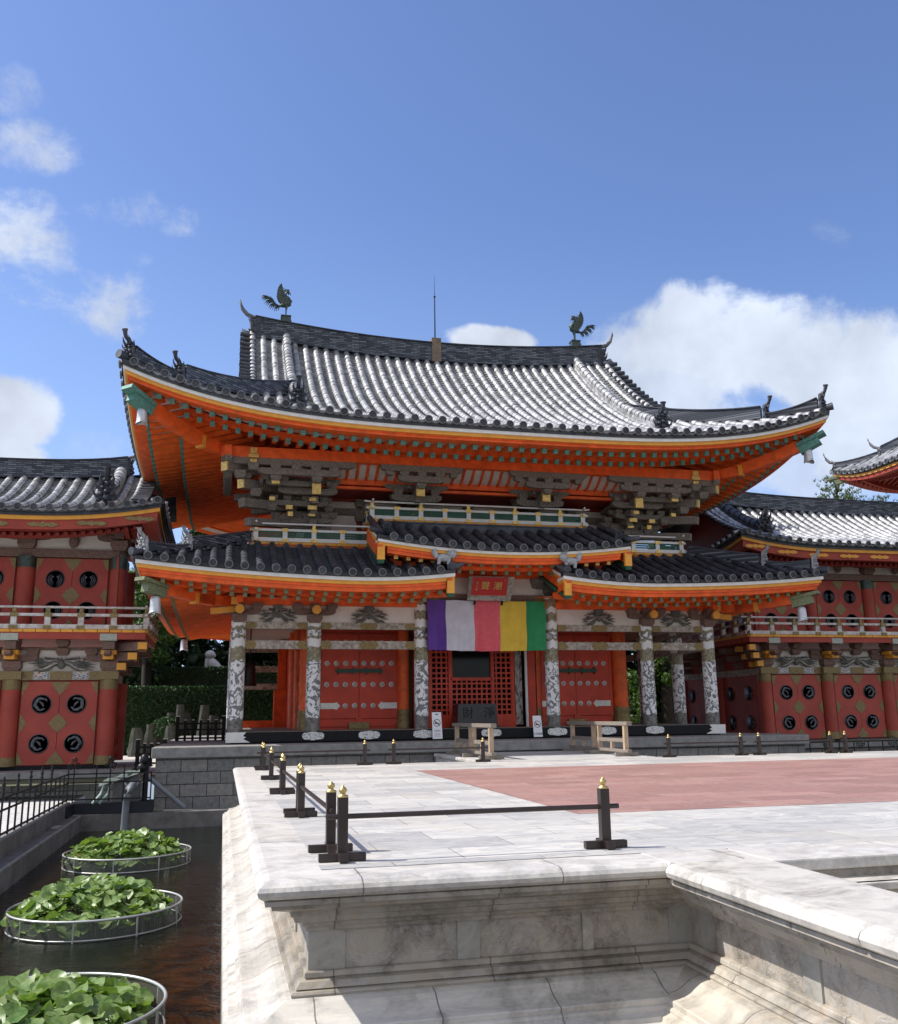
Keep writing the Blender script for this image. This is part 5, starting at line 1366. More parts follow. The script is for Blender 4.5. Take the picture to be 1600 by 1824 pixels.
    # carved mane ornaments between the lower brackets
    for i in range(nb):
        x = (xs[i]+xs[i+1])/2; zz = z0+3.45+.72
        mb2 = MB(); tp = MB(); rnd = random.Random(i); mb2.ball((x, Yf-.22, zz-.12), .16, 6, (1, .7, 1.2))
        for lay in range(2):
            for k in range(19):
                a = radians(-30+k*240/18+rnd.uniform(-4, 4)); L = (1.0+.35*abs(cos(a))-.25*lay)*(.6 if sin(a) > .75 else 1)
                e = V(cos(a), 0, sin(a)*.48); n = V(-e.z, 0, e.x)*(1 if cos(a) > 0 else -1)
                (tp if k % 4 == lay else mb2).tube([V(x, Yf-.14-.05*lay, zz-.1)+e*(L*f)+n*(.1*sin(f*5+lay)) for f in (.08, .3, .52, .76, 1.0)], [.07, .065, .055, .035, .006], 5)
        b2 = mb2.build('carved_ornament', 'carvdark', w); tp.build('carving_pale_strands', 'deco', b2)
    # stepped corner brackets and side wall
    m = MB(); g = MB(); sx = -dr
    for k, (o, z) in enumerate(((.5, 3.95), (.95, 4.35), (1.35, 4.75))):
        m.cut(); m.bar((X0+dr*.2, Yf+.2, z0+z), (X0+sx*o, Yf-o*.85, z0+z), .34, .34); m.cut(); m.bar((X0, Yf+.3, z0+z), (X0+sx*o, Yf+.3, z0+z), .3, .3)
        g.cut(); g.box(X0+sx*o-.18, X0+sx*o+.18, Yf-o*.85-.16, Yf-o*.85+.1, z0+z-.13, z0+z+.15); g.cut(); g.box(X0+sx*o*.9-.16, X0+sx*o*.9+.16, Yf+.1, Yf+.4, z0+z-.13, z0+z+.13)
        for yy in (2.0, 4.0, 6.0, 8.0):
            if yy < D: m.cut(); m.bar((X0, Yf+yy, z0+z), (X0+sx*o, Yf+yy, z0+z), .3, .3); 
    b = m.each('corner_bracket', 'woodred', w)[0]; g.each('bracket_nose', 'yellow', b)
    s0, s1 = sorted((X0-.1*dr, X0+sx*.05))
    B('side_wall', 'wingred', [(X0-.05, X0+.05, Yf+.3, Yf+D, z0, z0+8.7)])
    B('side_plaster', 'plaster', [(X0-.04, X0+.04, Yf+.3, Yf+D, z0+3.75, z0+4.7), (X0-.04, X0+.04, Yf+1.1, Yf+D, z0+9.05, z0+9.9)])
    B('side_beam', 'deco', [(X0-.1, X0+.1, Yf+.3, Yf+D, z0+3.4, z0+3.75)]); B('side_beam', 'deco', [(X0-.1, X0+.1, Yf+1.1, Yf+D, z0+8.7, z0+9.05)])
    m = MB(); md = MB(); ft = MB()
    nside = 2 if D > 5 else 1
    for j in range(nside+1):
        for st, (zA, zB) in enumerate(((0, 3.4), (5.4, 8.7))): m.cut(); m.lathe((X0, Yf+.8*st+D/nside*j*(1 if j else 0), z0+zA), [(.34, 0), (.34, zB-zA)], 16)
    m.each('side_column', 'wingred', w)
    if dr > 0:
        for j in range(2):
            for q in (.3, .72):
                for zz in (.26, .73):
                    for st in (0, 1): md.cut(); md.lathe((X0-.06, Yf+.4+D/2*(j+q)-.2, z0+5.45*st+3.36*zz), [(.40, 0), (.40, -.03), (.01, -.03)], 24, axis='x')
        md.each('medallion', 'medallion', w)
    else:
        for yy in (1.0, 1.9, 2.9, 3.7):
            for zz in range(4): ft.cut(); ft.bar((X0+.08, Yf+yy, z0+.2+zz*.8), (X0+.08, Yf+yy+.3, z0+.6+zz*.8), .08, .07); ft.bar((X0+.08, Yf+yy+.3, z0+.6+zz*.8), (X0+.08, Yf+yy, z0+1.0+zz*.8), .08, .07)
        ft.each('lattice_bar', 'wingred', w)
    # balcony
    zb2 = z0+5.42; yb = Yf-1.25; xb_ = X0+sx*1.45
    far = xs[-1]
    pts = [(far, yb), (xb_, yb), (xb_, Yf+D)] if dr > 0 else [(far, yb), (xb_, yb), (xb_, Yf+D)]
    if dr > 0: pts = pts[::-1]
    balcony(w, pts, zb2, post=1.32, panel=False, wh=('wornwhite', 'oldgold', 'green'), sc=1.12, red='wingred')
    B('balcony_deck', 'wingred', [(min(far, xb_)+.05, max(far, xb_)-.05, yb+.1, Yf+D, zb2-.36, zb2-.1)])
    # roof : long hipped-and-gabled roof, ridge along X
    L = abs(far-X0)+4.0; hw = L/2+2.2; hd = 6.6
    rx = X0+sx*1.95-sx*hw
    Rw = Roof(rx, Yf-2.05+hd, hw, hd, z0+10.28, lambda d: .22*d+(.033 if dr < 0 else .042)*d*abs(d), lambda tc: .55*(sm(5.5-tc)/5.5)**2.2, hw-1.35, .60, .15,
              crop=(lambda x, y: x > far-1) if dr < 0 else (lambda x, y: x < far+2.5))
    Rw.dmax = lambda side, t: (hd if abs(t) <= hw-1.0 else hw-abs(t)) if side in (0, 2) else min(hd-abs(t), 1.35)
    sides = (0, 3) if dr < 0 else (0, 1)
    Rw.tiles(w, ['tile', 'tilec', 'tiled'], sides)
    A = [MB() for _ in range(4)]
    for sd in sides:
        for k, poly in ((0, [(.0, -.03), (.03, -.18), (.4, -.24), (.4, -.03)]), (0, [(.1, -.18), (.1, -.30), (.6, -.30), (.6, -.18)]), (1, [(.16, -.30), (.16, -.47), (.7, -.47), (.7, -.30)]), (2, [(.24, -.465), (.27, -.86), (.9, -.84), (.9, -.465)]),
                        (2, [(1.5, -.7), (1.5, -1.0), (1.7, -1.0), (1.7, -.7)]), (3, [(.9, -.62), (.9, -.66), (3.2, -.1), (3.2, -.05)])):
            Rw.strip(A[k], sd, poly, n=60)
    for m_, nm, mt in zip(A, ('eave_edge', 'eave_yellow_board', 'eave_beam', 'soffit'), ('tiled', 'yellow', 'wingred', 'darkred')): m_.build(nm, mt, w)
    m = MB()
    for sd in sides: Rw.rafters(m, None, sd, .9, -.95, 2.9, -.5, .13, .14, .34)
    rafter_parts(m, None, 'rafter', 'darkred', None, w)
    B('eave_purlin', 'darkred', [(min(far, X0+sx*.6), max(far, X0+sx*.6), Yf+.0, Yf+.5, z0+9.85, z0+10.2)])
    g = MB()
    for i in range(nb*2+1):
        x = X0+sx*1.0+dr*bay*i/2*1.0; p = Rw.band(0, .24, -.66, x-rx)
        g.cut(); g.prism([(.62, 0), (.5, .07), (.35, .10), (.12, .06), (0, .13), (-.12, .06), (-.35, .10), (-.5, .07), (-.62, 0), (-.5, -.07), (-.35, -.10), (-.12, -.06), (0, -.13), (.12, -.06), (.35, -.10), (.5, -.07)], lambda a, c, t: V(x+a, t, p.z+c), p.y-.03, p.y+.02)
    g.each('gilded_fitting', 'yellow' if dr > 0 else 'oldgold', w)
    # back slope, ridge, descending ridge
    m = MB(); rows = []
    for i in range(9): rows.append([Rw.pt(2, t, hd*(.5+.5*i/8)) for t in (-hw, -hw/2, 0, hw/2, hw)])
    m.grid(rows, True); m.build('rear_roof_slope', 'tiled', w)
    m = MB(); c = MB(); zt = Rw.pt(0, 0, hd).z
    xe_ = X0-sx*.9+sx*.6; yr = Rw.ym
    path = [V(far+dr*1.5+(xe_-far-dr*1.5)*i/16, yr, zt-.1+(.38*(i/16)**6)) for i in range(17)]
    tp = sweep_ridge(m, path, .6, .86, .12, c); k = m.build('main_ridge', 'ridge', w); c.build('ridge_cap', 'tiled', k)
    m = MB(); onigawara(m, tp[-1]+V(sx*.08, 0, -.95), (sx, 0), .9, horn=False); m.build('ridge_end_tile', 'tiled', k)
    m = MB(); tail_horn(m, tp[-1]+V(sx*.05, 0, .05), (sx, 0), .72); m.build('ridge_horn', 'tilec', k)
    m = MB(); c = MB(); tt = (X0+dr*.55)-rx
    sweep_ridge(m, [Rw.pt(0, tt, hd-.4-(hd-2.1)*i/10) for i in range(11)], .5, .36, .2)
    for i in range(9): c.tube([Rw.pt(0, tt, hd-.3-(hd-2.0)*i/9, .48), Rw.pt(0, tt, hd-.3-(hd-2.0)*(i+1)/9, .48)], [.24, .29], 12)
    k2 = m.build('descending_ridge', 'tile' if dr < 0 else 'tiled', w); c.build('ridge_cap', 'tile' if dr < 0 else 'tiled', k2)
    m = MB(); onigawara(m, Rw.pt(0, tt, 1.55, -.02), (0, -1), 1.15, tubelen=.25, curl=.5, disc=m); m.build('ridge_end_tile', 'tiled', k2)
    # verge at the hall end
    m = MB(); tv = (X0+sx*.85)-rx
    for i in range(12):
        d = 1.2+.46*i
        if d > hd-.2: break
        for yy in (0,):
            p = Rw.pt(0, tv-sx*.35, d, .08); q = Rw.pt(0, tv+sx*.32, d, 0)
            if yy: p.y = 2*yr-p.y; q.y = 2*yr-q.y
            m.tube([p, q], .13, 8)
    m.build('verge_tiles', 'tiled', w)
    m = MB(); pts2 = [(Rw.pt(0, tv, d, -.2).y, Rw.pt(0, tv, d, -.2).z) for d in (.6, 2, 3.3, 4.6, 5.6, hd)]; pts2 += [(2*yr-a, b) for a, b in reversed(pts2[2:-1])]+[(2*yr-pts2[2][0], pts2[0][1])]
    m.prism(pts2, lambda p, q, t: V(t, p, q), X0+sx*.3-.05, X0+sx*.3+.05); m.build('gable_wall', 'darkred', w)
    return w
def gw():
    return simple('pale_green_beam_end', (.40, .42, .36), .5, var=.3, vscale=20)
M['greenwhite'] = gw()
wing('red two-storey corridor wing at the left of the temple hall', -4.70, 41.5, -.34, -1, 3)
wing('red two-storey corridor wing at the right of the temple hall', 28.0, 44.5, -.04, 1, 5)

# corner tower showing over the right wing
T = thing('corner_tower', 'tiled tower roof with red rafters above the right wing', 'building', (49.2, 50.2, -.8))
RT = Roof(49.2, 50.2, 6.6, 6.6, 17.7, lambda d: .42*d+.04*d*abs(d), lambda tc: .9*(sm(5.5-tc)/5.5)**2.4, -1, .6, .15)
RT.dmax = lambda side, t: 6.6-abs(t)
RT.tiles(T, ['tile', 'tilec', 'tiled'], (0, 1, 2))
A = [MB() for _ in range(4)]
for sd in (0, 1, 2, 3):
    for k, poly in ((0, [(.0, -.03), (.03, -.18), (.5, -.24), (.5, -.03)]), (1, [(.16, -.22), (.16, -.40), (.7, -.40), (.7, -.22)]), (2, [(.24, -.39), (.27, -.66), (.9, -.64), (.9, -.39)]), (2, [(1.3, -.5), (1.3, -.8), (1.5, -.8), (1.5, -.5)]), (3, [(.9, -.50), (.9, -.54), (4, .25), (4, .3)])): RT.strip(A[k], sd, poly, n=24)
for m_, nm, mt in zip(A, ('eave_edge', 'eave_yellow_board', 'eave_beam', 'soffit'), ('tiled', 'yellow', 'wingred', 'wingred')): m_.build(nm, mt, T)
mb = MB()
for sd in (0, 1, 2): RT.rafters(mb, None, sd, .8, -.68, 4.0, .1, .13, .15, .36)
rafter_parts(mb, None, 'rafter', 'wingred', None, T)
mb = MB(); mb.box(47.2, 52.5, 48.2, 52.2, -.8, 18.2); mb.build('tower_wall', 'wingred', T)
for sy in (1,):
    mb = MB(); cp = MB()
    hp = lambda s: V(49.2-6.6+s, 50.2+6.6-s, RT.pt(1, -(6.6-s), s).z)
    path = [hp(5.5-3.0*i/8) for i in range(9)]; sweep_ridge(mb, path, .42, .6, .12, cp); path = [hp(2.5-2.2*i/8) for i in range(9)]; sweep_ridge(mb, path, .34, lambda t: .3+.15*t, .1, cp)
    k = mb.build('corner_ridge', 'ridge', T); cp.build('ridge_cap', 'tiled', k)
    mb = MB(); e = hp(2.4); onigawara(mb, e, (-1, 1), .62, horn=False); tail_horn(mb, e+V(0, 0, .6), (-1, 1), .8); e = hp(.25); onigawara(mb, e, (-1, 1), .62, horn=False); tail_horn(mb, e+V(0, 0, .5), (-1, 1), .85); mb.build('ridge_end_tile', 'tilec', k)
mb = MB(); mb.bar(hp(.2)+V(0, 0, -.95), hp(2.2)+V(0, 0, -.75), .4, .4); mb.bar(hp(-.15)+V(0, 0, -.62), hp(1.5)+V(0, 0, -.6), .5, .16); mb.build('corner_beam', 'olive', T)
# ================================================================== OBJECTS
def glyph(text, size, mat, parent, name, loc, rot, depth=.006, org=None):
    """lettering as mesh; loc in world coords, centred"""
    cu = bpy.data.curves.new('t', 'FONT'); cu.body = text; cu.size = size; cu.align_x = 'CENTER'; cu.align_y = 'CENTER'; cu.extrude = depth; cu.resolution_u = 3
    to = bpy.data.objects.new('t', cu); COL.objects.link(to)
    bpy.context.view_layer.update()
    me = bpy.data.meshes.new_from_object(to.evaluated_get(bpy.context.evaluated_depsgraph_get())); me.name = name
    bpy.data.objects.remove(to); bpy.data.curves.remove(cu)
    me.materials.clear(); me.materials.append(M[mat])
    o = bpy.data.objects.new(name, me); COL.objects.link(o); o.parent = parent
    off = org if org is not None else ORG.get(parent.name, Vector((0, 0, 0)))
    o.location = Vector(loc)-off; o.rotation_euler = rot; return o
# --- name plaque over the entrance
PQ = thing('name_plaque', 'red plaque with gold characters in a silvered frame over the hall entrance', 'sign', (11.05, 38.45, 6.42))
tl = radians(30); ca, sa = cos(tl), sin(tl)
def pq(x, h, o): return V(11.05+x, 38.42-h*sa-o*ca, 6.44+h*ca-o*sa)
mb = MB(); mb.prism([(-.80, .10), (.80, .10), (.80, .95), (-.80, .95)], lambda p, q, t: pq(p, q, t), -.05, .02, 0); mb.build('plaque_board', 'plaquered', PQ)
mb = MB()
for (a, b, c, d) in (((-.80, .10), (.80, .10), (.98, -.08), (-.98, -.08)), ((.80, .10), (.80, .95), (1.02, 1.05), (.98, -.08)), ((.80, .95), (-.80, .95), (-1.02, 1.05), (1.02, 1.05)), ((-.80, .95), (-.80, .10), (-.98, -.08), (-1.02, 1.05))):
    q = [pq(*a, .02), pq(*b, .02), pq(*c, .16), pq(*d, .16)]; r = [p+V(0, .06, 0) for p in q]
    mb.add(q+r, [(0, 1, 2, 3), (7, 6, 5, 4), (0, 4, 5, 1), (1, 5, 6, 2), (2, 6, 7, 3), (3, 7, 4, 0)])
for k in range(10): mb.ball(pq(-.9+.2*k, 1.04, .16), .04, 4)
mb.build('plaque_frame', 'plaqueframe', PQ)
mb = MB(); 
for x0 in (-.62, .62): mb.cut(); mb.bar(pq(x0, -.12, .1), pq(x0, -.30, .1), .08, .08)
mb.each('support_peg', 'iron', PQ)
rt_ = (radians(90)+tl, 0, 0)
for ch, x in (('潮', .36), ('聲', -.20)): glyph(ch, .40, 'gold', PQ, 'lettering', pq(x, .54, .045), rt_)
for ch, h in (('大', .68), ('人', .54), ('書', .38)): glyph(ch, .12, 'gold', PQ, 'lettering', pq(-.58, h, .045), rt_)
glyph('山', .08, 'gold', PQ, 'lettering', pq(.66, .84, .045), rt_)
# --- five-colour banner
BN = thing('banner', 'five-coloured cloth banner hung across the hall entrance', 'banner', (11.02, 38.58, 6.33))
bx = [8.36, 9.18, 10.43, 11.60, 12.80, 13.69]
def bnp(x, t): return V(x+.012*sin(t*9+x*5), 38.56+(.075*sin(x*6.3+t*2.4)+.05*sin(x*14+1+t)+.02*sin(x*27))*(.25+.75*t)+.05*t*sin(t*3+x*2.2), 6.32-2.14*t-.05*sin((x-8.36)/5.33*pi)*t-.02*abs(sin((x-8.36)*2.6))*(1-t))
for k, c in enumerate(('c_purple', 'c_white', 'c_red', 'c_yellow', 'c_green')):
    mb = MB(); n = 14; rows = [[bnp(bx[k]+(bx[k+1]-bx[k])*i/n, j/14) for i in range(n+1)] for j in range(15)]; mb.grid(rows, True)
    mb.grid([[p+V(0, .012, 0) for p in reversed(r)] for r in rows], True); mb.build('cloth_stripe', c, BN)
# --- stone offertory box
OB = thing('offertory_box', 'black polished stone offering box before the lattice doors', 'box', (10.68, 38.1, .9))
mb = MB(); mb.prism([(-.95, 0), (.85, 0), (.80, 1.02), (-.90, 1.02)], lambda p, q, t: V(10.72+p, t, .90+q), 39.15, 40.2); bevel(mb.build('box_body', 'blackstone', OB), .02)
mb = MB(); mb.box(9.7, 11.65, 39.1, 40.25, .885, 1.0); mb.build('box_base', 'blackstone', OB)
for ch, x in (('淨', 11.2), ('財', 10.25)): glyph(ch, .52, 'carve', OB, 'lettering', (x, 39.145, 1.50), (radians(90), 0, 0), .004)
# --- notices
def notice(x, y, z, w, h, label, big):
    t = thing('notice_board', label, 'sign', (x, y, z), 'no-shoes notices at the hall sill')
    mb = MB(); mb.prism([(-w/2, 0), (w/2, 0), (w/2*.93, h), (-w/2*.93, h)], lambda p, q, s: V(x+p, y+q*.18+s, z+q), -.01, .01); mb.build('board', 'paper', t)
    rx_ = (radians(90-10.2), 0, 0)
    def on(p, q, o=.014): return V(x+p, y+q*.18-o, z+q)
    mb = MB(); cz = h*.60; r = w*.36; N = 28
    A_ = [on(r*cos(2*pi*i/N), cz+r*sin(2*pi*i/N)) for i in range(N)]; B_ = [on(r*.84*cos(2*pi*i/N), cz+r*.84*sin(2*pi*i/N)) for i in range(N)]
    mb.grid([A_, B_], False, close=True)
    sh = [(-.62, -.05), (-.55, .22), (-.2, .10), (.3, -.02), (.62, -.1), (.62, -.28), (-.6, -.28)]
    mb.add([on(r*a, cz+r*b) for a, b in sh], [tuple(range(len(sh)))])
    mb.bar(on(-r*.62, cz+r*.62, .018), on(r*.62, cz-r*.62, .018), .02, .012, (0, -1, 0))
    mb.build('no_shoes_symbol', 'ink', t)
    if big: glyph('土足厳禁', w*.26, 'ink', t, 'lettering', on(0, h*.14, .016), rx_, .001)
    else:
        glyph('土足禁止', w*.17, 'ink', t, 'lettering', on(0, h*.30, .016), rx_, .001)
        mb = MB()
        for k in range(4): mb.bar(on(-w*.3, h*(.20-.04*k), .014), on(w*.3, h*(.20-.04*k), .014), .006, .004, (0, -1, 0))
        mb.box(x-w*.14, x+w*.14, y+h*.92*.18-.02, y+h*.92*.18-.005, z+h*.9, z+h*.94); mb.build('fine_print', 'ink', t)
notice(8.70, 38.30, .50, .42, 1.08, 'white no-shoes notice with fine print left of the hall entrance', False)
notice(13.10, 38.30, .50, .40, .88, 'white no-shoes notice with bold lettering right of the hall entrance', True)

# --- low barriers on the platform
def post(mb, cap, x, y, a=0.0, sc=1.0):
    w = .052
    mb.box(x-w, x+w, y-w, y+w, .0, .62)
    if abs(a) < .5: mb.box(x-.24, x+.24, y-.04, y+.04, .0, .075); mb.box(x-.046, x+.046, y-.17, y+.17, .004, .085)
    else: mb.box(x-.24, x+.24, y-.04, y+.04, .0, .075); mb.box(x-.046, x+.046, y-.17, y+.17, .004, .085)
    cap.lathe((x, y, .62), [(.058, 0), (.058, .016), (.026, .028), (.028, .040), (.040, .056), (.043, .070), (.034, .088), (.015, .104), (.004, .122)], 16)
def barrier(p, q, label):
    p = Vector((p[0], p[1], 0)); q = Vector((q[0], q[1], 0)); c = (p+q)/2
    t = thing('rail_barrier', label, 'barrier', (c.x, c.y, 0), 'low dark barriers round the platform')
    e = (q-p).normalized()
    for a in (p, q):
        mb = MB(); cp = MB(); post(mb, cp, a.x, a.y); po = mb.build('post', 'barrier', t); bevel(po, .005); cp.build('finial', 'brass', po)
    mb = MB(); mb.tube([p-e*.17+V(0, 0, .43), q+e*.17+V(0, 0, .43)], .027, 12); mb.build('rail', 'barrier', t)
    return t
barrier((1.23, 9.84), (4.10, 9.86), 'dark rail barrier across the near corner of the marble platform')
for k, (a, b) in enumerate(((10.55, 14.3), (14.85, 18.65), (19.2, 23.05), (23.5, 27.3))):
    barrier((1.19, a), (1.17, b), ['nearest', 'second nearest', 'third nearest', 'farthest'][k]+' rail barrier of the row along the left platform edge')
barrier((1.2, 28.1), (4.28, 28.75), 'rail barrier at the far left corner of the platform') if False else barrier((1.18, 28.45), (4.25, 28.75), 'rail barrier at the far left corner of the platform')
barrier((5.15, 28.8), (8.0, 28.8), 'rail barrier left of the walkway at the far platform edge')
barrier((14.35, 28.75), (17.0, 28.75), 'rail barrier right of the walkway at the far platform edge')
barrier((17.65, 28.7), (20.40, 28.7), 'middle rail barrier of the far edge right of the walkway')
barrier((20.95, 28.65), (23.8, 28.65), 'rail barrier at the right end of the far edge, cut by the frame')
# --- trestle barriers of bare cedar
def trestle(x, y0, y1, label):
    t = thing('wooden_barrier', label, 'barrier', (x, (y0+y1)/2, 0), 'bare wood barriers beside the walkway')
    mb = MB(); mb.box(x-.10, x+.10, y0-.25, y1+.25, 1.02, 1.15); bevel(mb.build('top_rail', 'grey_wood', t), .01)
    for y in (y0+.1, y1-.1):
        mb = MB(); mb.box(x-.075, x+.075, y-.075, y+.075, .18, 1.02); bevel(mb.build('leg', 'plain_wood', t), .008)
        mb = MB(); mb.box(x-.42, x+.42, y-.08, y+.08, .0, .12); bevel(mb.build('foot', 'grey_wood', t), .008)
    mb = MB(); mb.box(x-.06, x+.06, y0+.17, y1-.17, .46, .58); mb.box(x-.07, x+.07, y0-.2, y1+.2, .121, .22); mb.build('stretcher', 'grey_wood', t)
    mb = MB(); ym = (y0+y1)/2; mb.box(x-.055, x+.055, ym-.055, ym+.055, .221, .46); mb.build('strut', 'plain_wood', t)
trestle(8.78, 33.1, 35.4, 'bare wood trestle barrier at the left of the walkway, nearer the hall')
trestle(8.70, 30.2, 32.6, 'bare wood trestle barrier at the left of the walkway, nearer the platform')
trestle(13.62, 33.3, 35.7, 'bare wood trestle barrier at the right of the walkway, nearer the hall')
trestle(13.52, 30.2, 32.7, 'bare wood trestle barrier at the right of the walkway, nearer the platform')

# --- wind bells
def wind_bell(p, label, s=1.0):
    x, y, z = p
    t = thing('wind_bell', label, 'bell', (x, y, z), 'silvery wind bells under the eave corners')
    mb = MB(); mb.tube([V(x, y, z), V(x, y, z-.22*s)], .02, 6); mb.tube([V(x-.05, y, z-.2*s), V(x, y, z-.12*s), V(x+.05, y, z-.2*s)], .018, 6); mb.build('hanger', 'iron', t)
    mb = MB(); n = 24; rows = []
    for r, h, k in ((.02, -.22, 0), (.15, -.24, 0), (.22, -.30, 0), (.25, -.42, 0), (.265, -.80, 0), (.28, -1.0, 0), (.315, -1.12, 1)):
        rows.append([V(x+r*s*cos(2*pi*i/n), y+r*s*sin(2*pi*i/n), z+(h-(.07*cos(4*pi*i/n) if k else 0))*s) for i in range(n)])
    mb.grid(rows, True, close=True); mb.grid([[(q-V(x, y, 0))*.93+V(x, y, .07*q.z) for q in r] for r in rows], True, close=True)
    mb.build('bell_body', 'silver', t)
    return t
for p, l in zip(BELLS, ('silvery wind bell under the left corner of the upper roof', 'silvery wind bell under the right corner of the upper roof', 'silvery wind bell under the left front corner of the lower roof', 'silvery wind bell under the right front corner of the lower roof')):
    wind_bell(p, l, .74)
wind_bell(V(-2.55, 60.6, 6.55), 'small far wind bell under the rear left corner of the lower roof', .8)
# --- temple bell in the gallery
TB = thing('hanging_bell', 'dark bronze bell hanging in the left gallery of the hall', 'bell', (1.18, 46, 4.25))
mb = MB(); mb.lathe((1.18, 46, 2.95), [(.36, 0), (.33, .05), (.30, .4), (.28, .8), (.24, 1.0), (.12, 1.1)], 24); mb.build('bell_body', 'bellbronze', TB)
mb = MB(); mb.tube([V(1.18, 46, 4.0), V(1.18, 46, 5.9)], .03, 6); mb.tube([V(1.05, 46, 4.05), V(1.18, 46, 4.25), V(1.31, 46, 4.05)], .035, 6); mb.build('hanger', 'iron', TB)

# --- phoenix statues on the ridge
def phoenix(x, f, label):
    zb = zr(x-XC)+1.18
    t = thing('phoenix_statue', label, 'statue', (x, YM, zb), 'bronze phoenixes on the main ridge')
    mb = MB()
    for z0, z1, w0, w1 in ((-.15, .38, .34, .24), (.38, .44, .28, .28)): mb.add([(x+a*w0, YM+b*w0, zb+z0) for a, b in ((-1, -1), (1, -1), (1, 1), (-1, 1))]+[(x+a*w1, YM+b*w1, zb+z1) for a, b in ((-1, -1), (1, -1), (1, 1), (-1, 1))], [(3, 2, 1, 0), (4, 5, 6, 7), (0, 1, 5, 4), (1, 2, 6, 5), (2, 3, 7, 6), (3, 0, 4, 7)])
    mb.build('pedestal', 'bronze', t)
    b0 = zb+.44
    def q(a, c, y=0): return V(x+f*a, YM+y, b0+c)
    mb = MB()
    mb.tube([q(-.38, .60), q(-.22, .66), q(-.02, .72), q(.12, .82), q(.17, .95), q(.10, 1.10), q(.0, 1.22), q(-.05, 1.34), q(0, 1.46), q(.06, 1.52)], [.05, .12, .18, .20, .17, .12, .085, .07, .07, .04], 12)
    mb.ball(q(.06, 1.50), .10, 7, (1.15, .8, .95)); mb.tube([q(.10, 1.50), q(.19, 1.42), q(.25, 1.30)], [.06, .04, .01], 7)
    mb.tube([q(.10, 1.42), q(.11, 1.33)], [.035, .03], 6)
    for a in (-.06, 0, .07, .13): mb.tube([q(a+.02, 1.56), q(a-.03, 1.66)], [.035, .025], 6)
    mb.tube([q(0, 1.52), q(-.12, 1.56), q(-.22, 1.62)], [.05, .035, .01], 6); mb.tube([q(0, 1.46), q(-.1, 1.46), q(-.17, 1.50)], [.045, .03, .01], 6)
    mb.build('bird_body', 'bronze', t)
    for s in (-1, 1):
        mb = MB(); mb.tube([q(.03, .66, s*.08), q(.0, .35, s*.08), q(.0, .0, s*.08)], [.075, .035, .03], 8)
        for k in (-.12, .1, .14): mb.tube([q(0, .02, s*.08), q(k, .0, s*(.08+.05*(k == .1)))], [.025, .012], 5)
        mb.build('leg', 'bronze', t)
        mb = MB(); wg = [(.10, .95), (.0, 1.10), (-.12, 1.28), (-.22, 1.50), (-.26, 1.72), (-.30, 1.84), (-.36, 1.74), (-.42, 1.70), (-.44, 1.62), (-.49, 1.57), (-.49, 1.49), (-.53, 1.43), (-.51, 1.34), (-.54, 1.27), (-.50, 1.18), (-.51, 1.11), (-.45, 1.03), (-.44, .95), (-.37, .88), (-.33, .78), (-.2, .70), (.02, .72)]
        def wp(a, c, tt): return q(a, c, s*(.13+tt+.22*max(0, c-.8)**1.2))
        mb.prism(wg, lambda a, c, tt: wp(a, c, tt), -.02, .02)
        for k in range(7): c0 = .95+.1*k; mb.tube([wp(-.02-.02*k, c0, s*.03), wp(-.3, c0+.1, s*.03), wp(-.46+.02*k*.5, c0+.12+.02*k, s*.03)], [.025, .022, .008], 5)
        mb.build('wing', 'bronze', t)
    mb = MB(); st = [(-.30, .60), (-.45, .62), (-.58, .70), (-.68, .84), (-.76, .98), (-.88, 1.08), (-1.02, 1.10)]
    mb.tube([q(a, c) for a, c in st], [.09, .09, .09, .09, .08, .07, .04], 8, flat=.5)
    tips = [(-.40, .30), (-.52, .27), (-.64, .27), (-.76, .31), (-.87, .36), (-.97, .44), (-1.06, .52), (-1.14, .61), (-1.22, .70), (-1.28, .80), (-1.34, .90), (-1.38, .99), (-1.38, 1.06)]
    for k, (a, c) in enumerate(tips):
        i = k*(len(st)-1)/(len(tips)-1); j = min(int(i), len(st)-2); u_ = i-j; sx_, sz = st[j][0]*(1-u_)+st[j+1][0]*u_, st[j][1]*(1-u_)+st[j+1][1]*u_
        mx, mz = (sx_+a)/2-.06, (sz+c)/2+.05
        mb.tube([q(sx_, sz, .03*(k % 3-1)), q(mx, mz, .05*(k % 3-1)), q(a, c, .06*(k % 3-1))], [.055, .042, .008], 6)
    mb.build('tail', 'bronze', t)
phoenix(XC-8.55, 1, 'bronze phoenix facing right on the left end of the main ridge')
phoenix(XC+8.6, -1, 'bronze phoenix facing left on the right end of the main ridge')
LR = thing('lightning_rod', 'slender lightning rod on a tan box at the middle of the ridge', 'lightning rod', (11.1, YM, 22.3))
mb = MB(); mb.tube([V(11.1, YM, 22.3), V(11.1, YM, 25.3)], [.045, .03], 8); mb.ball((11.1, YM, 25.35), .07, 6); mb.tube([V(11.1, YM, 25.4), V(11.1, YM, 26.7)], [.018, .006], 6); mb.build('rod', 'iron', LR)
mb = MB(); mb.box(10.83, 11.37, YM-.40, YM+.36, 21.2, 22.62); mb.build('box_cover', 'rustybox', LR)

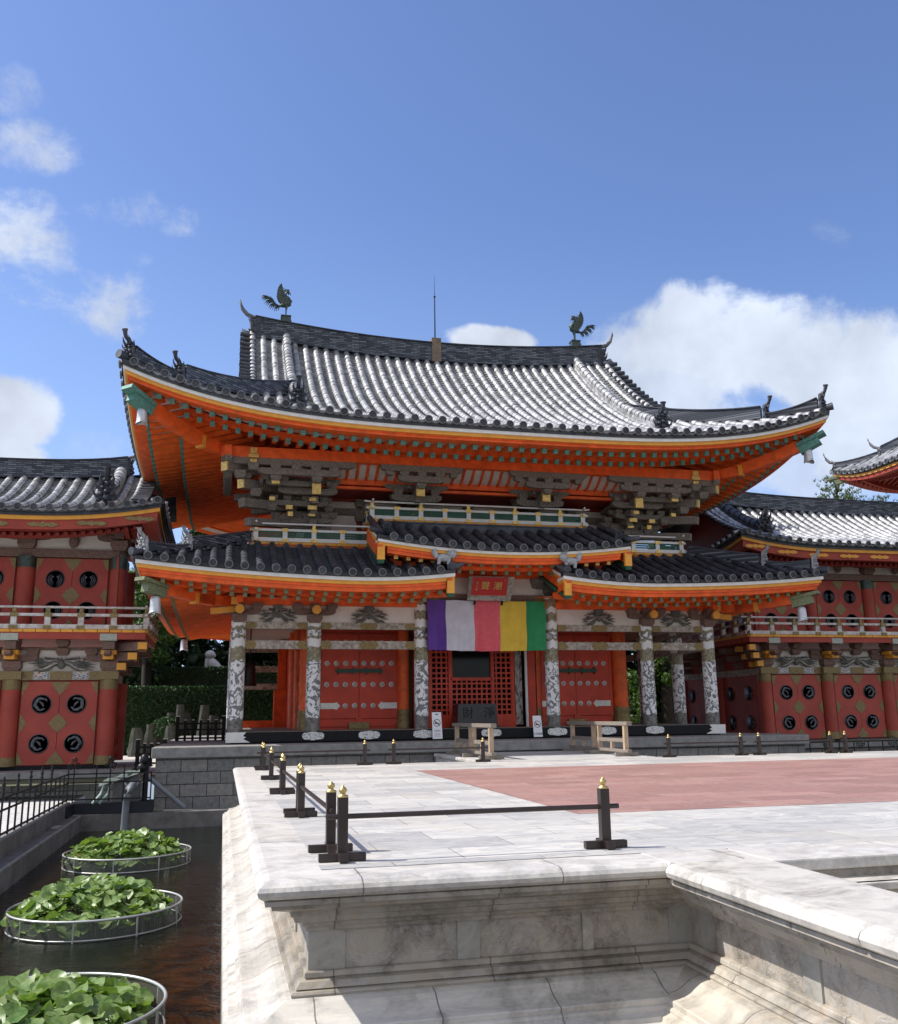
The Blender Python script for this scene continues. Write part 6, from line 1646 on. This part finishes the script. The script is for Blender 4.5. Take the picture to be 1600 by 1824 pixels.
# --- iron fence round the pond
IF = thing('iron_fence', 'black iron fence with spear and trefoil finials along the pond edge', 'fence', (-5.03, 30, -1.3))
rl_ = MB(); pk = MB(); fn = MB()
for z in (-.37, -.66, -1.22): rl_.cut(); rl_.bar((-5.08, 4, z), (-5.08, 34.95, z), .04, .045, (0, 0, 1)); rl_.cut(); rl_.bar((-5.08, 34.95, z), (-2.35, 34.95, z), .04, .045)
y = 34.95; k = 0
while y > 5:
    tall = k % 2 == 0; r = .022
    pk.cut(); pk.box(-5.08-r, -5.08+r, y-r, y+r, -1.30, (-.10 if tall and k > 2 else -.37))
    if tall and k > 2:
        fn.cut(); fn.lathe((-5.08, y, -.33), [(.02, 0), (.045, .05), (.02, .09), (.05, .15), (.022, .19), (.05, .25), (.035, .31), (.02, .34), (.04, .38), (.004, .47)], 10)
    y -= .83; k += 1
def trefoil(mb, x, y, z, s=1.0, ax='x'):
    N = 14
    for cx, cz in ((0, .20), (-.11, .02), (.11, .02)):
        pts = [V(x+(cx+.075*cos(2*pi*i/N))*s, y, z+(cz+.075*sin(2*pi*i/N))*s) for i in range(N+1)]; mb.tube(pts, .022*s, 6, False); mb.ball((x+cx*s, y, z+cz*s), .035*s, 5)
    mb.tube([V(x-.13*s, y, z-.12*s), V(x, y, z-.05*s), V(x+.13*s, y, z-.12*s)], .02*s, 6)
for i in range(4):
    x = -5.08+.91*i; pk.cut(); pk.box(x-.022, x+.022, 34.93, 34.97, -1.30, (-.1 if i % 2 == 0 or i == 1 else -.37))
for x in (-4.90, -3.72): fn.cut(); trefoil(fn, x, 34.95, -.10, 1.0); pk.cut(); pk.box(x-.02, x+.02, 34.93, 34.97, -1.3, -.15)
rl_.each('rail', 'iron', IF); pk.each('picket', 'iron', IF); fn.each('finial', 'iron', IF)
IF2 = thing('iron_fence', 'black iron fence with trefoil emblems below the right wing', 'fence', (31, 42.0, -.6))
mb = MB(); pk = MB(); fn = MB()
for z in (-.12, -.42): mb.cut(); mb.bar((25.2, 42.2, z), (38, 42.2, z), .05, .06)
for i in range(15): x = 25.4+.85*i; pk.cut(); pk.box(x-.022, x+.022, 42.18, 42.22, -.66, -.12)
for i in range(7): fn.cut(); trefoil(fn, 26.0+1.9*i, 42.15, -.26, 1.35)
mb.each('rail', 'iron', IF2); pk.each('picket', 'iron', IF2); fn.each('finial', 'bronze', IF2)
def black_fence(x0, x1, y, zb, n, label, hh=1.0):
    t = thing('wooden_fence', label, 'fence', ((x0+x1)/2, y, zb), 'small black slatted fences')
    mb = MB(); cp = MB(); pp = MB()
    for i in range(n):
        x = x0+(x1-x0)*i/(n-1); e = i in (0, n-1); w = .08 if e else .055; h = hh*(1.1 if e else .93)
        pp.cut(); pp.box(x-w, x+w, y-w, y+w, zb, zb+h); cp.cut(); cp.box(x-w*1.15, x+w*1.15, y-w*1.15, y+w*1.15, zb+h, zb+h+.03)
    for z in (.12, .5, .78): mb.cut(); mb.box(x0-.1, x1+.1, y-.03, y+.03, zb+z*hh-.04, zb+z*hh+.04)
    mb.each('rail', 'black', t); pp.each('picket', 'black', t); cp.each('picket_cap', 'silverplate', t)
black_fence(-2.05, .05, 46, .435, 7, 'black slatted fence on the hall podium beside the corner column', 1.02)
black_fence(-3.45, -2.35, 42.2, -.49, 5, 'black slatted fence on the ground between the left wing and the podium', 1.0)
# --- pipes and pump gear by the podium corner
PP = MB(); PP.tube([V(-2.95, 35.75, -.80), V(-3.02, 35.4, -.82), V(-3.12, 35.22, -.95), V(-3.15, 35.2, -1.15), V(-3.18, 35.0, -2.6)], .12, 14); PP.tube([V(-3.14, 35.2, -1.12), V(-3.15, 35.2, -1.2)], .15, 14); tag(PP.build('drain_pipe', 'pipe'), 'grey elbow pipe dropping into the pond from the pump box', 'pipe')
PP = MB(); PP.tube([V(-2.62, 36.05, -.52), V(-1.22, 35.9, -1.68)], .085, 12); tag(PP.build('drain_pipe', 'pipe'), 'grey straight pipe slanting down across the podium stones', 'pipe')
PC = thing('pump_box', 'grey pump box draped with a pale cloth and hoses at the podium corner', 'box', (-3.1, 35.9, -1.4))
mb = MB(); mb.box(-3.68, -3.25, 35.65, 36.1, -1.42, -.55); mb.box(-3.22, -2.78, 35.7, 36.15, -1.42, -.42); mb.build('cabinet', 'granite_dark', PC)
mb = MB(); mb.tube([V(-2.62, 35.9, -1.4), V(-2.6, 35.9, .1)], .09, 10); mb.ball((-2.68, 35.85, .02), .16, 6, (1, 1, 1.4)); mb.ball((-2.75, 35.8, -.25), .18, 6); mb.build('valve_post', 'iron', PC)
mb = MB(); rows = []
for i in range(9):
    a = i/8; rows.append([V(-4.15+1.35*a, 35.5+.55*j/6, -.72+.42*a+.16*sin(a*7)*sin(j*1.3)-.12*abs(j-3)/3) for j in range(7)])
mb.grid(rows, True); mb.build('draped_cloth', 'drape', PC)
mb = MB()
for k in range(2): mb.tube([V(-3.95+.22*k, 35.5, -.8), V(-4.05+.22*k, 35.45, -1.1), V(-4.3+.22*k, 35.4, -1.4)], .05, 8)
mb.build('hose', 'hose', PC)
mb = MB()
for k in range(4): mb.tube([V(-3.35+.6*u/8, 35.6-.02*k, -.62-.25*sin(pi*u/8)*(1+.2*k)) for u in range(9)], .012, 5)
mb.build('cables', 'rim', PC)
mb = MB(); mb.tube([V(-5.0, 20.4, -1.70), V(-4.64, 20.4, -1.69), V(-4.57, 20.4, -1.75), V(-4.56, 20.4, -2.5)], .03, 8); tag(mb.build('water_hose', 'rim'), 'thin pale hose bent over the pond ledge', 'hose')
mb = MB(); mb.box(-4.95, -4.72, 31.3, 31.9, -1.757, -1.73); tag(mb.build('paving_slip', 'rim'), 'pale flat slip lying on the pond ledge', 'slab')

# --- lotus baskets
def lotus_basket(cx, cy, R, n, label, hh, seed, ls):
    rnd = random.Random(seed); t = thing('lotus_basket', label, 'planter', (cx, cy, -2.6), 'round wire baskets of lotus in the pond')
    N = 64
    mb = MB(); mb.tube([V(cx+R*cos(2*pi*i/N), cy+R*sin(2*pi*i/N), -1.96) for i in range(N+1)], .022, 8, False); mb.build('rim', 'rim', t)
    mb = MB(); mb.tube([V(cx+R*cos(2*pi*i/N), cy+R*sin(2*pi*i/N), -2.27) for i in range(N+1)], .014, 6, False)
    mb.build('lower_hoop', 'rim', t); mb = MB()
    for k in range(9): a = 2*pi*k/9+.4; mb.cut(); mb.tube([V(cx+R*cos(a), cy+R*sin(a), -2.7), V(cx+R*cos(a), cy+R*sin(a), -1.95)], .017, 6)
    mb.each('stake', 'rim', t)
    mb = MB(); mb.grid([[V(cx+R*cos(2*pi*i/N), cy+R*sin(2*pi*i/N), z) for i in range(N+1)] for z in (-2.6, -1.97)], True); mb.build('wire_mesh', 'wiremesh', t)
    lf = MB(); sm_ = MB()
    for i in range(n):
        r = R*1.0*sqrt(rnd.random())*.92; a = rnd.random()*2*pi; q = min(1, (r/R/.94)**2)
        x, y = cx+r*cos(a)-.07, cy+r*sin(a); z = -2.22+hh*(1-q)**.75*(1.0-.75*rnd.random()**1.7)+rnd.uniform(.02, .12)
        s = rnd.uniform(*ls); yaw = rnd.random()*6.28
        tx = rnd.gauss(0, .38)+.25*cos(a)*q; ty = rnd.gauss(0, .38)+.25*sin(a)*q-.10
        nrm = V(tx, ty, 1).normalized(); u = nrm.cross(V(cos(yaw), sin(yaw), .1)).normalized(); v = nrm.cross(u)
        K = 14; cup = rnd.uniform(.05, .35); c0 = V(x, y, z); ph = rnd.random()*6
        ring1 = []; ring2 = []
        for k in range(K+1):
            b = .18+(2*pi-.36)*k/K; rr = s*(1+.05*sin(3*b+ph)); 
            ring1.append(c0+(u*cos(b)+v*sin(b))*rr*.55+nrm*cup*s*.25)
            ring2.append(c0+(u*cos(b)+v*sin(b))*rr+nrm*(cup*s*.8+s*.20*sin(2*b+ph)+s*.08*sin(5*b+ph)))
        lm = 1 if rnd.random() < .012 else 0
        lf.grid([[c0+(u*cos(.18+(2*pi-.36)*k/K)+v*sin(.18+(2*pi-.36)*k/K))*s*.08 for k in range(K+1)], ring1, ring2], True, lm)
        if i % 3 == 0: sm_.cut(); sm_.tube([V(x, y, -2.35), c0], .008, 4, False)
    tag(lf.build('lotus_leaves', ['lotus', 'lotus_old'], t), kind='stuff'); tag(sm_.build('stems', 'stem', t), kind='stuff')
lotus_basket(-2.30, 27.0, 1.60, 430, 'farthest round wire basket heaped with lotus leaves', .64, 1, (.085, .175))
lotus_basket(-2.17, 19.55, 1.54, 460, 'middle round wire basket heaped with lotus leaves', .62, 2, (.085, .175))
lotus_basket(-2.06, 13.0, 1.50, 300, 'nearest round wire basket of lotus leaves, cut by the frame', .36, 3, (.10, .20))
# --- koi
def koi_mesh():
    mb = MB(); mb.tube([V(-.30, 0, 0), V(-.18, 0, .0), V(0, 0, .0), V(.16, 0, .0), V(.27, 0, 0), V(.31, 0, 0)], [.012, .04, .068, .062, .035, .01], 10)
    mb.add([V(-.28, 0, 0), V(-.42, .07, 0), V(-.37, 0, 0), V(-.42, -.07, 0)], [(0, 1, 2, 3)]); mb.add([V(.1, .05, 0), V(.02, .16, 0), V(-.02, .05, 0)], [(0, 1, 2)]); mb.add([V(.1, -.05, 0), V(.02, -.16, 0), V(-.02, -.05, 0)], [(0, 1, 2)])
    mb.add([V(.08, 0, .06), V(-.04, 0, .10), V(-.08, 0, .05)], [(0, 1, 2)])
    me = bpy.data.meshes.new('koi'); me.from_pydata(mb.v, [], mb.f); me.polygons.foreach_set('use_smooth', mb.sm); me.materials.append(M['koi']); return me
km = koi_mesh(); rk = random.Random(5)
for i in range(22):
    o = bpy.data.objects.new('koi_carp', km); COL.objects.link(o); y = rk.uniform(12.5, 19.5); x = -.25-abs(rk.gauss(0, .32))*(1 if y < 17 else .7)
    o.location = (x, y, -2.43-rk.random()*.2); o.rotation_euler = (0, 0, rk.uniform(0, 6.28)); k = rk.uniform(.9, 1.6); o.scale = (k, k, k)
    tag(o, 'dim orange koi under murky water by the platform wall', 'fish', 'orange koi in the pond')

# ================================================================== VEGETATION
def leaves(mb, n, fn, s0, s1, rnd, flat=.6, asp=.55):
    for _ in range(n):
        p, nr = fn(); s = rnd.uniform(s0, s1)
        nn = (nr+V(rnd.gauss(0, flat), rnd.gauss(0, flat), rnd.gauss(0, flat))).normalized()
        u = nn.cross(V(rnd.gauss(0, 1), rnd.gauss(0, 1), rnd.gauss(0, 1))).normalized(); v = nn.cross(u)
        mb.add([p-u*s, p+v*s*asp-nn*s*.12, p+u*s, p-v*s*asp-nn*s*.12], [(0, 1, 2), (0, 2, 3)])
def make_tree(name, label, loc, h, cr, mat, n, seed, z_low=.25, leaf=(.12, .24), group=None, clumps=26):
    rnd = random.Random(seed); t = thing(name, label, 'tree', loc, group); L0 = Vector(loc)
    tr = MB(); lf = MB()
    tr.tube([L0, L0+V(.1, 0, h*.3), L0+V(-.1, .1, h*.6), L0+V(0, 0, h*.9)], [h*.028+.06, h*.022+.04, h*.014+.03, .03], 10)
    cs = []
    for i in range(clumps):
        f = z_low+(1-z_low)*(i+.5)/clumps; prof = sin(min(1, (f-z_low)/(1-z_low)*.95+.12)*pi)**.6
        a = i*2.4+rnd.uniform(-.4, .4); r = cr*prof*rnd.uniform(.35, .95); c = L0+V(r*cos(a), r*sin(a), h*f*.93)
        cs.append((c, cr*rnd.uniform(.26, .46)))
        tr.tube([L0+V(0, 0, h*f*.7), (L0+V(0, 0, h*f*.85)+c)/2, c], [.07, .045, .015], 5)
    def fn():
        c, r = rnd.choice(cs); d = V(rnd.gauss(0, 1), rnd.gauss(0, 1), rnd.gauss(0, 1)).normalized(); k = rnd.random()**.4
        return c+V(d.x, d.y, d.z*.72)*r*k, d
    leaves(lf, n, fn, leaf[0], leaf[1], rnd)
    tr.build('trunk', 'soil', t); lf.build('crown', mat, t); return t
def copy_thing(src, loc, label, rz=0, sc=1.0):
    c = copy_tree(src); c.location = loc; c['label'] = label; c.rotation_euler = (0, 0, rz); c.scale = (sc, sc, sc); return c
g1 = 'dark evergreens behind the hall'
base = make_tree('evergreen_tree', 'dark evergreen behind the gap between left wing and hall', (-7.0, 74, -.8), 13.6, 4.2, 'leafdark', 14000, 11, .12, (.16, .34), g1, 34)
for i, (x, y, s, lab) in enumerate(((-12.5, 77, 1.0, 'dark evergreen hidden mostly behind the left wing'), (-1.6, 79, 1.38, 'dark evergreen behind the white statue'), (2.2, 77, .98, 'dark evergreen seen through the left gallery of the hall'), (7, 76, .95, 'dark evergreen behind the left studded door'),
                                 (29, 72, 1.0, 'dark evergreen seen just right of the right studded door'), (33.8, 74, 1.02, 'dark evergreen seen between the two right gallery columns'), (38.5, 73, 1.0, 'dark evergreen behind the right corner column'), (43, 76, 1.05, 'dark evergreen behind the start of the right wing'))):
    copy_thing(base, (x, y, -.8), lab, i*1.3+.5, s)
mt = make_tree('maple_tree', 'pale green maple catching the sun right of the studded doors', (30.2, 66.3, -.8), 5.6, 1.9, 'maple', 2600, 21, .08, (.10, .19), None, 26)
mt2 = make_tree('maple_tree', 'tall yellow-green tree whose tip shows above the right balcony', (34.2, 68.5, -.8), 16.8, 2.7, 'maple', 11000, 23, .25, (.10, .2), None, 30)
mt3 = make_tree('broadleaf_tree', 'mid green leafy tree beside the left wing, lit from above', (-5.3, 67.5, -.8), 14.0, 2.5, 'midleaf', 9000, 29, .5, (.10, .2), None, 26)
def make_pine(label, loc, h, n, seed):
    rnd = random.Random(seed); t = thing('pine_tree', label, 'tree', loc, 'pines beyond the right wing'); L0 = Vector(loc); tr = MB(); lf = MB()
    tr.tube([L0, L0+V(.4, 0, h*.4), L0+V(-.2, 0, h*.75), L0+V(0, 0, h*.95)], [.5, .35, .22, .06], 10)
    for i in range(n):
        f = .62+.36*(i/n); a = i*2.4; r = (1.08-f)*h*.34*rnd.uniform(.5, 1.0); c = L0+V(r*cos(a), r*sin(a), h*f+rnd.uniform(-.2, .4))
        tr.tube([L0+V(0, 0, h*(f-.05)), c], [.12, .03], 6)
        for k in range(46):
            b = c+V(rnd.gauss(0, .75), rnd.gauss(0, .75), rnd.gauss(0, .22)); 
            for m_ in range(9):
                d = V(rnd.gauss(0, .55), rnd.gauss(0, .55), 1).normalized(); L = rnd.uniform(.28, .5); w = d.cross(V(rnd.gauss(0, 1), rnd.gauss(0, 1), 0)).normalized()*.03
                lf.add([b-w, b+w, b+d*L], [(0, 1, 2)])
    tr.build('trunk', 'soil', t); lf.build('crown', 'pine', t); return t
make_pine('pine tree rising behind the corner tower roof at the right edge', (60.5, 80, -.8), 26.2, 22, 3)
make_pine('lower pine whose top just clears the right wing ridge', (56.6, 80, -.8), 23.0, 14, 5)
make_pine('pine at the right edge below the corner tower eave', (65.0, 80, -.8), 24.2, 14, 8)
# hedges
def hedge(label, x0, x1, y0, y1, z1, n, seed, mat='hedge'):
    rnd = random.Random(seed); t = thing('hedge', label, 'hedge', ((x0+x1)/2, y0, -.8)); 
    mb = MB(); mb.box(x0+.1, x1-.1, y0+.15, y1-.1, -.8, z1-.15); mb.build('hedge_core', 'leafdark', t)
    lf = MB(); A1 = (x1-x0)*(z1+.8); A2 = (x1-x0)*(y1-y0)
    def fn():
        if rnd.random() < A1/(A1+A2): return V(rnd.uniform(x0, x1), y0+rnd.uniform(-.05, .18), rnd.uniform(-.8, z1)), V(0, -1, .3)
        return V(rnd.uniform(x0, x1), rnd.uniform(y0, y1), z1+rnd.uniform(-.12, .05)), V(0, 0, 1)
    leaves(lf, n, fn, .06, .12, rnd, .7); lf.build('hedge_leaves', mat, t); return t
hedge('long clipped hedge behind the standing stones left of the hall', -12, 7.4, 64.2, 65.6, 3.55, 26000, 31)
hedge('higher dark hedge below the white statue', -12, 7.4, 71.0, 72.2, 5.2, 14000, 33, 'leafdark')
hedge('low clipped hedge behind the right gallery columns', 24, 44, 69.8, 71, 1.2, 9000, 35)
SH = thing('round_shrub', 'domed clipped shrub standing among the grey stones', 'shrub', (-3.35, 62.6, -.8))
rnd = random.Random(3); lf = MB()
def fsh():
    d = V(rnd.gauss(0, 1), rnd.gauss(0, 1), abs(rnd.gauss(0, 1))).normalized(); return V(-3.35, 62.6, .35)+V(d.x*1.35, d.y*.9, d.z*1.25), d
leaves(lf, 4500, fsh, .05, .11, rnd, .6); lf.build('foliage', 'hedge', SH)
mb = MB(); mb.tube([V(-3.35, 62.6, -.8), V(-3.35, 62.6, .6)], .12, 8); mb.ball((-3.35, 62.6, .55), .9, 8, (1.3, .85, .9)); mb.build('stem', 'soil', SH)
# standing stones
stones = [(245, .95, .55, 'broad'), (269, 1.15, .5, 'slender'), (299, 1.85, .5, 'tilted'), (310, 1.05, .55, 'short'), (319, 2.35, .42, 'tallest'), (332, 1.85, .5, 'leaning'), (357, 2.3, .5, 'upright'), (381, 1.65, .6, 'rounded'), (398, 1.4, .45, 'narrow')]
for i, (px, zt, w, adj) in enumerate(stones):
    x = -5.64+(px-230)*.03405; y = 61.6+(i % 3)*.5; rnd = random.Random(i+40); mb = MB(); rows = []
    lean = rnd.uniform(-.12, .12)
    for k in range(6):
        f = k/5; ww = w*(1-.45*f**2)*rnd.uniform(.9, 1.05); z = -.85+(zt+.85)*f
        rows.append([V(x+lean*f*2+ww*cos(2*pi*j/9)*rnd.uniform(.82, 1.1), y+ww*.55*sin(2*pi*j/9), z) for j in range(9)])
    mb.grid(rows, False, close=True); mb.add(rows[-1], [tuple(range(9))])
    tag(mb.build('standing_stone', 'rock'), '%s grey standing stone, %s from the left in the row before the hedge' % (adj, ['first', 'second', 'third', 'fourth', 'fifth', 'sixth', 'seventh', 'eighth', 'ninth'][i]), 'stone', 'grey standing stones in front of the hedge')
# white statue
WS = thing('guardian_statue', 'white seated guardian statue above the dark hedge', 'statue', (-1.0, 72.8, 4.4))
mb = MB(); mb.box(-1.7, -.3, 72.4, 73.2, 3.8, 5.0); mb.build('plinth', 'statue', WS)
mb = MB(); mb.tube([V(-.55, 72.8, 5.0), V(-.75, 72.8, 5.35), V(-1.08, 72.8, 5.75), V(-1.2, 72.8, 6.1)], [.42, .42, .34, .26], 14); mb.tube([V(-1.3, 72.75, 5.9), V(-1.38, 72.7, 5.0)], [.17, .14], 10); mb.ball((-1.12, 72.75, 6.22), .33, 8, (1.15, .9, .95)); mb.ball((-.85, 72.72, 6.15), .17, 6); mb.tube([V(-.35, 72.8, 5.0), V(-.3, 72.8, 5.3), V(-.5, 72.8, 5.45)], [.16, .14, .08], 8); mb.build('body', 'statue', WS)
